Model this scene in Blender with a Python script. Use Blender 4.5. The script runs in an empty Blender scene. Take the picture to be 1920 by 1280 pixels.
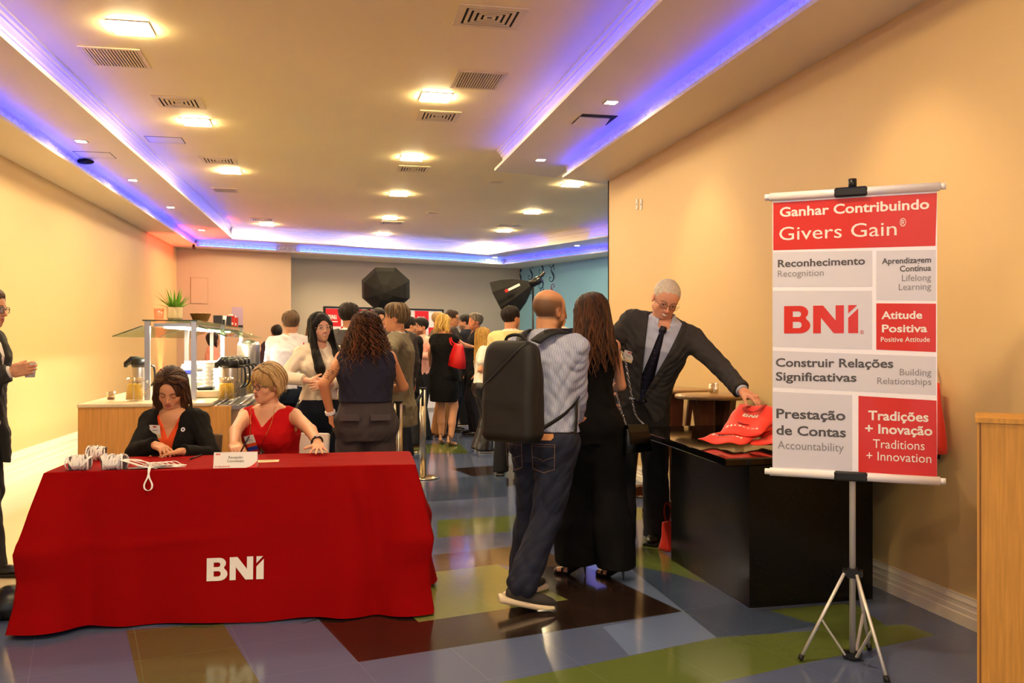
import bpy, bmesh, math, random
import numpy as np
from mathutils import Vector, Matrix
from mathutils.bvhtree import BVHTree
R = math.radians
random.seed(7)
sc = bpy.context.scene
COL = sc.collection

# ---------------------------------------------------------------- camera, world, exposure
FPX, CAMZ, YAW = 1677.0, 1.42, R(11.7)          # focal length in pixels of a 1920 wide frame
CS, SN = math.cos(YAW), math.sin(YAW)
cam_d = bpy.data.cameras.new('camera'); cam = bpy.data.objects.new('camera', cam_d); COL.objects.link(cam)
cam.location = (0, 0, CAMZ); cam.rotation_euler = (R(90), 0, -YAW)
cam_d.sensor_width = 36.0; cam_d.lens = 36.0*FPX/1920.0; cam_d.clip_end = 100
sc.camera = cam
w = bpy.data.worlds.new('world'); sc.world = w; w.use_nodes = True
w.node_tree.nodes['Background'].inputs[0].default_value = (1.0, 0.95, 0.95, 1)
w.node_tree.nodes['Background'].inputs[1].default_value = 0.66
sc.view_settings.view_transform = 'Standard'; sc.view_settings.look = 'None'
sc.view_settings.gamma = 1.0; sc.view_settings.exposure = 1.15
sc.view_settings.use_curve_mapping = False
sc.cycles.use_denoising = True
sc.cycles.max_bounces = 7; sc.cycles.diffuse_bounces = 4; sc.cycles.glossy_bounces = 4
sc.cycles.caustics_reflective = False; sc.cycles.caustics_refractive = False
sc.cycles.sample_clamp_indirect = 6.0

def W(px, py, d):
    "room point seen at pixel (px,py) at depth d in front of the camera"
    xc = (px-960.0)/FPX*d
    return Vector((xc*CS+d*SN, -xc*SN+d*CS, CAMZ-(py-640.0)/FPX*d))
def WZ(px, py, z=0.0):
    "room point seen at pixel (px,py) on the horizontal plane z"
    return W(px, py, FPX*(CAMZ-z)/(py-640.0))

# ---------------------------------------------------------------- materials
def lin(c):
    return tuple(((v/255.0)/12.92 if v <= 10 else ((v/255.0+0.055)/1.055)**2.4) for v in c)
M = {}
def mat(name, rgb, rough=0.6, metal=0.0, spec=0.5, bump=0.0, bscale=200, var=0.0, vscale=3.0, stretch=None, emit=None, est=0.0,
        trans=0.0, coat=0.0, sheen=0.0, vcol=False, ior=1.45, subs=0.0, alpha=1.0):
    m = bpy.data.materials.new(name); m.use_nodes = True; nt = m.node_tree; N = nt.nodes; L = nt.links
    b = N['Principled BSDF']; c = lin(rgb)+(1,)
    b.inputs['Base Color'].default_value = c; b.inputs['Roughness'].default_value = rough
    b.inputs['Metallic'].default_value = metal; b.inputs['Specular IOR Level'].default_value = spec
    b.inputs['IOR'].default_value = ior; b.inputs['Transmission Weight'].default_value = trans
    b.inputs['Coat Weight'].default_value = coat; b.inputs['Coat Roughness'].default_value = 0.05
    b.inputs['Sheen Weight'].default_value = sheen; b.inputs['Alpha'].default_value = alpha
    if subs: b.inputs['Subsurface Weight'].default_value = subs; b.inputs['Subsurface Radius'].default_value = (0.01, 0.004, 0.002); b.inputs['Subsurface Scale'].default_value = 1.0
    if emit is not None:
        b.inputs['Emission Color'].default_value = lin(emit)+(1,); b.inputs['Emission Strength'].default_value = est
    tc = None
    if bump or var:
        tc = N.new('ShaderNodeTexCoord'); mp = N.new('ShaderNodeMapping'); L.new(tc.outputs['Object'], mp.inputs[0])
        if stretch: mp.inputs['Scale'].default_value = stretch
    src = None
    if vcol:
        a = N.new('ShaderNodeVertexColor'); a.layer_name = 'Col'; src = a.outputs[0]
    if var:
        n = N.new('ShaderNodeTexNoise'); n.inputs['Scale'].default_value = vscale; n.inputs['Detail'].default_value = 5
        L.new(mp.outputs[0], n.inputs[0])
        r = N.new('ShaderNodeMapRange'); r.inputs[1].default_value = 0.3; r.inputs[2].default_value = 0.7
        r.inputs[3].default_value = 1-var; r.inputs[4].default_value = 1+var; L.new(n.outputs[0], r.inputs[0])
        x = N.new('ShaderNodeVectorMath'); x.operation = 'SCALE'
        if src: L.new(src, x.inputs[0])
        else: x.inputs[0].default_value = c[:3]
        L.new(r.outputs[0], x.inputs['Scale']); src = x.outputs[0]
    if src: L.new(src, b.inputs['Base Color'])
    if bump:
        n = N.new('ShaderNodeTexNoise'); n.inputs['Scale'].default_value = bscale; n.inputs['Detail'].default_value = 3
        L.new(mp.outputs[0], n.inputs[0]); bp = N.new('ShaderNodeBump'); bp.inputs['Strength'].default_value = bump; bp.inputs['Distance'].default_value = 0.01
        L.new(n.outputs[0], bp.inputs['Height']); L.new(bp.outputs[0], b.inputs['Normal'])
    M[name] = m
    return m
def emis(name, rgb, s):
    m = bpy.data.materials.new(name); m.use_nodes = True; N = m.node_tree.nodes; N.clear()
    e = N.new('ShaderNodeEmission'); o = N.new('ShaderNodeOutputMaterial'); e.inputs[0].default_value = lin(rgb)+(1,); e.inputs[1].default_value = s
    m.node_tree.links.new(e.outputs[0], o.inputs[0]); M[name] = m
    return m

# ---------------------------------------------------------------- mesh helpers
class MB:
    def __init__(s): s.v = []; s.f = []; s.m = []; s.mats = []; s.smooth = []; s.cur = 0; s.sm = False; s.T = None
    def use(s, m, smooth=None):
        if m not in s.mats: s.mats.append(m)
        s.cur = s.mats.index(m)
        if smooth is not None: s.sm = smooth
        return s
    def add(s, vs, fs):
        o = len(s.v)
        for p in vs:
            p = Vector(p)
            s.v.append(tuple(s.T @ p if s.T else p))
        for f in fs: s.f.append(tuple(i+o for i in f)); s.m.append(s.cur); s.smooth.append(s.sm)
        return s
    def box(s, a, b):
        x0, y0, z0 = a; x1, y1, z1 = b
        return s.add([(x0,y0,z0),(x1,y0,z0),(x1,y1,z0),(x0,y1,z0),(x0,y0,z1),(x1,y0,z1),(x1,y1,z1),(x0,y1,z1)],
                     [(0,3,2,1),(4,5,6,7),(0,1,5,4),(1,2,6,5),(2,3,7,6),(3,0,4,7)])
    def rbox(s, a, b, r=0.01, n=3):
        "box with its vertical edges rounded and a small chamfer top and bottom"
        x0, y0, z0 = a; x1, y1, z1 = b; r = min(r, (x1-x0)/2.01, (y1-y0)/2.01)
        pts = []
        for cx, cy, a0 in ((x1-r,y1-r,0),(x0+r,y1-r,90),(x0+r,y0+r,180),(x1-r,y0+r,270)):
            for k in range(n+1):
                t = R(a0+90*k/n); pts.append((cx, cy, math.cos(t), math.sin(t)))
        c = min(r*0.6, (z1-z0)*0.3)
        rings = []
        for z, k in ((z0, r-c),(z0+c, r),(z1-c, r),(z1, r-c)):
            rings.append([(p[0]+p[2]*k, p[1]+p[3]*k, z) for p in pts])
        return s.rings(rings, True, True)
    def rings(s, rings, cap0=True, cap1=True, closed=True):
        n = len(rings[0]); vs = [p for r in rings for p in r]; fs = []
        for i in range(len(rings)-1):
            for j in range(n if closed else n-1):
                a = i*n+j; b = i*n+(j+1) % n
                fs.append((a, b, b+n, a+n))
        if cap0: fs.append(tuple(reversed(range(n))))
        if cap1: fs.append(tuple(range((len(rings)-1)*n, len(rings)*n)))
        return s.add(vs, fs)
    def prism(s, poly, z0, z1):
        n = len(poly)
        ar = sum(poly[i][0]*poly[(i+1)%n][1]-poly[(i+1)%n][0]*poly[i][1] for i in range(n))
        if ar < 0: poly = poly[::-1]
        return s.rings([[(p[0],p[1],z0) for p in poly],[(p[0],p[1],z1) for p in poly]])
    def quad(s, *p): return s.add(p, [tuple(range(len(p)))])
    def lathe(s, prof, c=(0,0,0), n=24, cap=True):
        rings = [[(c[0]+r*math.cos(2*math.pi*k/n), c[1]+r*math.sin(2*math.pi*k/n), c[2]+z) for k in range(n)] for r, z in prof]
        return s.rings(rings, cap, cap)
    def tube(s, pts, r, n=8, caps=True):
        pts = [Vector(p) for p in pts]; rr = r if isinstance(r, (list, tuple)) else [r]*len(pts); rings = []
        up = None
        for i, p in enumerate(pts):
            t = (pts[min(i+1, len(pts)-1)]-pts[max(i-1, 0)])
            if t.length < 1e-9: t = Vector((0,0,1))
            t.normalize()
            if up is None: up = t.orthogonal().normalized()
            else:
                up = up-t*up.dot(t)
                up = up.normalized() if up.length > 1e-6 else t.orthogonal().normalized()
            q = t.cross(up)
            rings.append([tuple(p+(up*math.cos(2*math.pi*k/n)+q*math.sin(2*math.pi*k/n))*rr[i]) for k in range(n)])
        return s.rings(rings, caps, caps)
    def ribbon(s, pts, wv, t=0.002):
        "flat strap along pts; wv = width vector (or one per point)"
        pts = [Vector(p) for p in pts]; rings = []
        for i, p in enumerate(pts):
            wd = Vector(wv[i] if isinstance(wv, list) else wv)
            d = (pts[min(i+1, len(pts)-1)]-pts[max(i-1, 0)]).normalized(); nn = d.cross(wd).normalized()*t/2; wd = wd/2
            rings.append([tuple(p-wd-nn), tuple(p+wd-nn), tuple(p+wd+nn), tuple(p-wd+nn)])
        return s.rings(rings)
    def sphere(s, c, r, n=16, m=10):
        if not isinstance(r, (tuple, list)): r = (r, r, r)
        vs = [(c[0],c[1],c[2]-r[2])]; fs = []
        for i in range(1, m):
            a = -math.pi/2+math.pi*i/m
            for k in range(n):
                b = 2*math.pi*k/n; vs.append((c[0]+r[0]*math.cos(a)*math.cos(b), c[1]+r[1]*math.cos(a)*math.sin(b), c[2]+r[2]*math.sin(a)))
        vs.append((c[0],c[1],c[2]+r[2]))
        for k in range(n): fs.append((0, 1+(k+1)%n, 1+k))
        for i in range(m-2):
            for k in range(n):
                a = 1+i*n+k; b = 1+i*n+(k+1)%n; fs.append((a, b, b+n, a+n))
        e = len(vs)-1
        for k in range(n): fs.append((e, e-n+k, e-n+(k+1)%n))
        return s.add(vs, fs)
    def build(s, name, m=None, parent=None, loc=None):
        me = bpy.data.meshes.new(name)
        me.from_pydata(s.v, [], s.f)
        mats = s.mats if s.mats else [m]
        if m is not None and not s.mats: mats = [m]
        for k in mats: me.materials.append(M[k] if isinstance(k, str) else k)
        me.polygons.foreach_set('material_index', s.m); me.polygons.foreach_set('use_smooth', s.smooth)
        me.update()
        o = bpy.data.objects.new(name, me); COL.objects.link(o)
        if parent: o.parent = parent
        if loc: o.location = loc
        return o
def mb(m, smooth=False): return MB().use(m, smooth)
def empty(name, loc=(0,0,0), rz=0.0, label=None, cat=None, group=None):
    o = bpy.data.objects.new(name, None); COL.objects.link(o); o.location = loc; o.rotation_euler = (0, 0, rz)
    o.empty_display_size = 0.1
    if label: o['label'] = label
    if cat: o['category'] = cat
    if group: o['group'] = group
    return o
def tag(o, label, cat, group=None):
    o['label'] = label; o['category'] = cat
    if group: o['group'] = group
    return o
def struct(o): o['kind'] = 'structure'; return o
def dup(root, loc=None, rz=None, label=None):
    r = root.copy(); COL.objects.link(r)
    if loc is not None: r.location = loc
    if rz is not None: r.rotation_euler = (0, 0, rz)
    if label: r['label'] = label
    for ch in list(root.children):
        c = ch.copy(); COL.objects.link(c); c.parent = r
        for g in list(ch.children):
            d = g.copy(); COL.objects.link(d); d.parent = c
    return r
def bez(p0, p1, p2, n=12):
    p0, p1, p2 = Vector(p0), Vector(p1), Vector(p2)
    return [p0*(1-t)**2+p1*2*t*(1-t)+p2*t*t for t in [k/n for k in range(n+1)]]
def spline(pts, n=6):
    P = [Vector(p) for p in pts]; out = []
    for i in range(len(P)-1):
        a = P[max(i-1,0)]; b = P[i]; c = P[i+1]; d = P[min(i+2, len(P)-1)]
        for k in range(n):
            t = k/n; out.append(0.5*((2*b)+(c-a)*t+(2*a-5*b+4*c-d)*t*t+(3*b-a-3*c+d)*t**3))
    out.append(P[-1]); return out
FONT = None
def text(name, body, size, m, mtx, parent, align='LEFT', bold=0.0, width=None, depth=0.0006, warp=None):
    "lettering as a mesh; mtx places the text plane (x right, y up); width squeezes it to a measured width"
    cu = bpy.data.curves.new(name, 'FONT'); cu.body = body; cu.size = size; cu.align_x = align; cu.offset = bold*size; cu.extrude = depth
    cu.resolution_u = 3; cu.space_line = 0.95
    to = bpy.data.objects.new(name, cu); COL.objects.link(to)
    dg = bpy.context.evaluated_depsgraph_get(); dg.update()
    me = bpy.data.meshes.new_from_object(to.evaluated_get(dg)); bpy.data.objects.remove(to)
    n = len(me.vertices); co = np.zeros(n*3); me.vertices.foreach_get('co', co); co = co.reshape(-1, 3)
    if width:
        w0 = co[:,0].max()-co[:,0].min(); k = width/w0
        if align == 'LEFT': co[:,0] = (co[:,0]-co[:,0].min())*k
        elif align == 'RIGHT': co[:,0] = (co[:,0]-co[:,0].max())*k
        else: co[:,0] = (co[:,0]-(co[:,0].max()+co[:,0].min())/2)*k
    me.vertices.foreach_set('co', co.ravel()); me.transform(mtx)
    if warp:
        for v in me.vertices: v.co = warp(v.co)
    me.update(); me.name = name
    me.materials.clear(); me.materials.append(M[m] if isinstance(m, str) else m)
    o = bpy.data.objects.new(name, me); COL.objects.link(o); o.parent = parent
    return o
# ---------------------------------------------------------------- the room
Z1, Z2, Z3 = 3.24, 3.38, 3.62          # soffit, middle step, main ceiling
mat('wall_cream', (214,184,130), 0.55, bump=0.02, bscale=40, var=0.015, vscale=1.2)
mat('wall_beige', (180,154,128), 0.6)
mat('wall_grey', (186,176,160), 0.6)
mat('wall_blue', (138,196,222), 0.6)
mat('ceiling_white', (252,232,178), 0.6, var=0.03, vscale=0.6)
mat('plaster', (232,222,210), 0.5)
mat('white_trim', (236,226,205), 0.35)
mat('grille', (236,216,168), 0.45); mat('dark_void', (25,20,16), 0.9)
emis('panel_light', (255,226,172), 150.0)
emis('spot_glow', (255,232,196), 110.0)
emis('led_blue', (15,48,255), 13.0)
emis('led_blue_bright', (45,90,255), 13.0)

# floor: glossy square tiles in colour fields, laid at an angle to the walls
def floor_mat(name, rgb):
    m = mat(name, rgb, 0.13, spec=0.62, coat=0.15)
    nt = m.node_tree; N = nt.nodes; L = nt.links; b = N['Principled BSDF']
    tc = N.new('ShaderNodeTexCoord'); mp = N.new('ShaderNodeMapping'); mp.vector_type = 'TEXTURE'
    o = WZ(672, 1241); mp.inputs['Location'].default_value = (o.x, o.y, 0); mp.inputs['Rotation'].default_value = (0, 0, R(14.0))
    L.new(tc.outputs['Object'], mp.inputs[0])
    sp = N.new('ShaderNodeSeparateXYZ'); L.new(mp.outputs[0], sp.inputs[0]); last = None
    for k in (0, 1):
        a = N.new('ShaderNodeMath'); a.operation = 'PINGPONG'; a.inputs[1].default_value = 0.4355/2; L.new(sp.outputs[k], a.inputs[0])
        c = N.new('ShaderNodeMath'); c.operation = 'LESS_THAN'; c.inputs[1].default_value = 0.0011; L.new(a.outputs[0], c.inputs[0])
        if last is None: last = c
        else:
            d = N.new('ShaderNodeMath'); d.operation = 'MAXIMUM'; L.new(last.outputs[0], d.inputs[0]); L.new(c.outputs[0], d.inputs[1]); last = d
    n = N.new('ShaderNodeTexNoise'); n.inputs['Scale'].default_value = 700; L.new(tc.outputs['Object'], n.inputs[0])
    r = N.new('ShaderNodeMapRange'); r.inputs[3].default_value = 0.82; r.inputs[4].default_value = 1.18; L.new(n.outputs[0], r.inputs[0])
    x = N.new('ShaderNodeVectorMath'); x.operation = 'SCALE'; x.inputs[0].default_value = lin(rgb); L.new(r.outputs[0], x.inputs['Scale'])
    mx = N.new('ShaderNodeMix'); mx.data_type = 'RGBA'; L.new(last.outputs[0], mx.inputs[0]); L.new(x.outputs[0], mx.inputs[6])
    mx.inputs[7].default_value = lin(tuple(min(255, v*0.75+45) for v in rgb))+(1,); L.new(mx.outputs[2], b.inputs['Base Color'])
    n2 = N.new('ShaderNodeTexNoise'); n2.inputs['Scale'].default_value = 3.0; L.new(tc.outputs['Object'], n2.inputs[0])
    bp = N.new('ShaderNodeBump'); bp.inputs['Strength'].default_value = 0.06; bp.inputs['Distance'].default_value = 0.02; L.new(n2.outputs[0], bp.inputs['Height']); L.new(bp.outputs[0], b.inputs['Normal'])
floor_mat('tile_blue', (86,98,132)); floor_mat('tile_slate', (62,76,104)); floor_mat('tile_sky', (104,122,160)); floor_mat('tile_khaki', (90,92,60))
floor_mat('tile_green', (92,106,54)); floor_mat('tile_olive', (126,132,72)); floor_mat('tile_brown', (40,28,24)); floor_mat('tile_tan', (84,66,50))
floor_mat('tile_cream', (214,196,164))
fl = MB().use('tile_blue'); fl.quad((-8,-5,0),(12,-5,0),(12,26,0),(-8,26,0))
FP = [('tile_green', [(820,975),(1260,948),(1262,970),(820,1008)]),
      ('tile_tan', [(790,1042),(1010,1020),(1085,1076),(934,1058),(800,1075)]),
      ('tile_brown', [(845,878),(940,913),(1000,905),(1000,868)]),
      ('tile_brown', [(560,1172),(597,1158),(764,1148),(785,1166),(1065,1124),(1000,1092),(1020,1062),(1100,1062),(1192,1106),(1279,1146),(672,1241),(597,1160)]),
      ('tile_olive', [(764,1148),(785,1166),(1065,1124),(932,1058),(750,1080),(700,1140)]),
      ('tile_green', [(480,1372),(1180,1230),(1344,1195),(1560,1180),(1700,1170),(1755,1190),(1505,1244),(1260,1300),(860,1400)]),
      ('tile_green', [(1440,1143),(1600,1130),(1660,1172),(1545,1184)]),
      ('tile_slate', [(1180,1062),(1344,1195),(1450,1187),(1535,1172),(1440,1143),(1405,1142),(1262,1050),(1230,1040)]),
      ('tile_sky', [(1180,1065),(1344,1195),(1180,1229),(1130,1175),(1279,1146),(1140,1080)]),
      ('tile_green', [(1185,1060),(1210,1006),(1262,1051),(1330,1095),(1260,1075)]),
      ('tile_khaki', [(237,1182),(292,1420),(575,1420),(417,1167)]),
      ('tile_cream', [(-60,905),(170,850),(170,1000),(34,1092),(-60,1098)]),
      ('tile_cream', [(-60,1150),(-60,1098),(34,1092),(16,1150)]),
      ('tile_green', [(740,835),(860,830),(880,850),(750,850)]),
      ('tile_slate', [(800,900),(950,888),(950,930),(800,940)]),
      ]
for i, (m_, pl) in enumerate(FP):
    fl.use(m_); P = [WZ(x, y) for x, y in pl]
    ar = sum(P[k].x*P[(k+1)%len(P)].y-P[(k+1)%len(P)].x*P[k].y for k in range(len(P)))
    if ar < 0: P = P[::-1]
    fl.add([(p.x, p.y, 0.0001*(i+1)) for p in P], [tuple(range(len(P)))])
floor = struct(fl.build('floor'))
# remaining tiles slab side
# walls
def wallbox(name, a, b, z0, z1, th, m, side=1):
    "vertical wall between plan points a and b, thickness th to the left of a->b when side=1"
    a = Vector(a); b = Vector(b); d = (b-a).normalized(); n = Vector((-d.y, d.x))*th*side
    return struct(mb(m).prism([a, b, b+n, a+n], z0, z1).build(name))
LW = lambda y: -3.12+(y-9.55)*0.0305
wallbox('wall_left', (LW(-4), -4), (LW(18.6), 18.6), 0, 3.9, 0.2, 'wall_cream', 1)
wallbox('wall_right', (3.13, 9.70), (3.13, -4), 0, 3.9, 0.25, 'wall_cream', 1)
BD = Vector((0.9397, 0.342)); BN = Vector((-0.342, 0.9397))
p0 = Vector((-2.88, 18.30)); 
bw_end = W(537, 500, 18.8); bwe = Vector((bw_end.x, bw_end.y)); s_ = (bwe-p0).dot(BD); pb = p0+BD*s_
struct(mb('wall_beige').prism([p0-BD*0.5, pb, pb+BN*1.3, p0-BD*0.5+BN*1.3], 0, 3.9).build('wall_back_left'))
pg0 = W(520, 500, 19.35); pg1 = W(975, 500, 22.4)
wallbox('wall_back', (pg0.x-0.3, pg0.y-0.1), (pg1.x+0.3, pg1.y+0.107), 0, 3.9, 0.2, 'wall_grey', 1)
pb1 = Vector((6.25, 17.2)); pb2 = Vector((8.6, 9.7))
wallbox('wall_far_right', (pg1.x, pg1.y), pb1, 0, 3.9, 0.2, 'wall_blue', 1)
wallbox('wall_far_side', pb1, pb2, 0, 3.9, 0.2, 'wall_blue', 1)
# thin dark end joint of the right wall
struct(mb('dark_void').box((3.122, 9.70, 0.0), (3.20, 9.712, 3.24)).build('trim_1'))
# baseboards with a stepped profile
def baseboard(name, a, b, side, h=0.15, sc_=1.0):
    a = Vector(a); b = Vector(b); d = (b-a).normalized(); n = Vector((-d.y, d.x))*side
    prof = [(0,0),(0.022,0),(0.022,0.055*sc_),(0.017,0.06*sc_),(0.017,0.085*sc_),(0.013,0.09*sc_),(0.013,0.11*sc_),(0.016,0.118*sc_),(0.008,h-0.012),(0.008,h),(0,h)]
    q = mb('white_trim'); rings = []
    for p in (a, b): rings.append([(p.x+n.x*u, p.y+n.y*u, z) for u, z in prof])
    q.rings(rings); return struct(q.build(name))
baseboard('baseboard_left', (LW(-4), -4), (LW(18.3), 18.3), -1, 0.30, 1.9)
baseboard('baseboard_right', (3.13, -4), (3.13, 9.7), 1, 0.15)

# ceiling: main plane, middle step and soffit, each with a lip, a light pocket and a moulding
struct(mb('ceiling_white').prism([(-8,-4.5),(12,-4.5),(12,26),(-8,26)], Z3, Z3+0.1).build('ceiling'))
lipL1 = [(-2.75,-4),(-2.60,7.96),(-2.44,18.08),(4.11,20.75),(5.55,17.4),(7.9,9.9)]           # outer lip, soffit
lipL2 = [(-2.25,-4),(-2.05,6.3),(-1.76,17.84),(3.57,19.86),(5.13,16.06),(7.2,9.9)]           # inner lip, middle step
def offs(pl, t):
    "offset a plan polyline by t to its left"
    out = []; P = [Vector(p) for p in pl]
    for i, p in enumerate(P):
        ns = []
        if i > 0: d = (p-P[i-1]).normalized(); ns.append(Vector((-d.y, d.x)))
        if i < len(P)-1: d = (P[i+1]-p).normalized(); ns.append(Vector((-d.y, d.x)))
        n = sum(ns, Vector((0,0))).normalized(); out.append(p+n*t/max(0.3, n.dot(ns[0])))
    return out
def band(name, inner, outer, z0, z1, m='plaster'):
    "strip between two plan polylines with the same number of points"
    q = mb(m); rings = [[(a[0],a[1],z0),(b[0],b[1],z0),(b[0],b[1],z1),(a[0],a[1],z1)] for a, b in zip(inner, outer)]
    q.rings(rings); return struct(q.build(name))
outer_wall = [(-3.6,-4),(-3.2,7.96),(-2.95,18.9),(4.6,23.0),(6.6,17.4),(8.9,9.7)]
band('ceiling_soffit_left', lipL1, outer_wall, Z1, Z1+0.03)
band('ceiling_soffit_riser', offs(lipL1, 0.10), outer_wall, Z1+0.03, Z3)
band('ceiling_step_left', lipL2, offs(lipL1, 0.11), Z2, Z2+0.03)
band('ceiling_step_riser', offs(lipL2, 0.12), offs(lipL1, 0.2), Z2+0.03, Z3)
# right-hand side (lines run towards the camera; outside is to the right)
struct(mb('plaster').prism([(2.57,-4),(2.57,9.65),(3.13,9.90),(3.5,9.95),(3.5,-4)], Z1, Z1+0.03).build('ceiling_soffit_right'))
struct(mb('plaster').prism([(2.67,-4),(2.67,9.70),(3.13,9.88),(3.5,9.93),(3.5,-4)], Z1+0.03, Z3).build('ceiling_soffit_riser_right'))
struct(mb('plaster').prism([(1.89,-4),(1.89,10.13),(2.69,10.38),(2.69,-4)], Z2, Z2+0.03).build('ceiling_step_right'))
struct(mb('plaster').prism([(2.01,-4),(2.01,10.15),(2.69,10.36),(2.69,-4)], Z2+0.03, Z3).build('ceiling_step_riser_right'))

def moulding(name, pl, t, z0, z1, ornate, lean, side=1):
    """crown moulding in the pocket: runs along polyline pl at offset t, leaning 'lean' back over the pocket at its top"""
    rows = 9 if ornate else 12
    q = mb('plaster', ornate)
    P = [Vector(p) for p in pl]
    for i in range(len(P)-1):
        a, b = P[i], P[i+1]; d = (b-a); Lh = d.length; d.normalize(); n = Vector((-d.y, d.x))*side
        pitch = 0.085; steps = int(Lh/(pitch/5)) if ornate else 1
        vs = []
        for k in range(steps+1):
            s0 = Lh*k/steps
            for r in range(rows):
                v = r/(rows-1); z = z0+(z1-z0)*v
                if ornate:
                    ph = (s0/pitch) % 1.0; u = abs(ph-0.5)*2
                    h = 0.034*max(0, 1-u*u)*math.sin(math.pi*min(1, v*1.25))*(0.75+0.5*v) if v < 0.8 else 0.010*(1 if (ph*2 % 1) < .55 else 0)
                    if v > 0.93: h = 0.016
                    off = t-lean*v**1.3-h
                else:
                    st = [0,0,.12,.12,.22,.22,.5,.5,.72,.72,1,1][r]; off = t-lean*st
                    z = z0+(z1-z0)*[0,.35,.35,.48,.48,.6,.68,.78,.78,.9,.92,1][r]
                p = a+d*s0+n*off; vs.append((p.x, p.y, z))
        fs = [(k*rows+r, k*rows+r+1, (k+1)*rows+r+1, (k+1)*rows+r) for k in range(steps) for r in range(rows-1)]
        if side < 0: fs = [f[::-1] for f in fs]
        q.add(vs, fs)
    return struct(q.build(name))
moulding('trim_2', lipL1, 0.10, Z1+0.032, Z2, True, 0.060)
moulding('trim_3', lipL2, 0.11, Z2+0.032, Z3, False, 0.085)
moulding('trim_4', [(2.57,-4),(2.57,9.68)], 0.10, Z1+0.032, Z2, True, 0.060, -1)
moulding('trim_5', [(1.89,-4),(1.89,10.13)], 0.115, Z2+0.032, Z3, False, 0.085, -1)
# blue LED strips lying in the pockets
def led(name, pl, t, z, wd, m, label, cutat=(0,99), side=1, seg=0.5, up=0.006, in_=False):
    q = mb(m); P = [Vector(p) for p in pl]; run = 0
    for i in range(len(P)-1):
        a, b = P[i], P[i+1]; d = b-a; Lh = d.length; d.normalize(); n = Vector((-d.y, d.x))*side
        s0 = 0.05
        while s0 < Lh-0.05:
            s1 = min(s0+seg, Lh-0.05); mid = run+(s0+s1)/2
            if cutat[0] < mid < cutat[1]:
                p, r = a+d*s0+n*t, a+d*s1+n*t; o = n*wd/2
                q.prism([p-o, r-o, r+o, p+o], z, z+up)
            s0 = s1
        run += Lh
    o = q.build(name); return tag(o, label, 'light strip', 'blue LED strips in the ceiling coves')
Lh0 = (Vector(lipL1[1])-Vector(lipL1[0])).length+(Vector(lipL1[2])-Vector(lipL1[1])).length
Li0 = (Vector(lipL2[1])-Vector(lipL2[0])).length+(Vector(lipL2[2])-Vector(lipL2[1])).length
led('led_strip', lipL1[:3], 0.02, Z1+0.032, 0.012, 'led_blue', 'blue light strip in the ornate outer cove above the left wall')
led('led_strip', lipL2[:3], 0.02, Z2+0.032, 0.012, 'led_blue', 'blue light strip in the stepped inner cove on the left')
led('led_strip', lipL1[2:4], 0.02, Z1+0.032, 0.02, 'led_blue_bright', 'short bright blue light strip over the far beige wall, left of the unlit gap', cutat=(0,1.45))
led('led_strip', lipL1[2:4], 0.02, Z1+0.032, 0.02, 'led_blue_bright', 'long bright blue light strip over the far grey wall, right of the unlit gap', cutat=(1.95,99))
led('led_strip', lipL2[2:4], 0.02, Z2+0.032, 0.02, 'led_blue_bright', 'bright blue light strip in the inner cove near the far back wall')
led('led_strip', lipL1[3:], 0.02, Z1+0.032, 0.02, 'led_blue', 'blue light strip in the outer cove over the pale blue wall')
led('led_strip', lipL2[3:], 0.02, Z2+0.032, 0.02, 'led_blue', 'blue light strip in the inner cove near the blue wall, left of the unlit gap', cutat=(0,2.2))
led('led_strip', lipL2[3:], 0.02, Z2+0.032, 0.02, 'led_blue', 'short blue light strip beyond the unlit gap, by the edge of the cream wall', cutat=(3.4,99))
led('led_strip', [(2.57,-4),(2.57,9.6)], 0.02, Z1+0.032, 0.012, 'led_blue', 'blue light strip in the ornate cove above the right cream wall', side=-1)
led('led_strip', [(1.89,-4),(1.89,10.0)], 0.02, Z2+0.032, 0.012, 'led_blue', 'blue light strip in the stepped cove right of the middle ceiling', side=-1)

# square ceiling lights
def panel(px, py, label, z=Z3, s=0.25, glow='panel_light', grp='square LED panels in the main ceiling', p=None, rz=0.0):
    p = p or WZ(px, py, z)
    t = empty('ceiling_light', (p.x, p.y, z), rz, label, 'ceiling light', grp)
    fr = mb('white_trim')
    for x0, y0, x1, y1 in ((-s/2-.012,-s/2-.012,s/2+.012,-s/2),(-s/2-.012,s/2,s/2+.012,s/2+.012),(-s/2-.012,-s/2,-s/2,s/2),(s/2,-s/2,s/2+.012,s/2)):
        fr.box((x0,y0,-0.008),(x1,y1,-0.0005))
    fr.build('frame', parent=t)
    mb(glow).box((-s/2+.002,-s/2+.002,-0.018 if s > .2 else -.006),(s/2-.002,s/2-.002,-0.001)).build('diffuser', parent=t)
    return t
for px, py, lb in ((246,51,'large lit square panel at the upper left, nearest the camera'),(368,228,'lit square panel second from the front in the left row'),
    (431,320,'lit square panel third from the front in the left row'),(500,420,'lit square panel at the far end of the left row'),
    (817,181,'nearest lit square panel of the middle row, beside the big ribbed grille'),(773,295,'lit square panel second from the front in the middle row'),
    (748,363,'lit square panel third from the front in the middle row'),(731,408,'lit square panel fourth from the front in the middle row'),
    (718,438,'lit square panel at the far end of the middle row'),(1073,345,'lit square panel just beyond the end of the right soffit'),
    (999,397,'lit square panel second in the far right row'),(946,432,'lit square panel third in the far right row'),(908,456,'lit square panel at the far end of the right row')):
    panel(px, py, lb)
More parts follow.
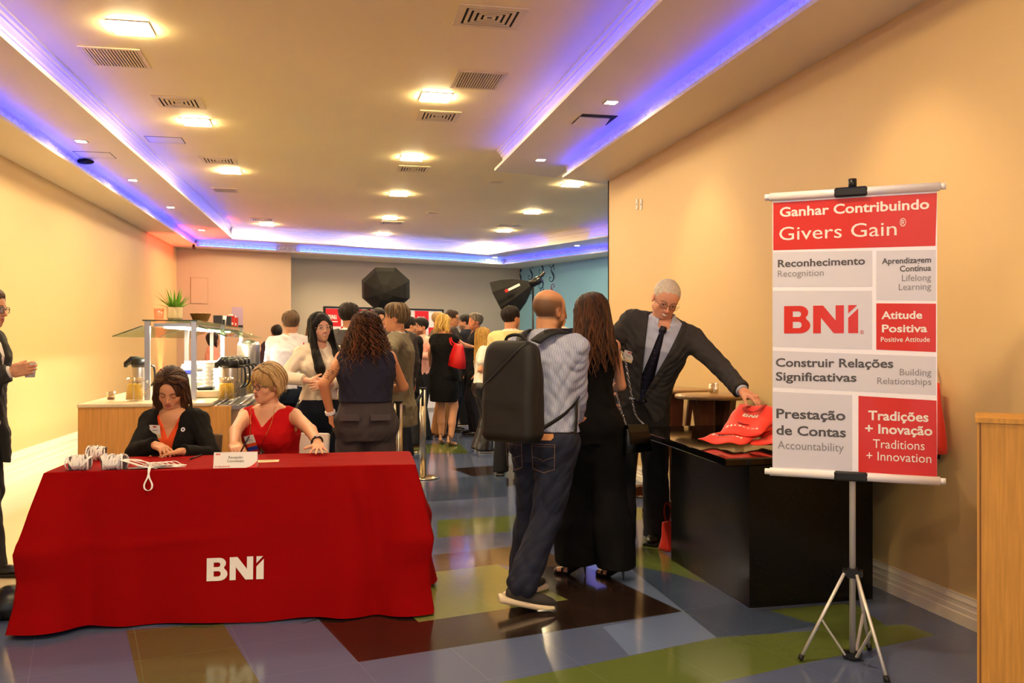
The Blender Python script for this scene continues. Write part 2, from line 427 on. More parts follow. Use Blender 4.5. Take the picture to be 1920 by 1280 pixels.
for x, y, lb in ((-1.2,1.8,'unseen lit square panel added just over the camera, continuing the left row'),(-1.1,-1.6,'unseen lit square panel added behind the camera, continuing the left row'),(0.9,3.2,'unseen lit square panel added just over the camera, continuing the middle row'),(0.9,-0.6,'unseen lit square panel added behind the camera, continuing the middle row')):
    panel(0, 0, lb, p=Vector((x, y, 0)))  # unseen panels, added to light the room from over and behind the camera
for px, py, z, lb in ((1146,191,Z2,'small square spotlight in the right step beside the open ceiling hatch'),(1014,299,Z2,'small square spotlight near the end of the right step'),
    (152,264,Z2,'small square spotlight nearest the camera in the left step'),(249,337,Z2,'second small spotlight along the left step'),
    (320,388,Z2,'third small spotlight along the left step'),(378,431,Z2,'pink-tinged small spotlight at the far end of the left step'),
    (928,482,Z2,'small spotlight in the far step above the pale grey wall'),(1082,460,Z2,'small spotlight in the far step above the blue wall')):
    panel(px, py, lb, z, 0.09 if z == Z2 else 0.25, 'spot_glow', 'small square spotlights in the ceiling step')

# air grilles
def grille(px, py, label, kind, sx, sy, z=Z3, rz=0.0):
    p = WZ(px, py, z); t = empty('air_vent', (p.x, p.y, z), rz, label, 'air vent', 'air vents in the ceiling')
    fr = mb('grille'); hx, hy = sx/2, sy/2; e = 0.03
    for x0, y0, x1, y1 in ((-hx-e,-hy-e,hx+e,-hy),(-hx-e,hy,hx+e,hy+e),(-hx-e,-hy,-hx,hy),(hx,-hy,hx+e,hy)): fr.box((x0,y0,-0.010),(x1,y1,-0.001))
    fr.build('frame', parent=t)
    mb('dark_void').box((-hx,-hy,-0.004),(hx,hy,-0.001)).build('backing', parent=t)
    if kind == 'bars':
        sl = mb('grille'); n = 17
        for k in range(n):
            x = -hx+sx*(k+0.5)/n; sl.box((x-sx/n*0.27,-hy,-0.012),(x+sx/n*0.27,hy,-0.005))
        sl.build('louvre', parent=t)
    else:
        sl = mb('grille'); n = 5
        for k in range(n):
            a = 1-k/n; b = a-0.11
            for s1, s2 in ((1,0),(-1,0),(0,1),(0,-1)):
                if s1: P = [(s1*hx*a,-hy*a),(s1*hx*a,hy*a),(s1*hx*b,hy*b),(s1*hx*b,-hy*b)]
                else: P = [(-hx*a,s2*hy*a),(hx*a,s2*hy*a),(hx*b,s2*hy*b),(-hx*b,s2*hy*b)]
                sl.prism(P, -0.011, -0.005)
        sl.build('louvre', parent=t)
    return t
grille(217,107,'large ribbed air grille behind the nearest left panel light','bars',0.38,0.42)
grille(897,150,'large ribbed air grille in the middle of the ceiling','bars',0.36,0.44)
grille(422,356,'small ribbed air grille beyond the third left panel light','bars',0.3,0.3)
grille(918,31,'large stepped air diffuser at the top of the ceiling','steps',0.40,0.34)
grille(336,191,'stepped air diffuser before the second left panel light','steps',0.36,0.34)
grille(822,217,'stepped air diffuser behind the nearest middle panel light','steps',0.34,0.34)
grille(775,316,'stepped air diffuser behind the second middle panel light','steps',0.34,0.34)
grille(410,300,'stepped air diffuser before the third left panel light','steps',0.36,0.34)
grille(492,411,'stepped air diffuser before the last left panel light','steps',0.36,0.34)
grille(735,417,'stepped air diffuser behind the fourth middle panel light','steps',0.36,0.34)
grille(955,422,'stepped air diffuser before the third light of the far right row','steps',0.4,0.34)
grille(931,340,'tiny dark slot vent in the bare ceiling beyond the right soffit','bars',0.12,0.16)
grille(811,398,'tiny dark slot vent in the far middle of the ceiling','bars',0.14,0.16)
# access hatches
def hatch(px, py, label, sx, sy, z, openk=False):
    p = WZ(px, py, z); t = empty('ceiling_hatch', (p.x, p.y, z), 0, label, 'hatch')
    q = mb('dark_void'); hx, hy = sx/2, sy/2; e = 0.006
    if openk:
        q.box((-hx,-hy,-0.004),(hx,hy,-0.001)).build('opening', parent=t)
        mb('plaster').add([(-hx,-hy+0.08,-0.005),(hx-0.05,-hy+0.08,-0.005),(hx-0.02,hy,-0.012),(-hx,hy,-0.012),(-hx,-hy+0.08,-0.012),(hx-0.05,-hy+0.08,-0.012),(hx-0.02,hy,-0.02),(-hx,hy,-0.02)],
            [(0,1,2,3),(7,6,5,4),(0,4,5,1),(1,5,6,2),(2,6,7,3),(3,7,4,0)]).build('lid', parent=t)
    else:
        for x0, y0, x1, y1 in ((-hx,-hy,hx,-hy+e),(-hx,hy-e,hx,hy),(-hx,-hy,-hx+e,hy),(hx-e,-hy,hx,hy)): q.box((x0,y0,-0.003),(x1,y1,-0.0005))
        q.build('joint', parent=t)
        mb('plaster').box((-hx+e,-hy+e,-0.003),(hx-e,hy-e,-0.0005)).build('lid', parent=t)
hatch(1115,224,'half open access hatch with a dark gap in the right ceiling step',0.32,0.34,Z2,True)
hatch(178,290,'closed access hatch in the left ceiling step',0.36,0.3,Z2)
hatch(310,262,'closed access hatch in the main ceiling beside the left cove',0.38,0.3,Z3)
pj = WZ(160,303,Z2-0.03)
t = empty('wall_camera', (pj.x,pj.y,Z2), 0, 'small black device hanging under the left ceiling step','device')
mb('dark_void', True).sphere((0,0,-0.03),(0.09,0.05,0.028)).build('housing', parent=t)
mb('dark_void').box((-0.02,-0.02,-0.012),(0.02,0.02,0)).build('bracket', parent=t)
# ---------------------------------------------------------------- implicit-surface modelling for figures, cloth and hair
A3 = lambda v: np.array(v, dtype=np.float64)
def fade(a, b, x): return np.clip((x-a)/(b-a), 0, 1)
class Prim:
    def __init__(s, fn, lo, hi): s.fn = fn; s.lo = A3(lo); s.hi = A3(hi)
def cone(a, b, ra, rb=None):
    rb = ra if rb is None else rb; a = A3(a); b = A3(b); ab = b-a; L2 = max(float(ab@ab), 1e-9)
    def fn(x, y, z):
        t = np.clip(((x-a[0])*ab[0]+(y-a[1])*ab[1]+(z-a[2])*ab[2])/L2, 0, 1)
        return np.sqrt((x-a[0]-t*ab[0])**2+(y-a[1]-t*ab[1])**2+(z-a[2]-t*ab[2])**2)-(ra+(rb-ra)*t)
    r = max(ra, rb); return Prim(fn, np.minimum(a, b)-r, np.maximum(a, b)+r)
def ell(c, r, m=None):
    "ellipsoid; m = optional 3x3 whose rows are its axes"
    c = A3(c); r = A3(r)
    def fn(x, y, z):
        dx, dy, dz = x-c[0], y-c[1], z-c[2]
        if m is not None: dx, dy, dz = (m[0][0]*dx+m[0][1]*dy+m[0][2]*dz, m[1][0]*dx+m[1][1]*dy+m[1][2]*dz, m[2][0]*dx+m[2][1]*dy+m[2][2]*dz)
        k0 = np.sqrt((dx/r[0])**2+(dy/r[1])**2+(dz/r[2])**2); k1 = np.sqrt((dx/r[0]**2)**2+(dy/r[1]**2)**2+(dz/r[2]**2)**2)+1e-9
        return k0*(k0-1)/k1
    R_ = r.max() if m is not None else r
    return Prim(fn, c-R_, c+R_)
def rbx(c, h, r, m=None):
    "rounded box"
    c = A3(c); h = A3(h)
    def fn(x, y, z):
        dx, dy, dz = x-c[0], y-c[1], z-c[2]
        if m is not None: dx, dy, dz = (m[0][0]*dx+m[0][1]*dy+m[0][2]*dz, m[1][0]*dx+m[1][1]*dy+m[1][2]*dz, m[2][0]*dx+m[2][1]*dy+m[2][2]*dz)
        qx, qy, qz = abs(dx)-h[0]+r, abs(dy)-h[1]+r, abs(dz)-h[2]+r
        return np.sqrt(np.maximum(qx,0)**2+np.maximum(qy,0)**2+np.maximum(qz,0)**2)+np.minimum(np.maximum(qx, np.maximum(qy, qz)), 0)-r
    R_ = np.full(3, np.linalg.norm(h)) if m is not None else h
    return Prim(fn, c-R_, c+R_)
def column(o, up, rt, rows, e=2.0):
    """generalised cylinder from o along 'up'; rt = direction of its width. rows: (h, halfwidth, halfdepth, shift sideways, shift forward)"""
    o = A3(o); up = A3(up); up = up/np.linalg.norm(up); rt = A3(rt); rt = rt-up*(rt@up); rt /= np.linalg.norm(rt); fw = np.cross(up, rt)
    rows = np.array([tuple(r)+(0,)*(5-len(r)) for r in rows], float); hh = rows[:,0]
    def fn(x, y, z):
        x, y, z = np.broadcast_arrays(x, y, z)
        dx, dy, dz = x-o[0], y-o[1], z-o[2]
        h = dx*up[0]+dy*up[1]+dz*up[2]; hc = np.clip(h, hh[0], hh[-1])
        w_ = np.interp(hc, hh, rows[:,1]); d_ = np.interp(hc, hh, rows[:,2]); sx = np.interp(hc, hh, rows[:,3]); sy = np.interp(hc, hh, rows[:,4])
        u = (dx*rt[0]+dy*rt[1]+dz*rt[2]-sx); v = (dx*fw[0]+dy*fw[1]+dz*fw[2]-sy)
        k = (np.abs(u/w_)**e+np.abs(v/d_)**e)**(1/e)
        rr = np.sqrt(u*u+v*v); q = rr/np.maximum(k, 1e-6)          # distance to the ellipse along the ray
        q = np.where(rr < 1e-6, np.minimum(w_, d_), q)
        return np.maximum((rr-q)*0.85, np.abs(h-hc)-0.0+np.where(np.abs(h-hc) > 0, 0.0, -1.0))
    E = [o+up*r[0]+rt*r[3]+fw*r[4] for r in rows]; m_ = rows[:,1:3].max()
    return Prim(fn, np.min(E, 0)-m_, np.max(E, 0)+m_)
def xf(p, R3, t):
    "place a primitive with rotation R3 (columns = local axes) and origin t"
    Rn = np.array(R3, float); t = A3(t)
    def fn(x, y, z):
        dx, dy, dz = x-t[0], y-t[1], z-t[2]
        return p.fn(Rn[0,0]*dx+Rn[1,0]*dy+Rn[2,0]*dz, Rn[0,1]*dx+Rn[1,1]*dy+Rn[2,1]*dz, Rn[0,2]*dx+Rn[1,2]*dy+Rn[2,2]*dz)
    cs = np.array([[(p.lo, p.hi)[i][0], (p.lo, p.hi)[j][1], (p.lo, p.hi)[k][2]] for i in (0,1) for j in (0,1) for k in (0,1)])@Rn.T+t
    return Prim(fn, cs.min(0), cs.max(0))
class Grid:
    def __init__(s, lo, hi, res):
        s.lo = A3(lo); s.res = res; s.n = np.maximum(np.ceil((A3(hi)-s.lo)/res).astype(int)+1, 2)
        s.F = np.full(s.n, 1.0, np.float32); s.ax = [s.lo[i]+np.arange(s.n[i])*res for i in range(3)]
    def sub(s, lo, hi):
        a = np.clip(np.floor((lo-s.lo)/s.res).astype(int), 0, s.n); b = np.clip(np.ceil((hi-s.lo)/s.res).astype(int)+1, 0, s.n)
        if np.any(b <= a): return None
        sl = tuple(slice(a[i], b[i]) for i in range(3))
        return sl, s.ax[0][sl[0]][:,None,None], s.ax[1][sl[1]][None,:,None], s.ax[2][sl[2]][None,None,:]
    def op(s, p, k=0.0, mode='u', infl=0.0):
        mg = max(k, 2*s.res)+abs(infl)+s.res
        q = s.sub(p.lo-mg, p.hi+mg)
        if q is None: return s
        sl, x, y, z = q; d = (p.fn(x, y, z)-infl).astype(np.float32); f = s.F[sl]
        if mode == 'u':
            m = np.minimum(f, d)
            if k > 0: h = np.maximum(k-np.abs(f-d), 0)/k; m = m-h*h*k*0.25
        elif mode == 's':
            m = np.maximum(f, -d)
            if k > 0: h = np.maximum(k-np.abs(f+d), 0)/k; m = m+h*h*k*0.25
        s.F[sl] = m; return s
    def ops(s, lst, infl=0.0):
        for it in lst:
            p = it[0]; k = it[1] if len(it) > 1 else 0.0; mo = it[2] if len(it) > 2 else 'u'
            s.op(p, k, mo, infl if mo == 'u' else -infl if mo == 'S' else 0.0)
        return s
    def cut(s, n, c, keep_below=True):
        "keep only where dot(p,n) < c"
        n = A3(n); x = s.ax[0][:,None,None]; y = s.ax[1][None,:,None]; z = s.ax[2][None,None,:]
        s.F = np.maximum(s.F, (x*n[0]+y*n[1]+z*n[2]-c).astype(np.float32)); return s
    def disp(s, fn, band=0.05):
        idx = np.nonzero(np.abs(s.F) < band)
        if len(idx[0]): s.F[idx] += fn(s.ax[0][idx[0]], s.ax[1][idx[1]], s.ax[2][idx[2]]).astype(np.float32)
        return s
    def mesh(s):
        F = s.F.copy(); F[0] = F[-1] = 1; F[:,0] = F[:,-1] = 1; F[:,:,0] = F[:,:,-1] = 1
        I = F < 0; nx, ny, nz = F.shape
        cnt = np.zeros((nx-1,ny-1,nz-1), np.int8)
        for i in (0,1):
            for j in (0,1):
                for k in (0,1): cnt += I[i:nx-1+i, j:ny-1+j, k:nz-1+k]
        act = (cnt > 0) & (cnt < 8); ci = np.argwhere(act)
        if len(ci) == 0: return np.zeros((0,3)), np.zeros((0,4), int)
        idm = np.full(act.shape, -1, np.int64); idm[act] = np.arange(len(ci))
        P = np.zeros((len(ci),3)); C = np.zeros(len(ci)); x, y, z = ci.T
        for ax in range(3):
            o1, o2 = [a for a in range(3) if a != ax]
            for u in (0,1):
                for v in (0,1):
                    o = [0,0,0]; o[o1] = u; o[o2] = v; e = list(o); e[ax] = 1
                    a = F[x+o[0], y+o[1], z+o[2]]; b = F[x+e[0], y+e[1], z+e[2]]; m = (a < 0) != (b < 0)
                    t = a[m]/(a[m]-b[m]); q = np.tile(np.array(o, float), (m.sum(),1)); q[:,ax] += t
                    P[m] += q; C[m] += 1
        V = (ci+P/C[:,None])*s.res+s.lo; Q = []
        for ax in range(3):
            o1, o2 = [(1,2),(2,0),(0,1)][ax]
            a = I.take(range(0, F.shape[ax]-1), ax); b = I.take(range(1, F.shape[ax]), ax)
            e = np.argwhere(a != b); e = e[(e[:,o1] > 0) & (e[:,o2] > 0)]
            if not len(e): continue
            g = a[tuple(e.T)]
            def cid(d1, d2):
                c = e.copy(); c[:,o1] -= d1; c[:,o2] -= d2; c = np.minimum(c, np.array(act.shape)-1); return idm[tuple(c.T)]
            q = np.stack([cid(1,1), cid(0,1), cid(0,0), cid(1,0)], 1); q[~g] = q[~g][:,::-1]; Q.append(q)
        Q = np.concatenate(Q); Q = Q[(Q >= 0).all(1)]
        return V, Q
def fold(x, y, z, seed=0.0, f=1.0):
    "cloth creases: warped ridges, roughly -1..1"
    a = np.sin(7*f*x+3.1*seed+2.2*np.sin(5*f*z+seed))+np.sin(6*f*y-1.7*seed+1.9*np.sin(4.3*f*z+2*seed))
    b = np.sin(19*f*z+5*np.sin(6*f*x+seed)+4*np.sin(5*f*y-seed)+seed*2); c = np.sin(23*f*(x+z*0.6)+3*np.sin(9*f*y+seed)+seed)
    d = np.sin(34*f*z-9*f*x+6*np.sin(8*f*x-seed)+4*np.sin(11*f*y+seed)); return 0.35*a+0.35*(1-2*np.abs(b)**.8)+0.3*(1-2*np.abs(c))+0.28*(1-2*np.abs(d)**.7)
def vfold(x, y, z, seed=0.0, n=9.0):
    "vertical drapery folds"
    return np.sin(n*6.28*(x+0.35*y)+1.5*np.sin(3*z+seed)+seed)*0.6+np.sin(n*9.1*(y-0.3*x)+1.2*np.sin(4*z+seed))*0.4
def npmesh(name, V, Q, material, parent, col=None, extra=None):
    "mesh object from numpy verts / quads; extra = list of (V,Q,col,material)"
    mats = [material]; Vs = [V]; Qs = [Q]; mi = [np.zeros(len(Q), int)]; cs = [col if col is not None else np.ones((len(V),3))]; off = len(V)
    for e in (extra or []):
        if e[3] not in mats: mats.append(e[3])
        Vs.append(e[0]); Qs.append(e[1]+off); mi.append(np.full(len(e[1]), mats.index(e[3]))); cs.append(e[2] if e[2] is not None else np.ones((len(e[0]),3))); off += len(e[0])
    V = np.concatenate(Vs); Q = np.concatenate(Qs); mi = np.concatenate(mi); cs = np.concatenate(cs)
    me = bpy.data.meshes.new(name); me.vertices.add(len(V)); me.vertices.foreach_set('co', V.astype(np.float32).ravel())
    me.loops.add(len(Q)*4); me.loops.foreach_set('vertex_index', Q.astype(np.int32).ravel())
    me.polygons.add(len(Q)); me.polygons.foreach_set('loop_start', np.arange(0, len(Q)*4, 4, dtype=np.int32))
    me.polygons.foreach_set('use_smooth', np.ones(len(Q), bool)); me.polygons.foreach_set('material_index', mi.astype(np.int32))
    me.update(calc_edges=True); me.validate()
    ca = me.color_attributes.new('Col', 'FLOAT_COLOR', 'POINT'); ca.data.foreach_set('color', np.concatenate([cs, np.ones((len(cs),1))], 1).astype(np.float32).ravel())
    for m in mats: me.materials.append(M[m] if isinstance(m, str) else m)
    o = bpy.data.objects.new(name, me); COL.objects.link(o)
    if parent: o.parent = parent
    return o
def sph_np(c, r, R3=None, n=20, m=12):
    q = MB(); q.sphere((0,0,0), r, n, m); V = np.array(q.v); Q = np.array([f if len(f) == 4 else (f[0], f[1], f[2], f[2]) for f in q.f])
    T = [f for f in q.f if len(f) == 3]; Q = np.array([f for f in q.f if len(f) == 4])
    L0 = V
    if R3 is not None: V = V@np.array(R3).T
    return V+A3(c), Q, L0

def rotm(yaw=0, pitch=0, roll=0):
    "yaw about z (left positive), pitch: nod down positive, roll: lean to own right positive (degrees)"
    return np.array(Matrix.Rotation(R(yaw), 3, 'Z')@Matrix.Rotation(R(-pitch), 3, 'X')@Matrix.Rotation(R(roll), 3, 'Y'))
def ik(a, t, l1, l2, hint):
    a = A3(a); t = A3(t); d = t-a; L = np.linalg.norm(d); mx = (l1+l2)*0.995
    if L > mx: t = a+d/L*mx; d = t-a; L = mx
    x = (l1*l1-l2*l2+L*L)/(2*L); hh = math.sqrt(max(l1*l1-x*x, 0)); u = d/L; hint = A3(hint); hv = hint-u*(hint@u); nv = np.linalg.norm(hv)
    hv = hv/nv if nv > 1e-6 else A3((0,-1,0))
    return a+u*x+hv*hh, t

mat('skin', (200,150,120), 0.5, vcol=True, spec=0.4, subs=0.06)
mat('eye_gloss', (255,255,255), 0.1, vcol=True)
mat('hair_card', (60,40,30), 0.45, vcol=True, spec=0.3, bump=0.7, bscale=45, stretch=(9,9,1.0), var=.35, vscale=34)
mat('cloth', (120,120,120), 0.85, vcol=True, spec=0.2, bump=0.10, bscale=420, var=0.03, vscale=30)
mat('leather', (20,16,14), 0.32, vcol=True, spec=0.5)
def clear(name, tint, op, rough=0.03):
    m = bpy.data.materials.new(name); m.use_nodes = True; N = m.node_tree.nodes; L = m.node_tree.links; N.clear()
    o = N.new('ShaderNodeOutputMaterial'); t = N.new('ShaderNodeBsdfTransparent'); g = N.new('ShaderNodeBsdfGlossy'); x = N.new('ShaderNodeMixShader')
    t.inputs[0].default_value = lin(tint)+(1,); g.inputs[0].default_value = (1,1,1,1); g.inputs['Roughness'].default_value = rough
    lw = N.new('ShaderNodeLayerWeight'); lw.inputs[0].default_value = 0.25; mr = N.new('ShaderNodeMapRange'); mr.inputs[3].default_value = op; mr.inputs[4].default_value = min(1, op+.35)
    L.new(lw.outputs['Facing'], mr.inputs[0]); L.new(mr.outputs[0], x.inputs[0]); L.new(t.outputs[0], x.inputs[1]); L.new(g.outputs[0], x.inputs[2]); L.new(x.outputs[0], o.inputs[0]); M[name] = m
clear('lens', (252,252,252), .02)
mat('gold', (212,170,90), 0.25, metal=1.0); mat('silver', (190,190,195), 0.25, metal=1.0); mat('black_plastic', (18,18,20), 0.35)
mat('badge_white', (236,230,228), 0.5); mat('badge_red', (170,26,34), 0.5); mat('badge_blue', (40,60,170), 0.5); mat('badge_orange', (214,74,34), 0.5); mat('badge_cream', (226,208,160), 0.5)
mat('red_leather', (190,18,22), 0.35, bump=0.1, bscale=150)

class Person:
    """local frame: +y the way the body faces, +x its right hand, z up, origin on the floor"""
    def __init__(s, label, pos, yaw, h=1.75, sex='m', skin=(205,155,122), wide=1.0, lean=0.0, tilt=0.0, twist=0.0, head=(0,0,0), res=0.009, group=None,
                 feet=None, knees=None, wr=None, wl=None, er=None, el=None, hip=None, seat=False, neck_fwd=0.02, handr=None, handl=None, shw=1.0, heels=0.0):
        s.root = empty('person', (pos[0], pos[1], pos[2] if len(pos) > 2 else 0), R(yaw), label, 'person', group)
        s.k = k = h/1.75; s.sex = sex; s.skin = A3(lin(skin)); s.w = wide; s.res = res; s.f = f = sex == 'f'; s.heels = heels
        s.P = A3(hip if hip else (0, 0, 0.93*k+heels))
        Rt = rotm(0, lean, tilt); s.Rt = Rt; s.up = Rt[:,2]; Rc = rotm(twist, lean, tilt); s.rt = Rc[:,0]; s.fw = Rc[:,1]; s.Rc = Rc
        s.N = s.P+s.up*0.545*k                                   # base of the neck
        sw = (0.150 if f else 0.174)*k*shw*(1+0.4*(wide-1))
        s.S = {1: s.P+s.up*0.50*k+s.rt*sw, -1: s.P+s.up*0.50*k-s.rt*sw}
        Lu, Lf = 0.29*k, 0.255*k; s.E = {}; s.Wr = {}
        for sd, wt, eh in ((1, wr, er), (-1, wl, el)):
            if wt is None: wt = s.S[sd]+s.rt*sd*0.07+s.fw*0.06-A3((0,0,0.53*k))
            if eh is None: eh = s.rt*sd*0.5-s.fw
            s.E[sd], s.Wr[sd] = ik(s.S[sd], wt, Lu, Lf, eh)
        s.H = {}; s.K = {}; s.A = {}
        feet = feet or {1: (0.11*k, 0, 0), -1: (-0.11*k, 0, 0)}
        for sd in (1, -1):
            s.H[sd] = s.P+s.rt*sd*0.088*k*(1+0.5*(wide-1))-A3((0,0,0.02))
            a = A3(feet[sd][:3])+A3((0,0,0.085*k+heels)); yw = feet[sd][3] if len(feet[sd]) > 3 else 0
            s.K[sd], s.A[sd] = ik(s.H[sd], a, 0.425*k, 0.415*k, (knees or {}).get(sd, (0.15*sd, 1, 0)))
        s.feet = feet
        s.Rh = rotm(*head); s.hd = s.N+s.up*0.045*k+Rt[:,1]*neck_fwd+A3((0,0,0.118*k)); s.hk = k**0.5*(0.955 if f else 1.0)
        s.hands = {1: handr, -1: handl}
    # ---- body pieces
    def Hp(s, v): return s.hd+s.Rh@(A3(v)*s.hk)
    def trows(s):
        k, w_ = s.k, s.w
        if s.f: r = [(-.13,.13,.10),(-.06,.172,.115),(.0,.176,.118),(.10,.150,.10),(.19,.125,.09),(.28,.128,.095),(.36,.145,.115,0,.01),(.42,.148,.112,0,.01),(.48,.135,.085),(.52,.10,.07),(.555,.055,.055)]
        else: r = [(-.13,.14,.10),(-.06,.162,.115),(.0,.165,.117),(.12,.155,.108),(.22,.152,.106),(.33,.168,.118),(.42,.178,.122),(.48,.168,.10),(.52,.125,.075),(.56,.058,.058)]
        e = 1+(w_-1)
        return [(a[0]*k, a[1]*k*e, a[2]*k*(1+1.2*(w_-1)))+tuple(a[3:]) for a in r]
    def torso(s, extra=0.0, rows=None): return column(s.P, s.up, s.rt, [(r[0], r[1]+extra, r[2]+extra)+tuple(r[3:]) for r in (rows or s.trows())], 3.0 if rows and rows[0][0] < -.14*s.k else 2.3)
    def arm(s, sd, e=0.0, wa=1.0, lower=True):
        k = s.k*(0.9 if s.f else 1.0)*(1+0.6*(s.w-1)); o = [(cone(s.S[sd], s.E[sd], .047*k+e, .037*k+e), .03)]
        if lower: o.append((cone(s.E[sd], s.Wr[sd], .039*k+e, .026*k+e*wa), .012))
        return o
    def leg(s, sd, e=0.0):
        k = s.k*(1+0.6*(s.w-1)); o = [(cone(s.H[sd], s.K[sd], .088*k+e, .054*k+e), .03), (cone(s.K[sd], s.K[sd]*.45+s.A[sd]*.55+A3((0,-.012,0)), .050*k+e, .048*k+e), .02),
                                    (cone(s.K[sd]*.45+s.A[sd]*.55, s.A[sd], .046*k+e, .033*k+e), .02)]
        return o
    def neck(s, e=0.0): 
        r = (.043 if s.f else .054)*s.k*(1+.5*(s.w-1)); return [(cone(s.N-s.up*.02, s.Hp((0,-.022,-.055)), r*1.06+e, r+e), .03)]
    def trap(s, e=0.0): return [(cone(s.N-s.up*.005, s.S[sd]-s.up*.004, .050*s.k+e, .044*s.k+e), .05) for sd in (1, -1)]
    def face_prims(s, smile=0.0, closed=False, beard=0.0):
        f = s.f; o = []
        def a(p, k=0.0, m='u'): o.append((p, k, m))
        jw = .043 if f else .048; jr = .018 if f else .022
        a(ell((0,-.016,.034), (.076,.097,.084))); a(ell((0,.022,.028), (.064,.062,.066)), .03); a(ell((0,.026,-.034), (.058 if f else .062,.062,.074)), .03)
        for q in (1,-1):
            a(cone((q*jw,-.002,-.058), (q*.013,.060,-.093), jr, .016), .022); a(ell((q*.037,.050,-.030), (.024,.024,.022+.003*smile)), .02)
        a(ell((0,.069,-.096), (.017,.017,.014 if f else .017)), .018); a(ell((0,.070,-.062), (.032,.022,.026)), .022)
        a(cone((-.036,.068,.020), (.036,.068,.020), .011, .011), .015); a(cone((-.012,.078,.022), (.012,.078,.022), .009), .012)
        for q in (1,-1):
            a(ell((q*.031,.099,.002), (.020,.016,.012)), .010, 's'); a(ell((q*.031,.0725,.000), (.0165,.0145,.0125)), .005)
        nl = .102 if f else .107
        a(cone((0,.082,.014), (0,nl,-.030), .0065, .0088), .009); a(ell((0,nl-.001,-.031), (.010,.010,.008)), .006)
        for q in (1,-1): a(ell((q*.0105,.093,-.034), (.0075,.010,.0065)), .005)
        mw = .020+.007*smile; up_ = .006*smile
        for q in (1,-1):
            a(cone((q*mw,.083-.004*smile,-.060+up_), (q*.004,.0945,-.0555), .0028, .0045), .005)
            a(cone((q*mw,.083-.004*smile,-.061+up_), (0,.0935,-.0665-.003*smile), .0028, .0058), .005)
        a(cone((-mw,.093,-.0605+up_*.5), (mw,.093,-.0605+up_*.5), .0012), .004, 's')
        if not closed:
            for q in (1,-1): a(ell((q*.031,.091,.0005), (.0135,.012,.0052)), .002, 's')
        for q in (1,-1):
            a(ell((q*.0775,-.010,-.008), (.008,.018,.031)), .008); a(ell((q*.086,-.006,-.004), (.006,.010,.018)), .004, 's')
        return o
    def body(s, smile=0.0, closed=False, beard=0.0, brow=(60,40,28), buzz=None, lip=(176,92,84), eye=(60,38,24), tattoo=False, fac=None, teeth=True, headres=None, makeup=0.0, stubble=None):
        hr = headres or s.res*0.42
        ops = [(s.torso(),)]+s.trap()+s.neck(); 
        for sd in (1,-1): ops += s.arm(sd)+s.leg(sd)
        if s.f: ops += [(ell(s.P+s.up*.37*s.k+s.rt*q*.065*s.k+s.fw*.085*s.k, (.058*s.k,)*3), .03) for q in (1,-1)]
        hp = []
        for it in s.face_prims(smile, closed, beard):
            p = it[0]; sc3 = s.hk
            hp.append((Prim((lambda p_: lambda x, y, z: p_.fn(x/sc3, y/sc3, z/sc3)*sc3)(p), p.lo*sc3, p.hi*sc3), it[1]*sc3, it[2]))
        hp = [(xf(a, s.Rh, s.hd), b, c) for a, b, c in hp]
        pts = np.array([s.P]+list(s.S.values())+list(s.E.values())+list(s.Wr.values())+list(s.K.values())+list(s.A.values())+list(s.H.values())+[s.hd])
        lo = pts.min(0)-.22; hi = pts.max(0)+.22
        lo[2] = max(lo[2], -0.01)
        g = Grid(lo, hi, s.res); g.ops(ops); 
        # the body grid ends in the neck; the head continues it on a finer grid
        nu = s.hd+s.Rh@A3((0,0,-.115*s.hk)); nn = (s.hd-s.N)/np.linalg.norm(s.hd-s.N); cn = float(nn@(s.N+(s.hd-s.N)*0.35))
        g.cut(nn, cn+0.004)
        V, Q = g.mesh()
        g2 = Grid(s.hd-.17, s.hd+.15, hr); g2.ops(s.neck(), 0); g2.ops(s.trap()); g2.ops([(p[0],)+tuple(p[1:]) for p in hp[:1]], 0); g2.ops(hp[1:])
        g2.cut(-nn, -(cn-0.004)); V2, Q2 = g2.mesh()
        C1 = np.tile(s.skin, (len(V),1))
        if tattoo: C1 = s.tattoo_col(V, C1)
        L = ((V2-s.hd)@s.Rh)/s.hk; x, y, z = L.T; ax = np.abs(x); C2 = np.tile(s.skin, (len(V2),1))
        def mix(mask, c, amt=1.0):
            nonlocal C2
            m = np.clip(mask*amt, 0, 1)[:,None]; C2 = C2*(1-m)+A3(lin(c))*m
        rd = tuple(np.clip(np.array([s.skin[0]*1.02, s.skin[1]*.72, s.skin[2]*.66]), 0, 1))
        def mixl(mask, c, amt=1.0):
            nonlocal C2
            m = np.clip(mask*amt, 0, 1)[:,None]; C2 = C2*(1-m)+A3(c)*m
        mixl(np.exp(-((ax-.038)**2+(y-.065)**2+(z+.030)**2)/.018**2), rd, .55); mixl(np.exp(-((ax)**2+(y-.105)**2+(z+.030)**2)/.014**2), rd, .5); mixl(fade(.068,.078,ax)*(y > -.04)*(y < .03), rd, .5)
        if buzz is not None:                                     # clipped hair shows as a tint of the scalp
            m = fade(.030,.010,y)*fade(-.055,-.035,z)*fade(.088,.05,z)*(1-np.exp(-((ax-.08)**2+(y+.005)**2+(z+.01)**2)/.022**2)); mix(m, buzz, .8)
        if stubble is not None:
            m = fade(-.040,-.056,z)*fade(-.01,.02,y)*(1-np.exp(-(x**2+(z+.061)**2)/.017**2)); mix(m, stubble, .75 if beard else .45)
        bz = .0245-18*(ax-.032)**2
        mix((np.abs(z-bz) < .0042)*(ax > .013)*(ax < .052)*(y > .05), brow, .8)
        mw = .020+.007*smile; lz = -.0605+.006*smile*(ax/mw)**2
        mix((ax < mw)*(y > .075)*(np.abs(z-lz) < .0105*np.sqrt(np.clip(1-(ax/mw)**2, 0, 1))+.001), lip, .85)
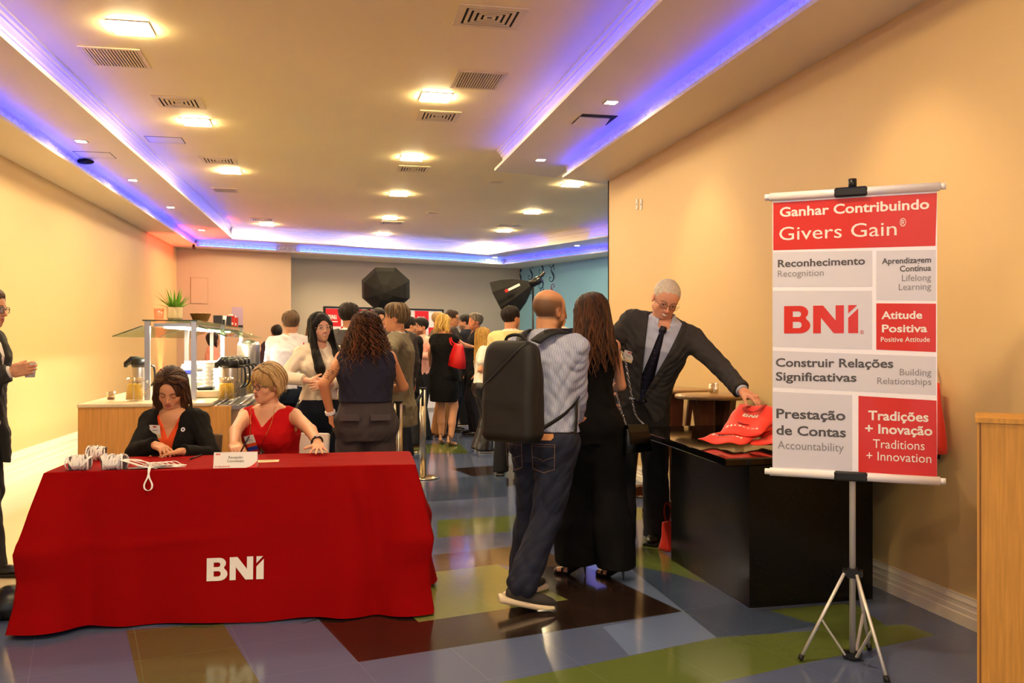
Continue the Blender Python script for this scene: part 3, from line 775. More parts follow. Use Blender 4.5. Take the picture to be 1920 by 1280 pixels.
        if smile > .3 and teeth: mix((ax < mw*.80)*(y > .075)*(np.abs(z-lz+.0005) < .0056*np.sqrt(np.clip(1-(ax/(mw*.85))**2, 0, 1))), (236,226,214))
        else: mix((ax < mw)*(y > .075)*(np.abs(z-lz) < .0014), (96,40,36), .8)
        lid = (np.abs(ax-.031) < .0155)*(y > .065)
        if closed: mix(lid*(np.abs(z+.0045+14*(ax-.031)**2*-1) < .0022), (46,28,20), .85); mix(lid*(z > -.003)*(z < .012), tuple(np.array([150,100,76])), .35+makeup)
        else: mix(lid*(z > .0035)*(z < .0085-18*(ax-.031)**2), (40,26,20), .75); mix(lid*(z < -.004)*(z > -.0075), (70,45,36), .35)
        mix((ax < .014)*(ax > .006)*(np.abs(z+.0395) < .002)*(y > .085), (90,44,36), .8)
        ex = [(V2, Q2, C2, 'skin')]
        if not closed:
            for q in (1,-1):
                v, qq, l0 = sph_np(s.Hp((q*.031,.0735,.0005)), .0118*s.hk, s.Rh); c = np.tile(A3(lin((226,218,210))), (len(v),1)); l0 = l0/(.0118*s.hk)
                gz = A3((0,1,-.10)); r_ = np.arccos(np.clip(l0@(gz/np.linalg.norm(gz)), -1, 1)); c[r_ < .52] = lin(eye); c[r_ < .22] = (0.005,)*3
                ex.append((v, qq, c, 'eye_gloss'))
        hres = 0.0028 if s.res < .0085 else (.004 if s.res < .012 else .006)
        for sd in (1,-1):
            if s.hands[sd] is not None: ex.append(s.hand(sd, hres, **s.hands[sd]))
        s.bodyobj = npmesh('body', V, Q, 'skin', s.root, C1, ex); return s.bodyobj
    def hand(s, sd, res, d=(0,0,-1), n=None, curl=.35, spread=.16, curls=None, thumb=(.75,.1), tcurl=.3, k=1.0):
        """d = finger direction, n = direction the palm faces"""
        d = A3(d); d /= np.linalg.norm(d); n = A3(n if n is not None else -s.rt*sd); n = n-d*(n@d); n /= np.linalg.norm(n)
        t = np.cross(d, n)*sd; k = k*s.k*(.9 if s.f else 1.0); w0 = s.Wr[sd]         # t points to the thumb side
        m = np.array([t, d, n])
        o = [(cone(w0-d*.03, w0+d*.012*k, .0255*k, .024*k),), (rbx(w0+d*.050*k+n*.001, (.039*k,.044*k,.0135*k), .012*k, m), .018)]
        o.append((ell(w0+d*.033*k+t*.022*k+n*.010*k, (.019*k,.030*k,.013*k), m), .014))
        cv = curls or [curl]*4; L = [(.038,.024,.020),(.043,.027,.021),(.040,.026,.020),(.031,.020,.018)]
        for i in range(4):
            b = w0+d*(.088-.004*abs(i-1.3))*k+t*(.028-.0187*i)*k; sp = (1.5-i)*spread; a0 = cv[i]*.9; dd = d*math.cos(sp)+t*math.sin(sp); r = (.0088,.0090,.0086,.0076)[i]*k
            ang = a0; p = b
            for j in range(3):
                e = dd*math.cos(ang)+n*math.sin(ang); q = p+e*L[i][j]*k; o.append((cone(p, q, r*(1-.08*j), r*(1-.08*(j+1))), .004 if j else .009)); p = q; ang += cv[i]*1.15
        p = w0+d*.022*k+t*.030*k+n*.006*k; a1, a2 = thumb; e = d*math.cos(a1)+t*math.sin(a1)+n*a2; e /= np.linalg.norm(e)
        q = p+e*.044*k; o.append((cone(p, q, .0125*k, .0100*k), .012)); e2 = e*math.cos(tcurl)+(n*.7-t*.3+d*.3)*math.sin(tcurl); e2 /= np.linalg.norm(e2); o.append((cone(q, q+e2*.030*k, .0098*k, .0082*k), .004))
        c = w0+d*.08*k; g = Grid(c-.14*k, c+.14*k, res); g.ops(o); g.cut(-d, -(float(d@w0)-.012)); V, Q = g.mesh()
        col = np.tile(s.skin, (len(V),1)); s.handobj = (w0, d, n, t, k)
        return (V, Q, col, 'skin')
    def tattoo_col(s, V, C):
        a, b = s.S[-1], s.E[-1]; u = (b-a)/np.linalg.norm(b-a); r = V-a; h = r@u; vy = r-np.outer(h, u)
        bk = A3((-.75,-.65,0)); side = np.cross(u, bk); uu = vy@side; f = vy@bk > 0
        L = np.linalg.norm(b-a); hh = h/L
        m = f*(np.abs(uu) < .03)*(hh > .38)*(hh < .92)*((np.sin(hh*95) > .15)*(np.abs(uu) < .028*np.clip((hh-.33)*4, 0, 1)) | (np.abs(np.sin(uu*260+hh*20)) < .3)*(hh > .5)*(hh < .7))
        C = C.copy(); C[m] = C[m]*.25+.02; return C
    # ---- clothing
    def bounds(s, pts, m=.2): p = np.array(pts); return p.min(0)-m, p.max(0)+m
    def garment(s, name, ops, bounds, color, cuts=(), folds=(.004, 1.0), seed=1.0, mtl='cloth', res=None, colfn=None, vf=None, post=None, parent=None, lapel=None):
        g = Grid(bounds[0], bounds[1], res or s.res); g.ops(ops)
        if folds: g.disp(lambda x, y, z: folds[0]*fold(x, y, z, seed, folds[1]))
        if vf: g.disp(lambda x, y, z: vf[0]*vfold(x, y, z, seed, vf[1])*np.clip((vf[2]-z)/.3, 0, 1))
        if lapel:
            hw, dp, lw_, th = lapel; x, y, z = g.ax[0][:,None,None]-s.N[0], g.ax[1][None,:,None]-s.N[1], g.ax[2][None,None,:]-s.N[2]
            u = np.abs(x*s.rt[0]+y*s.rt[1]+z*s.rt[2]); h = x*s.up[0]+y*s.up[1]+z*s.up[2]; v = x*s.fw[0]+y*s.fw[1]+z*s.fw[2]
            t_ = np.clip((h+dp)/dp, 0, 1.3); wl = lw_*np.clip(t_*1.6, 0, 1)*(1+.35*np.clip((t_-.55)*3, 0, 1)); wl = np.where((t_ > .62) & (t_ < .68), wl*.72, wl)
            b = np.maximum(np.maximum(np.abs(u-hw*t_-wl/2)-wl/2, -(h+dp)), np.maximum(h-.02, -v+.02)); g.F = np.minimum(g.F, np.maximum(g.F-th, b).astype(np.float32))
        if post: g.ops(post)
        for n, c in cuts: g.cut(n, c)
        V, Q = g.mesh(); c = np.tile(A3(lin(color)), (len(V),1))
        if colfn: c = colfn(V, c)
        return npmesh(name, V, Q, mtl, parent or s.root, c)
    def top(s, name='shirt', color=(230,225,220), e=.014, sleeve='long', hem=-.10, cuff=.0, seed=1.0, mtl='cloth', loose=0.0, vneck=None, collar=True, colfn=None, folds=(.005,1.3), shoulders=0.0, bell=1.0, rows=None, necktop=.012, res=None, armcut=None, lapel=None, vent=None):
        """shirt/blouse/jacket shell: torso + sleeves down to cuff. vneck = (halfwidth, depth below the neck base)"""
        if rows is None and hem < -.11: r0 = s.trows(); rows = [(hem-.03, r0[1][1]*1.16, r0[1][2]*1.28), (-.06*s.k, r0[1][1]*1.10, r0[1][2]*1.2)]+r0[2:]
        ops = [(s.torso(e+loose, rows),)]+s.trap(e+shoulders)
        if s.f: ops += [(ell(s.P+s.up*.37*s.k+s.rt*q*.065*s.k+s.fw*.085*s.k, (.058*s.k+e,)*3), .05) for q in (1,-1)]
        for sd in (1,-1):
            if sleeve == 'long':
                w_ = s.Wr[sd]+(s.E[sd]-s.Wr[sd])*cuff; kk = s.k*(0.9 if s.f else 1.0)*(1+0.6*(s.w-1))
                ops += [(cone(s.S[sd], s.E[sd], .048*kk+e*.8+shoulders*.5, .038*kk+e*.8+loose*.5), .035), (cone(s.E[sd], w_, .039*kk+e*.8+loose*.5, (.029*kk+e*.8)*bell), .012)]
            elif sleeve == 'short':
                q = s.S[sd]+(s.E[sd]-s.S[sd])*.55; ops += [(cone(s.S[sd], q, .054*s.k+e, .052*s.k+e+.006), .035)]
            elif sleeve == 'cap':
                q = s.S[sd]+(s.E[sd]-s.S[sd])*.16; ops += [(cone(s.S[sd]-s.rt*sd*.02, q, .052*s.k+e, .05*s.k+e), .03)]
        if collar: ops += [(cone(s.N-s.up*.01, s.N+s.up*.030*s.k+s.fw*.004, .060*s.k+e*.6, (.054 if s.f else .062)*s.k+e*.3), .012)]
        post = []
        for sd in (1,-1):
            if sleeve == 'none': post += [(cone(s.S[sd]+s.rt*sd*(.045+(armcut or 0))*s.k-s.up*.07*s.k, s.S[sd]+s.rt*sd*(.060+(armcut or 0))*s.k+s.up*.2, .060*s.k, .045*s.k), .01, 's')]
            if sleeve == 'long':
                dv = s.Wr[sd]-s.E[sd]; dv = dv/np.linalg.norm(dv); w_ = s.Wr[sd]+(s.E[sd]-s.Wr[sd])*cuff
                post += [(xf(rbx((0,0,.045), (.058,.058,.045), .0), s.frame(dv), w_+dv*.0), .0, 's')]
        if vneck:
            hw, dp = vneck; a = s.N+s.fw*.12*s.k+s.up*.06; b = s.N+s.fw*.12*s.k-s.up*dp
            post += [(s.wedge(hw, dp), .004, 's')]
        if vent:                                                 # the fronts fall apart below the button
            b0 = s.N-s.up*vent[0]
            def vfn(x, y, z):
                dx, dy, dz = x-b0[0], y-b0[1], z-b0[2]; u = dx*s.rt[0]+dy*s.rt[1]+dz*s.rt[2]; v = dx*s.fw[0]+dy*s.fw[1]+dz*s.fw[2]; h = dx*s.up[0]+dy*s.up[1]+dz*s.up[2]
                return np.maximum(np.abs(u)-vent[1]*np.clip(-h/.35, 0, 1.5)**.8, np.maximum(-v, h))
            post += [(Prim(vfn, b0-.8, b0+.5), .01, 's')]
        if collar and not vneck: post += [(s.wedge(.032, .014), .003, 's')]
        # opening for the neck
        post += [(cone(s.N-s.up*.02, s.hd, (.046 if s.f else .054)*s.k*(1+.5*(s.w-1)), .06*s.k), .006, 's'), (rbx(s.N+s.up*(.12+necktop+(.03 if collar else -.02)), (.3,.3,.10), .0, s.Rt.T if False else np.array([s.rt, s.fw, s.up])), .004, 's')] if not vneck or collar else [(cone(s.N-s.up*.02, s.hd, .05*s.k, .06*s.k), .004, 's'), (rbx(s.N+s.up*(.10+necktop), (.12,.3,.10), .0, np.array([s.rt, s.fw, s.up])), .004, 's')]
        pts = [s.P+s.up*hem, s.P-s.rt*.2, s.P+s.rt*.2, s.hd]+list(s.S.values())
        if sleeve != 'none': pts += list(s.E.values())+(list(s.Wr.values()) if sleeve == 'long' else [])
        lo, hi = s.bounds(pts, .16); hc = -float(s.up@(s.P+s.up*hem))
        return s.garment(name, ops, (lo, hi), color, [(-s.up, hc)], folds, seed, mtl, res, colfn, None, post, None, lapel)
    def frame(s, z):
        z = A3(z); z = z/np.linalg.norm(z); x = np.cross(A3((0,1,0)) if abs(z[1]) < .9 else A3((1,0,0)), z); x /= np.linalg.norm(x); return np.array([x, np.cross(z, x), z]).T
    def wedge(s, hw, dp, fwd=.02):
        "V-shaped cutter down the front of the chest"
        def fn(x, y, z):
            dx, dy, dz = x-s.N[0], y-s.N[1], z-s.N[2]
            u = dx*s.rt[0]+dy*s.rt[1]+dz*s.rt[2]; v = dx*s.fw[0]+dy*s.fw[1]+dz*s.fw[2]; h = dx*s.up[0]+dy*s.up[1]+dz*s.up[2]
            return np.maximum(np.maximum(np.abs(u)-hw*np.clip((h+dp)/dp, 0, 1.2), np.maximum(-v-fwd+.02, v-.19*s.k)), -(h+dp))
        return Prim(fn, s.N-.6, s.N+.6)
    def trousers(s, color=(40,42,50), e=.012, hemr=.085, knee=.0, wide=0.0, low=.035, top_=.06, seed=2.0, name='trousers', vf=None, folds=(.005,.8), mtl='cloth', colfn=None, flare=None, ext=.04):
        k = s.k*(1+.45*(s.w-1)); rows = [r for r in s.trows() if r[0] <= .2]; ops = [(s.torso(e, rows),)]
        for sd in (1,-1):
            kn = s.K[sd]; an = s.A[sd]; ops += [(cone(s.H[sd], kn, .092*k+e+wide*.5, .066*k+e+wide*.7+knee), .03)]
            dv = an-kn; en = an+dv/np.linalg.norm(dv)*ext
            if flare: mid = kn*.5+en*.5; ops += [(cone(kn, mid, .066*k+e+wide*.7, .07*k+e+wide+flare*.4), .015), (cone(mid, en, .07*k+e+wide+flare*.4, hemr+flare), .015)]
            else: ops += [(cone(kn, en, .062*k+e+wide*.7+knee, hemr), .015)]
            ops += [(ell(s.H[sd]-s.fw*.045*s.k-A3((0,0,.0)), (.085*k+e*.5,.085*k+e*.5,.10*k)), .04)]
        pts = [s.P+s.up*top_]+list(s.K.values())+list(s.A.values()); lo, hi = s.bounds(pts, .22); lo[2] = max(lo[2], -.01)
        ct = [(s.up, float(s.up@(s.P+s.up*top_)))]
        if low is not None: ct.append(((0,0,-1), -low))
        return s.garment(name, ops, (lo, hi), color, ct, folds, seed, mtl, None, colfn, vf)
    def skirt(s, color, rows, seed=3.0, name='skirt', vf=(.006, 6, 5.0), folds=(.004,.8)):
        "rows as for column(), heights above the floor measured along z from the hips"
        ops = [(column(s.P, (0,0,1), s.rt, rows, 2.2),)]; lo, hi = s.bounds([s.P+A3((0,0,rows[0][0])), s.P+A3((0,0,rows[-1][0]))], .36)
        return s.garment(name, ops, (lo, hi), color, [], folds, seed, 'cloth', None, None, vf)
    def shoe(s, sd, color=(22,16,14), sole=None, kind='shoe', yaw=0, pitch=0, size=1.0, lift=0.0, mtl='leather', at=None):
        Rz = rotm(yaw, pitch, 0); a = s.A[sd]-A3((0,0,.085*s.k+s.heels)) if at is None else A3(at); k = s.k*size*(.92 if s.f else 1.0)
        t = empty('x') if False else None
        if kind == 'shoe':
            up_ = [(ell((0,.060,.036), (.046*k,.130*k,.034)),), (ell((0,-.035,.050), (.036*k,.052*k,.050)), .03), (cone((0,-.02,.06), (0,-.028,.105), .034*k, .040*k), .02)]
            so = [(rbx((0,.045,.011), (.047*k,.142*k,.011), .010),), (rbx((0,-.045,.013), (.038*k,.045*k,.013), .01), .02)]
        elif kind == 'sneaker':
            up_ = [(ell((0,.060,.046), (.049*k,.134*k,.036)),), (ell((0,-.035,.060), (.040*k,.056*k,.050)), .03), (cone((0,-.02,.06), (0,-.03,.10), .036*k, .042*k), .02)]
            so = [(rbx((0,.030,.017), (.052*k,.158*k,.017), .016),)]
        else:                                                    # heeled sandal
            h = s.heels; up_ = [(cone((0,.105,.012), (0,.06,.018), .036*k, .032*k),), (cone((0,.06,.018), (0,-.045,h+.02), .030*k, .027*k), .02), (cone((0,-.045,h+.02), (0,-.045,h+.08), .026*k, .026*k), .02)]
            so = [(cone((0,-.060,h+.004), (0,-.066,.004), .012, .005),), (cone((0,-.055,h+.004), (0,.075,.008), .024, .026), .01), (cone((0,.075,.008), (0,.11,.008), .030, .020), .01)]
        res = min(s.res*.75, .008)
        ops = [(xf(p[0], Rz, a+A3((0,0,lift))),)+tuple(p[1:]) for p in up_]; g = Grid(a-A3((.2,.24,.02)), a+A3((.2,.26,.26)), res); g.ops(ops)
        V, Q = g.mesh(); L = (V-a-A3((0,0,lift)))@Rz; col = np.tile(A3(lin(color)), (len(V),1))
        if kind == 'heel': bare = (np.sin(L[:,1]*150) > -.2) & (L[:,2] > .02); col[bare] = s.skin
        g2 = Grid(a-A3((.2,.24,.02)), a+A3((.2,.26,.12)), res); g2.ops([(xf(p[0], Rz, a+A3((0,0,lift))),)+tuple(p[1:]) for p in so]); V2, Q2 = g2.mesh()
        o = npmesh('shoe', V, Q, mtl, s.root, col); npmesh('sole', V2, Q2, 'leather', o, np.tile(A3(lin(sole or color)), (len(V2),1))); return o
    def shoes(s, **kw):
        for sd in (1,-1): s.shoe(sd, yaw=(s.feet[sd][3] if len(s.feet[sd]) > 3 else -8*sd), **kw)
    # ---- hair (in the frame of the head)
    def hair(s, style='short', color=(40,28,20), tip=None, seed=1.0, res=None, t=.010, part=0.0, name='hair', amp=None, locks=None):
        o = []; post = []; k = s.hk
        def a(p, kk=0.0, m='u'): o.append((p, kk, m))
        def c_(p, kk=0.004): post.append((p, kk, 's'))
        base = lambda e, dz=0.0: ell((0,-.018,.036+dz), (.077+e,.098+e,.085+e))
        face = lambda top=.072, w=.068, y0=.10: c_(ell((0,y0,-.022), (w,.088,top+.022)), .012)
        ears = lambda: [c_(ell((q*.083,.008,-.022), (.03,.026,.036)), .01) for q in (1,-1)]
        am = .0022; nf = 60; lo = A3((-.14,-.17,-.16)); hi = A3((.14,.15,.17)); wave = 0
        if style == 'short':
            a(base(t)); a(ell((0,.02,.085), (.055,.065,.034+t)), .02); face(); ears(); c_(rbx((0,0,-.16), (.2,.2,.095), 0), .012)
        elif style == 'swept':                                   # fuller short hair combed back from the brow
            a(base(t)); a(ell((0,.015,.095), (.062,.078,.040+t)), .02); a(ell((.0,-.03,.10), (.062,.075,.035)), .02); face(.074); ears(); c_(rbx((0,0,-.16), (.2,.2,.095), 0), .012); am = .004
        elif style == 'fringe':                                  # very short crop, thin
            a(base(t)); face(.078, .07); ears(); c_(rbx((0,0,-.16), (.2,.2,.10), 0), .012)
        elif style == 'tonsure':
            a(base(t)); face(); ears(); c_(rbx((0,0,-.16), (.2,.2,.10), 0), .012); c_(ell((0,.02,.13), (.075,.10,.075)), .01)
        elif style == 'pixie':
            a(base(.020, .004)); a(ell((0,.035,.068), (.072,.062,.048)), .02); a(ell((0,-.055,.0), (.078,.055,.072)), .03); a(cone((.070,.030,.040), (.074,.012,-.020), .020, .010), .015); a(cone((-.070,.030,.040), (-.074,.012,-.020), .020, .010), .015)
            c_(ell((0,.125,-.055), (.070,.090,.098)), .006); [c_(ell((q*.094,.002,-.026), (.020,.018,.026)), .008) for q in (1,-1)]; am = .0038; lo = A3((-.14,-.17,-.18))
            a(cone((-.03,.088,.062), (.052,.076,.032), .016, .012), .012)
        elif style == 'bob':
            a(base(.018)); a(ell((0,-.04,-.02), (.092,.070,.10)), .03)
            for q in (1,-1): a(cone((q*.070,.020,.055), (q*.088,.010,-.055), .028, .027), .02); a(cone((q*.088,.010,-.055), (q*.070,.028,-.145), .028, .018), .02)
            c_(ell((.008,.125,-.004), (.062,.105,.108)), .008); c_(ell((0,.08,-.10), (.055,.075,.075)), .01); lo = A3((-.16,-.19,-.24)); am = .0035
        elif style == 'long':
            L_ = -.36 if tip is None else tip; a(base(.016)); a(column((0,-.045,L_), (0,0,1), (1,0,0), [(0,.055,.030,0,-.02),(.06,.085,.040,0,-.02),(.2,.100,.050,0,-.015),(-L_+.0,.094,.070,0,0),(-L_+.06,.07,.06)], 2.2), .03)
            for q in (1,-1): a(cone((q*.02,.050,.098), (q*.072,.035,.030), .020, .022), .02); a(cone((q*.072,.035,.030), (q*.085,.000,-.12), .024, .030), .02)
            c_(ell((0,.120,-.03), (.060,.098,.096)), .008); c_(ell((0,.07,-.13), (.060,.075,.09)), .01); lo = A3((-.18,-.20,L_-.05)); am = .0035; nf = 55
        elif style == 'longfront':                               # long straight hair that also falls in front of the shoulders
            L_ = tip; a(base(.015)); a(ell((0,-.045,-.03), (.085,.065,.10)), .03)
            for q in (1,-1): 
                a(cone((q*.012,.055,.104), (q*.070,.040,.030), .018, .020), .02); a(cone((q*.070,.038,.030), (q*.082,.020,-.10), .022, .032), .02); a(cone((q*.082,.020,-.10), (q*.094,.105,-.22), .034, .034), .02)
                a(cone((q*.094,.105,-.22), (q*.088,.150,-.33), .038, .040), .02); a(cone((q*.088,.150,-.33), (q*.078,.155,L_ if q > 0 else L_*.9), .040, .020), .02)
            c_(ell((0,.120,-.03), (.058,.098,.098)), .008); c_(ell((0,.075,-.12), (.056,.07,.10)), .01); lo = A3((-.18,-.19,L_-.05)); hi = A3((.18,.26,.17)); am = .003
        elif style == 'curly':
            a(base(.030,.005)); a(ell((0,-.045,-.04), (.118,.085,.13)), .03); a(ell((0,-.06,-.16), (.135,.075,.11)), .05); a(ell((0,-.055,-.24), (.115,.055,.07)), .05)
            c_(ell((0,.135,-.03), (.062,.095,.10)), .01); c_(ell((0,.09,-.16), (.06,.075,.09)), .01); lo = A3((-.21,-.21,-.36)); hi = A3((.21,.16,.20)); wave = 1
        g = Grid(lo*k, hi*k, res or s.res*.6); sc_ = lambda p: Prim((lambda p_: lambda x, y, z: p_.fn(x/k, y/k, z/k)*k)(p), p.lo*k, p.hi*k)
        g.ops([(sc_(i[0]),)+tuple(i[1:]) for i in o])
        if amp is not None: am = amp
        def dsp(x, y, z):
            x, y, z = x/k, y/k, z/k
            if wave: return .010*np.sin(95*x+3*np.sin(60*z)+seed)*np.sin(88*z+3*np.sin(50*y))*1.0+.006*np.sin(170*y+120*x+4*np.sin(70*z))+.006*np.sin(210*z+2*np.sin(90*x))
            th = np.arctan2(x, -(y+.02)); return am*(np.sin(th*nf*.5+2*np.sin(z*22+seed)+seed)*.6+np.sin(th*nf*.23+1.5*np.sin(z*13)+2*seed)*.7)*np.clip((.13-z)*14, .25, 1)
        g.disp(dsp); g.ops([(sc_(i[0]),)+tuple(i[1:]) for i in post]); V, Q = g.mesh()
        x, y, z = (V/k).T; th = np.arctan2(x, -(y+.02)); st = np.clip(.5+.28*np.sin(th*48+3*np.sin(z*17+seed)+2*np.sin(th*11))+.25*np.sin(th*19+2*np.sin(z*11)+seed)+.2*np.sin(th*91+4*np.sin(z*9)), 0, 1); c0 = A3(lin(color)); c1 = A3(lin(s.tipc)) if getattr(s, 'tipc', None) else c0*1.9
        c = c0*(1-.45*st[:,None])+c1*(.45*st[:,None]); V = V@s.Rh.T+s.hd
        ex = [s.locks(color, seed=seed, **locks)] if locks else None
        return npmesh(name, V, Q, 'hair_card', s.root, c, ex)
    def locks(s, color, n=120, L=(.2,.26), e=.02, part=0.0, wave=.004, w=.012, seed=1, front=2.05, side=1.72, phi0=(.05,.5), flick=0.0, curl=0.0, drop=1.75, fwd=0.0, lift=0.0, tilt=0.0):
        "tapered strands that follow the head from the parting and then hang; merged into the hair mesh"
        rnd = random.Random(int(seed*17)); Vs, Qs, Cs = [], [], []; c0 = A3(lin(color)); c1 = A3(lin(s.tipc)) if getattr(s, 'tipc', None) else c0*2; m_ = 14 if not curl else 34; off = 0
        for k in range(n):
            th0 = rnd.uniform(-math.pi, math.pi); sg = 1 if (math.sin(th0) > part*8) else -1
            if abs(th0) > front: th1 = sg*rnd.uniform(side-.25, side+.05)
            else: th1 = th0*.97
            if sg*th0 < 0 and abs(th0) > front: th0 = sg*abs(th0)*1.0
            Lk = rnd.uniform(*L); ph = rnd.uniform(*phi0); ee = e+rnd.uniform(-.003,.004); P = []; wp = rnd.uniform(0, 6.28); wf = rnd.uniform(22, 34); ds = Lk/m_; pos = None; fell = False; s_ = 0; fl = rnd.uniform(.6,1.3)
            for j in range(m_+1):
                f = min(1, ph/1.15); f = f*f*(3-2*f); th = th0+(th1-th0)*f
                n1 = (math.sin(ph)*math.sin(th), -math.sin(ph)*math.cos(th), math.cos(ph)); ct, st_ = math.cos(tilt), math.sin(tilt); n1 = (n1[0], n1[1]*ct+n1[2]*st_, -n1[1]*st_+n1[2]*ct)
                if pos is None or (n1[2] > math.cos(min(drop, 3.1)) and not fell):
                    q = np.array([(.077+ee)*n1[0]+part*(1-math.sin(min(ph,1.57)))**2, -.018+(.098+ee)*n1[1], .036+(.085+ee+lift*math.sin(min(ph*2,3.14)))*n1[2]]); ph += ds/.10
                else: fell = True; q = pos+np.array([math.sin(th)*flick*fl*ds, -math.cos(th)*flick*fl*ds+fwd*ds*(abs(th1) > 1.25), -ds])
                pos = q; a = s_*wf+wp; s_ += ds
                if curl: aa = s_*95+wp; P.append(q+np.array([math.cos(aa), math.sin(aa), .3*math.sin(aa)])*curl*min(1, s_*12))
                else: P.append(q+np.array([math.cos(th)*math.sin(a), math.sin(th)*math.sin(a), 0])*wave*min(1, s_*9))
            P = np.array(P)*s.hk; T_ = np.gradient(P, axis=0); T_ /= np.linalg.norm(T_, axis=1)[:,None]+1e-9; O = P-np.array([0,-.018,P[:,2].mean()*.6])*1.0; O[:,2] *= .3; O /= np.linalg.norm(O, axis=1)[:,None]+1e-9
            S_ = np.cross(T_, O); S_ /= np.linalg.norm(S_, axis=1)[:,None]+1e-9; tt = np.linspace(0,1,m_+1); ww = (w*rnd.uniform(.6,1.2)*np.minimum(1, tt*5+.35)*np.clip((1-tt)*2.6, .04, 1)**.7)[:,None]*.5
            R4 = [P+S_*ww, P+O*ww*.45, P-S_*ww, P-O*ww*.30]; Vs.append(np.stack(R4, 1).reshape(-1,3)); b = rnd.random()**1.4; cc = c0*(1-b*.8)+c1*b*.8; g_ = (.75+.5*tt)[:,None]*cc; Cs.append(np.repeat(g_, 4, 0))
            for j in range(m_):
                for i in range(4): Qs.append((off+j*4+i, off+j*4+(i+1)%4, off+(j+1)*4+(i+1)%4, off+(j+1)*4+i))
            off += (m_+1)*4
        V = np.concatenate(Vs)@s.Rh.T+s.hd; return (V, np.array(Qs), np.concatenate(Cs), 'hair_card')
    def Mh(s):
        m = Matrix.Identity(4)
        for i in range(3):
            for j in range(3): m[i][j] = float(s.Rh[i,j]*s.hk)
            m[i][3] = float(s.hd[i])
        return m
    def glasses(s, color=(30,26,26), round_=True, thick=.0016, metal=False, w=.0235, hgt=.019):
        if color not in M: mat(str(color), color, .3, metal=1.0 if metal else 0.0)
        q = mb(str(color), True); q.T = s.Mh()
        for sd in (1,-1):
            n = 24; pts = []
            for i in range(n+1):
                a = 2*math.pi*i/n; ca, sa = math.cos(a), math.sin(a)
                if not round_: ca = math.copysign(abs(ca)**.6, ca); sa = math.copysign(abs(sa)**.6, sa)
                pts.append((sd*.033+w*ca, .099-.10*abs(sd*.033+w*ca)**1.3*.8, -.002+hgt*sa))
            q.tube(pts, thick, 6, False); q.tube([(sd*(.033+w),.094,.003),(sd*.072,.086,.004),(sd*.0785,.02,.004),(sd*.080,-.015,-.004)], thick*.9, 6)
        q.tube([(-.012,.098,.003),(0,.101,.005),(.012,.098,.003)], thick, 6); o = q.build('glasses', parent=s.root)
        l = mb('lens', True); l.T = s.Mh()
        for sd in (1,-1): 
            n = 20; vs = [(sd*.033+w*.95*math.cos(2*math.pi*i/n), .0985-.10*abs(sd*.033+w*math.cos(2*math.pi*i/n))**1.3*.8, -.002+hgt*.95*math.sin(2*math.pi*i/n)) for i in range(n)]
            l.add(vs+[(a, b-.0012, c) for a, b, c in vs], [tuple(range(n)), tuple(reversed(range(n, 2*n)))])
        l.build('lens', parent=o); return o
    def F(s, u, v, h):
        "point in chest frame: right, forward, up from the neck base"
        p = s.N+s.rt*u+s.fw*v+s.up*h; return Vector([float(c) for c in p])
    def front(s, h, u=0.0, e=.02):
        "how far forward the clothed chest reaches at height h from the neck base, u to the side"
        kids = [c for c in s.root.children if c.type == 'MESH' and c.name.split('.')[0] in ('shirt','top','blazer','jacket','blouse','camisole','dress','trousers')]
        if kids:
            if getattr(s, 'nk_', 0) != len(kids):
                vs, ps = [], []
                for c in kids: b_ = len(vs); vs += [v.co.copy() for v in c.data.vertices]; ps += [[i+b_ for i in f.vertices] for f in c.data.polygons]
                s.bvh = BVHTree.FromPolygons(vs, ps); s.nk_ = len(kids)
            o_ = s.F(u, .235*s.k, h); hit = s.bvh.ray_cast(o_, Vector((-s.fw).tolist()), .3)
            if hit[0] is not None: return float((A3(hit[0])-s.N)@s.fw)
        r = np.array([tuple(q)+(0,)*(5-len(q)) for q in s.trows()], float); hh = h+.545*s.k; w_ = np.interp(hh, r[:,0], r[:,1])+e; d_ = np.interp(hh, r[:,0], r[:,2])+e; sy = np.interp(hh, r[:,0], r[:,4])
        v = d_*max(0, 1-abs(u/w_)**2.3)**(1/2.3)+sy
        if s.f:
            R_ = .058*s.k+e+.012
            for q in (1,-1):
                dd = R_**2-(u-q*.065*s.k)**2-(hh-.37*s.k)**2
                if dd > 0: v = max(v, .085*s.k+math.sqrt(dd))
        return v
    def badge(s, u, h, v=None, w=.055, hh=.038, tilt=0, mat_='badge_white', name='name_badge', stripes=(), out=None):
        "small card on the chest"
        if v is None or True: v = max(s.front(h+hh*.4, u, .034), s.front(h-hh*.4, u, .034))+.004
        t = R(tilt); m = Matrix.Identity(4); a = s.rt*math.cos(t)+s.up*math.sin(t); b = -s.rt*math.sin(t)+s.up*math.cos(t); c = s.N+s.rt*u+s.fw*v+s.up*h
        for i in range(3): m[i][0] = float(a[i]); m[i][1] = float(s.fw[i]); m[i][2] = float(b[i]); m[i][3] = float(c[i])
        q = mb(mat_); q.T = m; q.box((-w/2,0,-hh/2),(w/2,.002,hh/2))
        z = -hh/2
        o = q.build(name, parent=s.root)
        for mt_, z0, z1, w0 in stripes:
            r = mb(mt_); r.T = m; r.box((-w0/2,-.0005,z0),(w0/2,.003,z1)); r.build('ribbon' if z1 < -hh/2+.002 else 'print', parent=o)
        return o
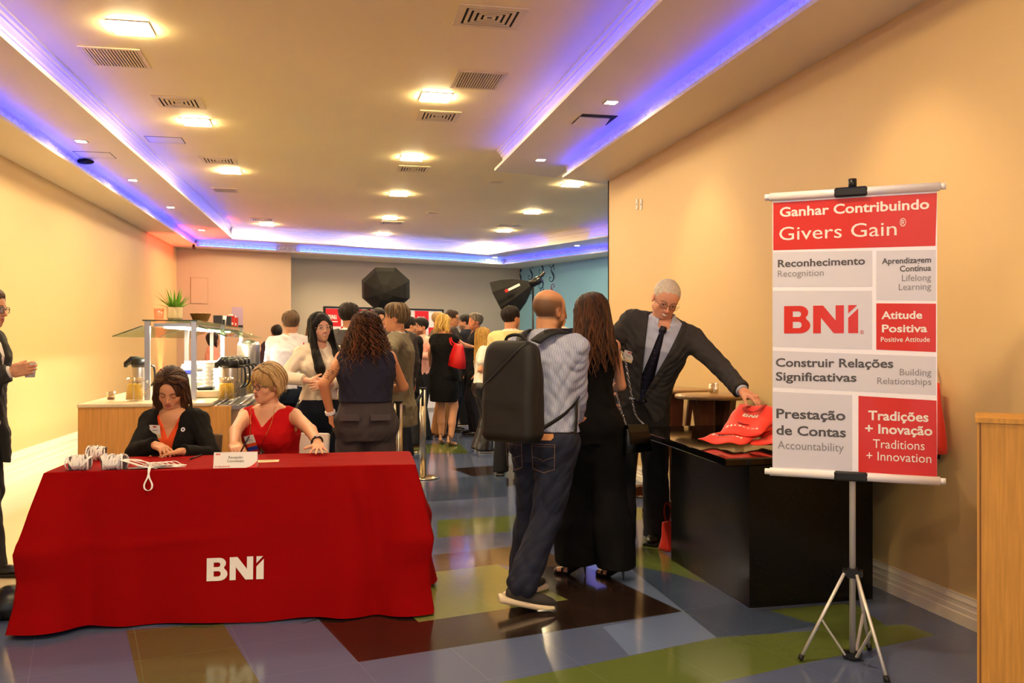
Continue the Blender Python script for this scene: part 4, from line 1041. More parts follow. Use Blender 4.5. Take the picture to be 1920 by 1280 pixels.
# ---------------------------------------------------------------- the people
CROWD = 'guests standing and chatting further back'
def spot(px, d, phi):
    "floor position at picture column px and depth d, body turned phi degrees left of looking straight away from the camera"
    w_ = W(px, 640, d); pos = (w_.x, w_.y); yaw = -11.7+phi; c, s_ = math.cos(R(-yaw)), math.sin(R(-yaw))
    def T(x, y, dd, raw=False):
        q = x if raw else W(x, y, dd); dx, dy = q[0]-pos[0], q[1]-pos[1]; return (c*dx-s_*dy, s_*dx+c*dy, q[2])
    return pos, yaw, T
def vest(p, color, e=.024, hem=-.20, vn=(.07,.40), lap=.048, seed=2.0, cuff=.05, vent=(.40,.10), e2=.005, **kw):
    return p.top('jacket', color, e=e, hem=hem*p.k, vneck=(vn[0], vn[1]*p.k), collar=False, necktop=.035, cuff=cuff, seed=seed, lapel=(vn[0], vn[1]*p.k, lap, e2), vent=(vent[0]*p.k, vent[1]) if vent else None, folds=(.007,1.5), **kw)

# --- woman in a black blazer seated at the reception table
pos, yaw, T = spot(344, 5.50, 176)
p = Person('seated woman with dark bob in black blazer over orange top, sorting lanyards', pos, yaw, 1.62, 'f', (206,150,112), hip=(0,0,.50), lean=16, res=.007,
    feet={1:(.12,.42,0), -1:(-.12,.42,0)}, head=(10,27,-4), wr=T(292,834,5.03), wl=T(340,846,5.03), er=(1.2,0,-1), el=(-.9,0,-1), shw=1.02,
    handr=dict(d=T(322,850,4.96), n=(0,0,-1)) if False else None)
def aim(p, sd, a, T_): return A3(T_)-p.Wr[sd]
p.hands = {1: dict(d=A3(T(328,850,4.93))-p.Wr[1], n=(0,-.2,-1), curls=[.35,.5,.6,.7], thumb=(.5,.3)), -1: dict(d=A3(T(300,852,4.98))-p.Wr[-1], n=(0,.1,-1), curl=.28)}
p.tipc = (120,78,48); womanA = p
p.body(headres=.0023, closed=True, lip=(170,80,74), brow=(52,34,24), makeup=.2); p.hair('bob', (44,27,17), locks=dict(n=220, L=(.26,.32), e=.026, part=.018, wave=.007, w=.014, flick=.10, side=1.66, lift=.008, tilt=.55))
p.top('camisole', (232,84,40), e=.008, sleeve='none', vneck=(.06,.115), collar=False, armcut=-.03, folds=(.002,1))
p.top('blazer', (20,18,18), e=.022, hem=-.08, vneck=(.072,.36), collar=False, cuff=.06, lapel=(.072,.36,.045,.004), seed=1.3, shoulders=.004, necktop=.03)
p.trousers((24,24,28), low=None, top_=.15); p.shoes(color=(20,18,18))
p.badge(.062,-.05,.135,.062,.055,tilt=2,stripes=[('badge_red',.014,.022,.02),('badge_cream',-.06,-.0285,.062),('black_plastic',-.006,-.004,.03)])
pin = mb('badge_white').lathe([(0,0),(.012,.0),(.013,.003),(0,.003)], (0,0,0), 14).use('badge_blue').lathe([(0,.0031),(.006,.0031),(.006,.004),(0,.004)], (0,0,0), 10); pin.T = None
o = pin.build('lapel_pin', parent=p.root); o.matrix_basis = Matrix.Translation(p.F(-.095,p.front(-.06,-.095)+.001,-.06))@Matrix.Rotation(R(-90+16),4,'X'); o['label'] = 'white and blue balloon-shaped lapel pin'
q = mb('gold', True); q.T = p.Mh()
for sd in (1,-1):
    q = mb('gold', True); q.T = p.Mh(); q.tube([(sd*.082,-.008+.012*math.sin(a),-.050-.016*math.cos(a)) for a in [k*math.pi/6 for k in range(13)]], .0018, 6, False); q.build('earring', parent=p.root)
q = mb('gold', True); q.tube([p.F(.055*math.cos(a), .062+.05*math.sin(a)*1.0+.02, -.005-.035*max(0,math.sin(a))) for a in [k*math.pi/12 for k in range(13)]], .0012, 5); q.build('necklace', parent=p.root)

# --- blonde woman in a red top, seated
pos, yaw, T = spot(520, 5.72, 168)
p = Person('seated woman with short blonde hair and round glasses in sleeveless red top, looking left', pos, yaw, 1.66, 'f', (214,160,126), wide=1.22, hip=(0,0,.49), lean=12, res=.007,
    feet={1:(.13,.42,0), -1:(-.13,.42,0)}, head=(-28,5,0), wr=T(436,838,5.12), wl=T(600,836,5.12), er=(1.0,-.2,-.1), el=(-1.0,-.3,-.2), shw=1.06)
p.hands = {1: dict(d=A3(T(452,858,4.98))-p.Wr[1], n=(-.4,.2,-1), curls=[.55,.6,.7,.8], thumb=(.4,.35)), -1: dict(d=A3(T(600,858,4.93))-p.Wr[-1], n=(0,0,-1), curl=.04, spread=.26, thumb=(.95,0), tcurl=.1)}
p.tipc = (232,200,144); womanB = p
p.body(headres=.0023, smile=.15, teeth=False, lip=(160,70,62), brow=(130,92,56)); p.hair('pixie', (168,130,78), locks=dict(n=240, L=(.15,.215), e=.029, part=-.03, wave=.003, w=.014, side=1.75, front=1.9, lift=.010, phi0=(.05,.7), drop=2.0, tilt=.45)); p.glasses((46,34,34), True, .0022)
p.top('top', (186,10,16), e=.012, sleeve='none', vneck=(.075,.085), collar=False, armcut=.01, folds=(.0035,1.2), seed=4)
p.trousers((30,28,34), low=None, top_=.15); p.shoes(color=(30,20,20))
def nk_(p, u, t): return p.front(.03-.235*t, u, .018)+.003 if t > .12 else .05+.5*t
q = mb('gold', True)
L = [p.F(.078*(1-t**2.2)+.010, nk_(p, .078*(1-t**2.2)+.01, t), .03-.235*t) for t in [k/14 for k in range(15)]]
q.tube(L, .0016, 5); L = [p.F(-.075*(1-t**2.4)+.006, nk_(p, -.075*(1-t**2.4), t), .03-.235*t) for t in [k/14 for k in range(15)]]; q.tube(L, .0016, 5)
vp_ = p.front(-.21, 0, .022)+.004; q.tube([p.F(.0,vp_,-.2),p.F(.0,vp_,-.215)],.003,6); o = q.build('necklace', parent=p.root)
md = mb('silver'); c = p.F(.003,vp_+.004,-.232)
for r_, t_ in ((.020,.0025),(.011,.002)): md.tube([c+Vector((r_*math.cos(a),0,r_*math.sin(a))) for a in [k*math.pi/8 for k in range(17)]], t_, 6, False)
for a in range(4): md.tube([c-Vector((.02*math.cos(a*.785),0,.02*math.sin(a*.785))), c+Vector((.02*math.cos(a*.785),0,.02*math.sin(a*.785)))], .0014, 5)
md.build('pendant', parent=o)
p.badge(.062,-.145,.150,.066,.050,tilt=-14,stripes=[('badge_red',.014,.021,.018),('badge_orange',-.047,-.0255,.066),('badge_blue',-.071,-.047,.066),('badge_red',-.090,-.071,.066),('black_plastic',-.002,0,.03),('black_plastic',-.010,-.0085,.044)])
pw = p.Wr[-1]; dv = p.Wr[-1]-p.E[-1]; dv = dv/np.linalg.norm(dv); fr = p.frame(dv)
q = mb('black_plastic', True)
for rr, off in ((.0335,-.030),): q.tube([Vector((pw+dv*off+fr[:,0]*rr*math.cos(a)+fr[:,1]*rr*.9*math.sin(a)).tolist()) for a in [k*math.pi/10 for k in range(21)]], .006, 6, False)
o = q.build('wristwatch', parent=p.root); q = mb('silver', True); c = pw-dv*.03+A3((0,.0,.034)); q.lathe([(0,0),(.018,0),(.018,.006),(.015,.008),(0,.008)], tuple(c-A3((0,0,.003))), 16); q.build('watch_case', parent=o)
q = mb('black_plastic', True); w0 = p.Wr[1]; hd_ = A3(T(452,858,4.98))-w0; hd_ /= np.linalg.norm(hd_); a_ = w0+hd_*.085+A3((-.01,0,-.03)); q.tube([Vector((a_+A3((0,0,-.01))).tolist()), Vector((a_+A3((-.06,-.01,.10))).tolist())], .0045, 8); 
tag(q.build('pen'), 'slim dark pen held upright by the blonde woman in red', 'pen').parent = None
pen_fix = bpy.data.objects['pen']; pen_fix.matrix_world = p.root.matrix_basis.copy()

# --- man with the black backpack
def fl_(T, px, d, z=0.0):
    q = T(px, 640, d); return (q[0], q[1], z)
pos, yaw, T = spot(1022, 4.86, -32)
p = Person('bald man in striped blue shirt and dark jeans wearing a black backpack, seen from behind', pos, yaw, 1.70, 'm', (196,140,100), res=.007, wide=1.06, lean=3,
    hip=(0,0,.90), feet={1:fl_(T,975,4.70,.03), -1:fl_(T,980,5.02)}, knees={1:(.1,1,0), -1:(.0,1,0)}, head=(-14,4,4), wr=T(1074,792,5.06), wl=T(985,790,5.15), er=(.8,-1,-.2), el=(-1,-.5,0), handr=dict(d=(-.6,1,0), n=(0,0,1), curl=.5), handl=dict(d=(.6,1,0), n=(0,0,1), curl=.5))
manC = p
p.body(buzz=(58,44,34), stubble=(50,38,30), beard=1.0)
def stripes(V, C):
    C = C.copy(); return C
mat('striped_shirt', (165,172,200), .8, bump=.08, bscale=300)
nt = M['striped_shirt'].node_tree; N = nt.nodes; tc = N.new('ShaderNodeTexCoord'); wv = N.new('ShaderNodeTexWave'); wv.bands_direction = 'DIAGONAL'; wv.inputs['Scale'].default_value = 56; wv.inputs['Distortion'].default_value = 0.6
mp_ = N.new('ShaderNodeMapping'); mp_.inputs['Scale'].default_value = (1.4, .9, .12); nt.links.new(tc.outputs['Object'], mp_.inputs[0]); nt.links.new(mp_.outputs[0], wv.inputs[0])
cr = N.new('ShaderNodeValToRGB'); cr.color_ramp.elements[0].position = .42; cr.color_ramp.elements[0].color = lin((92,104,150))+(1,); cr.color_ramp.elements[1].position = .58; cr.color_ramp.elements[1].color = lin((196,200,216))+(1,)
nt.links.new(wv.outputs[0], cr.inputs[0]); nt.links.new(cr.outputs[0], N['Principled BSDF'].inputs['Base Color'])
p.top('shirt', (165,172,200), e=.018, hem=.035, cuff=.30, seed=2.2, mtl='striped_shirt', folds=(.009,1.5), loose=.008, bell=1.35)
mat('denim', (22,26,44), .85, vcol=True, bump=.25, bscale=500, var=.25, vscale=14)
p.trousers((22,27,48), hemr=.084, wide=.012, seed=3, mtl='denim', folds=(.009,1.1), low=.03, top_=.03, ext=-.04)
p.shoe(1, (60,56,54), (214,196,168), 'sneaker', -50, 13, mtl='cloth', at=tuple(A3(fl_(T,975,4.70))+A3((0,0,.035)))); p.shoe(-1, (60,56,54), (222,202,172), 'sneaker', -10, mtl='cloth')
q = mb('cloth'); 
q = mb('leather', True); belt = []
for k in range(25):
    a = 2*math.pi*k/24; b_ = p.P+p.up*.035+p.rt*.178*math.cos(a)*1.02+p.fw*.128*math.sin(a)*1.06; belt.append(Vector(b_.tolist()))
mat('belt_leather', (62,34,22), .5)
q = mb('belt_leather'); rings = []
for b_ in belt: 
    n_ = (b_-Vector(p.P.tolist())); n_.z = 0; n_.normalize(); rings.append([tuple(b_+Vector((0,0,z))+n_*t_) for z, t_ in ((-.018,0),(-.018,.006),(.018,.006),(.018,0))])
q.rings(rings, False, False); q.build('belt', parent=p.root)
mat('patch_leather', (206,140,84), .6)
pt = mb('patch_leather'); pt.T = Matrix.Translation(p.F(.095,-.147,-.545*p.k+.012))@Matrix.Rotation(R(26),4,'Z'); pt.box((-.035,-.004,-.017),(.035,.002,.017)); o = pt.build('waist_patch', parent=p.root)
mat('stitch', (120,92,70), .7)
def pocket(cx, ang, v0):
    t = Matrix.Translation(p.F(cx, v0, -.545*p.k-.10))@Matrix.Rotation(R(ang),4,'Z')@Matrix.Rotation(R(4),4,'X'); q = mb('stitch', True); q.T = t; w2, hh = .062, .075
    q.tube([(-w2,0,hh),(w2,0,hh)], .0014, 4); q.tube([(-w2,0,hh-.012),(w2,0,hh-.012)], .001, 4); q.tube([(-w2,0,hh),(-w2+.004,0,-hh+.02),(0,-.003,-hh),(w2-.004,0,-hh+.02),(w2,0,hh)], .0014, 4)
    q.tube([(-w2+.003,0,.008),(-.02,-.004,-.002),(0,-.006,-.014),(.02,-.004,-.002),(w2-.003,0,.008)], .001, 4)
    q.build('pocket_stitching', parent=p.root)
pocket(.085, 16, -.160); pocket(-.10, -16, -.152)

# --- woman in the black jumpsuit
pos, yaw, T = spot(1108, 5.42, 8)
p = Person('woman with long wavy dark hair in black wide-leg jumpsuit and heels, seen from behind', pos, yaw, 1.60, 'f', (206,146,112), res=.008, heels=.085,
    feet={1:fl_(T,1152,5.36)+(10,), -1:fl_(T,1078,5.44)+(30,)}, head=(26,4,0), wr=T(1118,738,5.70), wl=T(1075,742,5.65), er=(.8,-1,-.2), el=(-.8,-1,0), handr=dict(d=(-.5,1,0), n=(0,0,1), curl=.5), handl=dict(d=(.5,1,0), n=(0,0,1), curl=.5))
p.tipc = (104,58,30); womanD = p
p.body(); p.hair('long', (40,22,13), tip=-.34, amp=.006, locks=dict(n=260, L=(.44,.60), e=.027, wave=.014, w=.019, part=.01, flick=.14, tilt=.3)); p.glasses((60,50,40), False)
p.top('blouse_collar', (214,208,214), e=.010, sleeve='none', hem=.35, necktop=.02); p.top('bodice', (9,8,9), e=.016, sleeve='none', collar=False, armcut=.0, hem=.02, folds=(.003,1), necktop=.03)
p.trousers((9,8,9), hemr=.085, wide=.040, flare=.030, low=.075, ext=.13, top_=.12, vf=(.008,5,1.0), name='wide_leg', seed=5)
for sd in (1,-1): p.shoe(sd, (12,10,10), None, 'heel', p.feet[sd][3]*1.0+30)

# --- tall man in the charcoal suit reaching for the bags
pos, yaw, T = spot(1200, 6.22, 166)
p = Person('tall white-haired smiling man in charcoal suit, leaning over to reach the red bags', pos, yaw, 1.90, 'm', (222,160,132), res=.007, lean=25, tilt=-18, wide=.98,
    hip=(0,.0,1.03), feet={1:(.12,.05,0,6), -1:(-.10,-.18,0,-10)}, head=(16,30,-14), wr=T(1150,720,5.9), wl=T(1392,733,5.52), er=(1,-.6,-.2), el=(-.3,-.3,-.2), neck_fwd=.035, shw=1.06)
p.hands = {1: dict(d=(.1,.3,-1), curl=.4), -1: dict(d=A3(T(1432,754,5.42))-p.Wr[-1], n=(.1,-.1,-1), curls=[.42,.5,.6,.65], spread=.12, thumb=(.5,.45))}
p.tipc = (226,218,206); manE = p
p.body(smile=1.0, brow=(150,118,92), lip=(180,104,92), headres=.0023); p.hair('fringe', (214,200,182), t=.006, amp=.0015); p.glasses((40,30,28), False, .0013, w=.025, hgt=.015)
p.top('shirt', (188,196,226), e=.009, hem=-.02, folds=(.003,1.6), seed=5, necktop=.028)
vest(p, (58,56,58), e=.026, hem=-.24, vn=(.105,.52), lap=.055, seed=2.7, vent=(.50,.30))
p.trousers((38,36,38), hemr=.098, wide=.012, seed=1.5); p.shoes(color=(16,13,12))
q = mb('tie_cloth', True) if 'tie_cloth' in M else None
mat('tie_cloth', (20,20,42), .55)
nt = M['tie_cloth'].node_tree; N = nt.nodes; tc = N.new('ShaderNodeTexCoord'); vo = N.new('ShaderNodeTexVoronoi'); vo.inputs['Scale'].default_value = 55; vo.inputs['Randomness'].default_value = .0; nt.links.new(tc.outputs['Object'], vo.inputs['Vector'])
cr = N.new('ShaderNodeValToRGB'); cr.color_ramp.elements[0].color = lin((120,120,165))+(1,); cr.color_ramp.elements[0].position = .12; cr.color_ramp.elements[1].color = lin((18,18,38))+(1,); cr.color_ramp.elements[1].position = .2
nt.links.new(vo.outputs['Distance'], cr.inputs[0]); nt.links.new(cr.outputs[0], N['Principled BSDF'].inputs['Base Color'])
def tie(p, L_=.56, m='tie_cloth', drop=-.010):
    q = mb(m, True); rings = []
    for t, wd, v in ((0,.020,.003),(.03,.026,.008),(.055,.017,.003),(.10,.022,0),(.18,.028,0),(.25,.034,0),(.33,.040,0),(.42,.046,0),(L_-.05,.050,0),(L_-.012,.048,0),(L_,.004,0)):
        v = max(p.front(.012-t-drop, 0, .024)+.004+v, .098 if t < .06 else 0)
        c = lambda u, dv_: tuple(p.F(u, v+dv_, .012-t-drop)); rings.append([c(-wd/1,0.0), c(0,-.006), c(wd/1,0.0), c(0,.008)])
    q.rings(rings); return q.build('necktie', parent=p.root)
tie(p, .58)
q = mb('silver'); q.T = Matrix.Translation(p.F(.06,p.front(-.53,.06)-.003,-.53)); q.box((-.02,-.004,-.014),(.02,.004,.014)); q.build('belt_buckle', parent=p.root)
p.badge(.165,-.235,.155,.072,.062,tilt=3,stripes=[('badge_red',.018,.026,.022),('badge_cream',-.048,-.0315,.072),('black_plastic',.0,.002,.035),('black_plastic',-.010,-.0085,.03)])

# --- woman with curly hair in front of the stanchions
pos, yaw, T = spot(686, 6.3, 8)
p = Person('woman with long curly brown hair in sleeveless navy top, tattoo on her left arm', pos, yaw, 1.60, 'f', (208,142,98), wide=1.34, res=.008,
    head=(12,0,0), wl=T(620,776,6.2), wr=T(715,735,6.6), el=(-.6,-.9,0), er=(1,-.6,-.2), shw=1.04, handl=dict(d=(.05,.25,-1), n=(.6,.2,0), curl=.55), handr=dict(d=(-.5,1,.3), n=(0,0,1), curl=.5))
p.tipc = (128,70,34); womanF = p
p.body(tattoo=True); p.hair('curly', (42,24,15), amp=.006, locks=dict(n=230, L=(.28,.46), e=.034, curl=.012, w=.010, flick=.35, drop=1.5, part=.01, phi0=(.05,1.2), front=1.9))
p.top('top', (42,42,58), e=.020, sleeve='none', collar=False, armcut=.015, hem=.15, folds=(.006,1.4), loose=.010, necktop=.025)
p.trousers((74,66,66), hemr=.11, wide=.02, seed=4, folds=(.006,.9), top_=.17)
p.shoes(color=(20,18,18))
for u, a_ in ((-.105,-14),(.105,14)):
    q = mb('grey_flap') if 'grey_flap' in M else None
    if q is None: mat('grey_flap', (82,73,73), .85); q = mb('grey_flap')
    q.T = Matrix.Translation(p.F(u,-.196,-.545*p.k+.06))@Matrix.Rotation(R(a_),4,'Z'); q.prism([(-.07,-.006),(.07,-.006),(.07,.012),(-.07,.012)], -.03, .012); q.build('pocket_flap', parent=p.root)
dv = p.Wr[-1]-p.E[-1]; dv /= np.linalg.norm(dv); fr = p.frame(dv); q = mb('badge_white', True)
for off in (-.012,-.004,.004): q.tube([Vector((p.Wr[-1]+dv*(off-.01)+fr[:,0]*.031*math.cos(a)+fr[:,1]*.031*math.sin(a)).tolist()) for a in [k*math.pi/10 for k in range(21)]], .0055, 6, False)
q.build('wristband', parent=p.root)
ph = mb('black_plastic'); c = p.Wr[-1]+A3((.035,.06,-.10)); ph.T = p.root.matrix_basis.copy()@Matrix.Translation(Vector(c.tolist()))@Matrix.Rotation(R(25),4,'Y')@Matrix.Rotation(R(75),4,'Z')
ph.rbox((-.036,-.004,-.075),(.036,.004,.075),.003); tag(ph.build('mobile_phone'), 'black mobile phone held low by the curly-haired woman', 'phone')

# --- woman with long straight black hair and glasses
pos, yaw, T = spot(600, 7.05, -158)
p = Person('smiling woman with long straight black hair and clear glasses in white blouse', pos, yaw, 1.63, 'f', (228,176,150), res=.008, wide=1.02,
    head=(12,0,4), wr=T(583,714,6.75), wl=T(612,722,6.75), er=(1,-.3,-.4), el=(-1,-.3,-.4), handr=dict(d=(-1,.35,-.1), n=(0,-1,-.3), curl=.45), handl=dict(d=(1,.3,0), n=(0,-1,-.2), curl=.5))
p.tipc = (30,22,20)
p.body(smile=1.0, brow=(28,20,18), lip=(196,96,90)); p.hair('longfront', (10,8,8), tip=-.47, amp=.0018, locks=dict(n=210, L=(.56,.68), e=.018, wave=.001, w=.016, fwd=.42, side=1.68)); p.glasses((214,196,170), False, .0014, w=.026, hgt=.020)
p.top('blouse', (232,218,196), e=.012, loose=.008, cuff=.25, seed=3, folds=(.007,1.5), hem=.06, bell=1.2)
p.trousers((24,30,44), seed=6, hemr=.08, top_=.10, e=.022, folds=(.003,.8)); p.shoes(color=(30,26,26))
p.badge(-.055,-.30,.155,.085,.040,tilt=4,mat_='badge_red',stripes=[('badge_white',-.005,.008,.045),('badge_white',-.085,-.021,.085)])

# --- man in the olive-grey blazer, profile to the left
pos, yaw, T = spot(746, 7.85, 86)
p = Person('man with swept-back grey-brown hair in olive-grey blazer and jeans, in profile facing left', pos, yaw, 1.73, 'm', (206,146,108), res=.008,
    head=(4,2,0), wl=T(735,715,7.45), wr=T(715,716,7.6), el=(-1,-.1,-.3), er=(1,-.1,0), wide=.93, handl=dict(d=(.4,1,.1), n=(0,0,1), curl=.5), handr=dict(d=(0,1,.1), n=(0,0,1), curl=.5))
p.tipc = (170,140,100)
p.body(brow=(90,66,46)); p.hair('swept', (78,62,46), t=.012, locks=dict(n=130, L=(.05,.09), e=.018, w=.010, phi0=(.1,1.3), drop=9, front=9, lift=.012, wave=.002)); p.top('shirt', (214,208,206), e=.010, hem=-.02, folds=(.003,1.5), necktop=.03)
vest(p, (112,104,86), seed=3.4, hem=-.24, e=.028); p.trousers((34,44,66), seed=2, mtl='denim', e=.004, top_=-.02); p.shoes(color=(40,26,18))

# --- the rest, further back
def guest(label, px, d, phi, h, sex='m', skin=(204,150,116), hair_='short', hc=(36,26,20), tip=None, top=('shirt',(220,216,214)), coat=None, legs=(30,30,36), head=(0,0,0), wr=None, wl=None, er=None, el=None, glasses=None,
          smile=0, stub=None, beard=0, res=None, handr=dict(curl=.4), handl=dict(curl=.4), shoes_=(24,18,16), wide=1.0, tipc=None, lean=0, skirt=None, bald=None, seed=1.0, lk=None, feet=None, group=CROWD, sleeve='long', shoe_kind='shoe', sole=None, flare=None, heels=0, mtl='cloth', hem=.02, vneckc=None, twist=0, tieb=False, **kw):
    pos, yaw, T = spot(px, d, phi); f_ = lambda v: T(*v) if v else None
    p = Person(label, pos, yaw, h, sex, skin, wide=wide, res=res or (.009 if d < 9 else .011 if d < 12 else .013), head=head, wr=f_(wr), wl=f_(wl), er=er, el=el, handr=handr, handl=handl, lean=lean, group=group, feet=feet, heels=heels, twist=twist, **kw)
    p.tipc = tipc; p.T = T
    p.body(smile=smile, brow=hc if sum(hc) < 420 else (120,90,60), stubble=stub, beard=beard, buzz=bald)
    if hair_: p.hair(hair_, hc, tip=tip, locks=lk or (dict(n=70, L=(.04,.07), e=.014, w=.012, phi0=(.1,1.5), drop=9, front=9, wave=.002) if hair_ in ('short','swept') else None))
    if top: p.top(top[0], top[1], e=.010 if coat else .016, hem=hem if not coat else -.02, sleeve=sleeve, seed=seed, folds=(.004 if coat else .008,1.5), cuff=.05)
    if tieb: tie(p, .5)
    if coat: vest(p, coat, seed=seed+1)
    if legs: p.trousers(legs, seed=seed+2, flare=flare, mtl=mtl, top_=.06)
    if skirt: p.skirt(*skirt)
    if glasses: p.glasses(glasses, False, .0018)
    if shoes_ is not None: p.shoes(color=shoes_, kind=shoe_kind, sole=sole)
    return p
pI = guest('broad man in white shirt by the buffet, seen from behind, red strap on his shoulder', 545, 9.2, 8, 1.72, hair_='short', hc=(92,70,50), wide=1.10, top=('shirt',(206,200,206)), legs=(26,32,46), wr=(560,690,9.6), wl=(530,690,9.6), er=(1,-.4,-.2), el=(-1,-.4,-.2), head=(6,0,0))
q = mb('red_leather'); q.ribbon([pI.F(.12,.10,-.10),pI.F(.115,.07,-.01),pI.F(.12,.0,.012),pI.F(.13,-.09,-.05),pI.F(.135,-.125,-.14),pI.F(.15,-.13,-.24)], tuple(pI.rt*.03), .004); q.build('bag_strap', parent=pI.root)
guest('woman with chestnut hair, only the back of her head visible behind the black-haired woman', 588, 11.2, 10, 1.64, 'f', hair_='bob', hc=(88,46,22), tipc=(120,64,30), top=('blouse',(200,190,180)))
guest('man in grey suit with dark cropped hair, seen from behind right of the white shirt', 655, 8.7, -22, 1.78, hc=(30,20,15), top=('shirt',(230,222,216)), coat=(74,70,70), head=(-20,0,0), glasses=(24,20,20), skin=(190,134,100), seed=2.2)
guest('man with slicked dark hair and glasses peering over the curly-haired woman', 708, 10.2, -150, 1.775, hc=(20,15,12), hair_='swept', top=('shirt',(40,40,46)), glasses=(20,16,16), head=(0,4,0))
guest('man with brown hair partly hidden behind the olive blazer, ear and neck showing', 748, 10.8, 40, 1.79, hc=(84,54,34), top=('shirt',(60,52,50)), skin=(198,120,90), head=(20,0,0))
guest('dark-haired man in black suit turned towards the bearded man in pink', 766, 12.1, -40, 1.74, hc=(26,19,16), top=('shirt',(30,30,34)), coat=(26,25,28), head=(-24,4,0), wr=(772,722,12.0), er=(.3,-1,0), shoes_=(112,58,36))
pT = guest('bearded man with glasses in pink shirt holding a white cup', 791, 13.0, 130, 1.74, hc=(22,17,16), hair_='swept', top=('shirt',(232,176,164)), glasses=(40,26,24), stub=(24,18,16), beard=1, head=(-4,6,0), wr=(782,657,12.65), wl=(786,668,12.7), er=(1,-.3,-.8), el=(-1,-.3,-.8), skin=(206,146,116), handr=dict(d=(-.4,1,.3), n=(-.4,-.2,.6), curl=.6))
pT.badge(0,-.20,.14,.08,.045,mat_='badge_red',stripes=[('badge_white',-.075,-.024,.08)])
pL = guest('woman with wavy blonde bob in black dress, red bag on her shoulder', 832, 12.2, -32, 1.72, 'f', hair_='bob', hc=(188,140,56), lk=dict(n=120, L=(.24,.31), e=.022, w=.018, wave=.012, flick=.15), tipc=(236,204,120), skin=(214,152,112), top=None, legs=None, head=(-30,4,0), wide=1.18, heels=.05,
    wr=(884,650,12.6), er=(.3,-.5,-1), wl=(806,694,12.7), el=(-.7,-.8,0), handr=dict(d=(1,.2,.0), n=(0,0,-1), curl=.2), handl=dict(d=(.6,.6,-.4), n=(0,0,1), curl=.5), shoes_=(30,24,22), shoe_kind='heel', sole=(120,84,50), feet={1:(.12,.0,0,0), -1:(-.13,.12,0,25)})
pL.top('dress', (12,11,12), e=.018, sleeve='cap', collar=False, hem=-.10, folds=(.004,1), necktop=.03); pL.skirt((12,11,12), [(-.36,.195,.150),(-.2,.215,.165),(-.06,.208,.155),(.04,.19,.145),(.12,.17,.13)], name='dress_skirt', vf=None)
pN = guest('bald man with glasses in brown jacket and tan trousers behind the blonde woman', 822, 13.4, -70, 1.86, hair_='tonsure', hc=(150,120,80), top=('shirt',(180,150,110)), coat=(98,82,58), legs=(160,112,66), glasses=(40,30,26), head=(-10,6,0), skin=(214,150,100), shoes_=(70,40,24), wide=1.1)
guest('man with black-rimmed glasses looking right, between the bald man and the bearded man', 846, 14.1, -95, 1.90, hc=(52,36,28), top=('shirt',(90,80,76)), coat=(60,52,46), glasses=(16,14,14), head=(-6,2,0), skin=(196,136,100))
guest('bearded man in dark navy shirt and trousers in profile facing left', 874, 15.1, 78, 1.86, hc=(30,24,22), top=('shirt',(26,28,40)), legs=(20,20,24), stub=(90,80,72), beard=1, head=(8,4,0), hem=-.06, sole=(200,196,190), skin=(196,140,110))
guest('grey-haired smiling man in dark suit looking left over the blonde girl', 893, 13.6, 108, 1.83, hc=(104,92,80), tipc=(170,156,140), hair_='swept', top=('shirt',(60,58,60)), coat=(28,26,30), smile=1.0, skin=(206,130,92), head=(10,0,0))
pM = guest('girl with very long straight blonde hair in white top and black flared trousers', 905, 11.5, -72, 1.58, 'f', hair_='long', hc=(170,118,46), tip=-.50, lk=dict(n=120, L=(.45,.62), e=.018, w=.016, wave=.003), tipc=(232,190,104), top=('top',(236,226,212)), legs=(30,26,24), flare=.035, sleeve='short', sole=(226,220,212), head=(-4,2,0), wr=(928,700,11.4), wl=(930,690,11.7), el=(-.3,-.4,-1), er=(.3,-.4,-1), hem=.04, mtl='leather', skin=(224,160,116), seed=3)
guest('man with dark hair in pale yellow blazer standing behind the backpack', 958, 9.5, -12, 1.78, hc=(30,22,17), top=('shirt',(220,210,200)), coat=(232,200,140), head=(-34,2,0), stub=(50,36,28), skin=(204,146,112), seed=1.7, wr=(965,700,9.2))
guest('bald man with glasses in navy suit and white collar, seen from behind', 1048, 9.6, -4, 1.81, hair_=None, hc=(70,50,40), bald=(120,88,60), top=('shirt',(232,228,226)), coat=(24,26,46), glasses=(50,36,30), head=(0,2,0), skin=(206,138,92), seed=2.9)
guest('person with dark hair just showing over the far end of the buffet', 519, 14.0, 20, 1.66, hc=(24,18,16), top=('shirt',(60,40,50)))
guest('woman in pink with dark hair seen through the buffet glass', 398, 14.2, -60, 1.55, 'f', hair_='bob', hc=(34,22,20), top=('blouse',(224,150,140)), skin=(190,130,104))
# --- man cut off by the left edge, holding a paper cup
pos, yaw, T = spot(-50, 5.5, -84)
p = Person('man in grey suit at the left edge holding a white cup, mostly out of frame', pos, yaw, 1.74, 'm', (204,146,110), res=.008, wide=1.08, head=(-4,6,0), neck_fwd=.06, lean=3,
    wl=T(-70,745,5.6), wr=T(21,697,5.32), el=(-.5,-.6,-1), er=(.3,-.6,-1), handl=dict(d=(.3,1,.25), n=(1,0,.1), curl=.5), handr=dict(d=(-.12,1,.22), n=(-1,-.1,0), curls=[.62,.66,.7,.74], spread=.06, thumb=(.35,.75), tcurl=.2), feet={1:(.12,.16,0,-4), -1:(-.1,-.05,0,10)})
p.body(); p.hair('short', (70,48,32)); p.glasses((24,20,18), False, .002); p.top('shirt', (214,206,200), e=.010, hem=-.02, necktop=.03); vest(p, (58,56,54), seed=4.2, hem=-.26, e=.028)
p.trousers((44,40,40), seed=3); p.shoes(color=(20,16,14)); manV = p
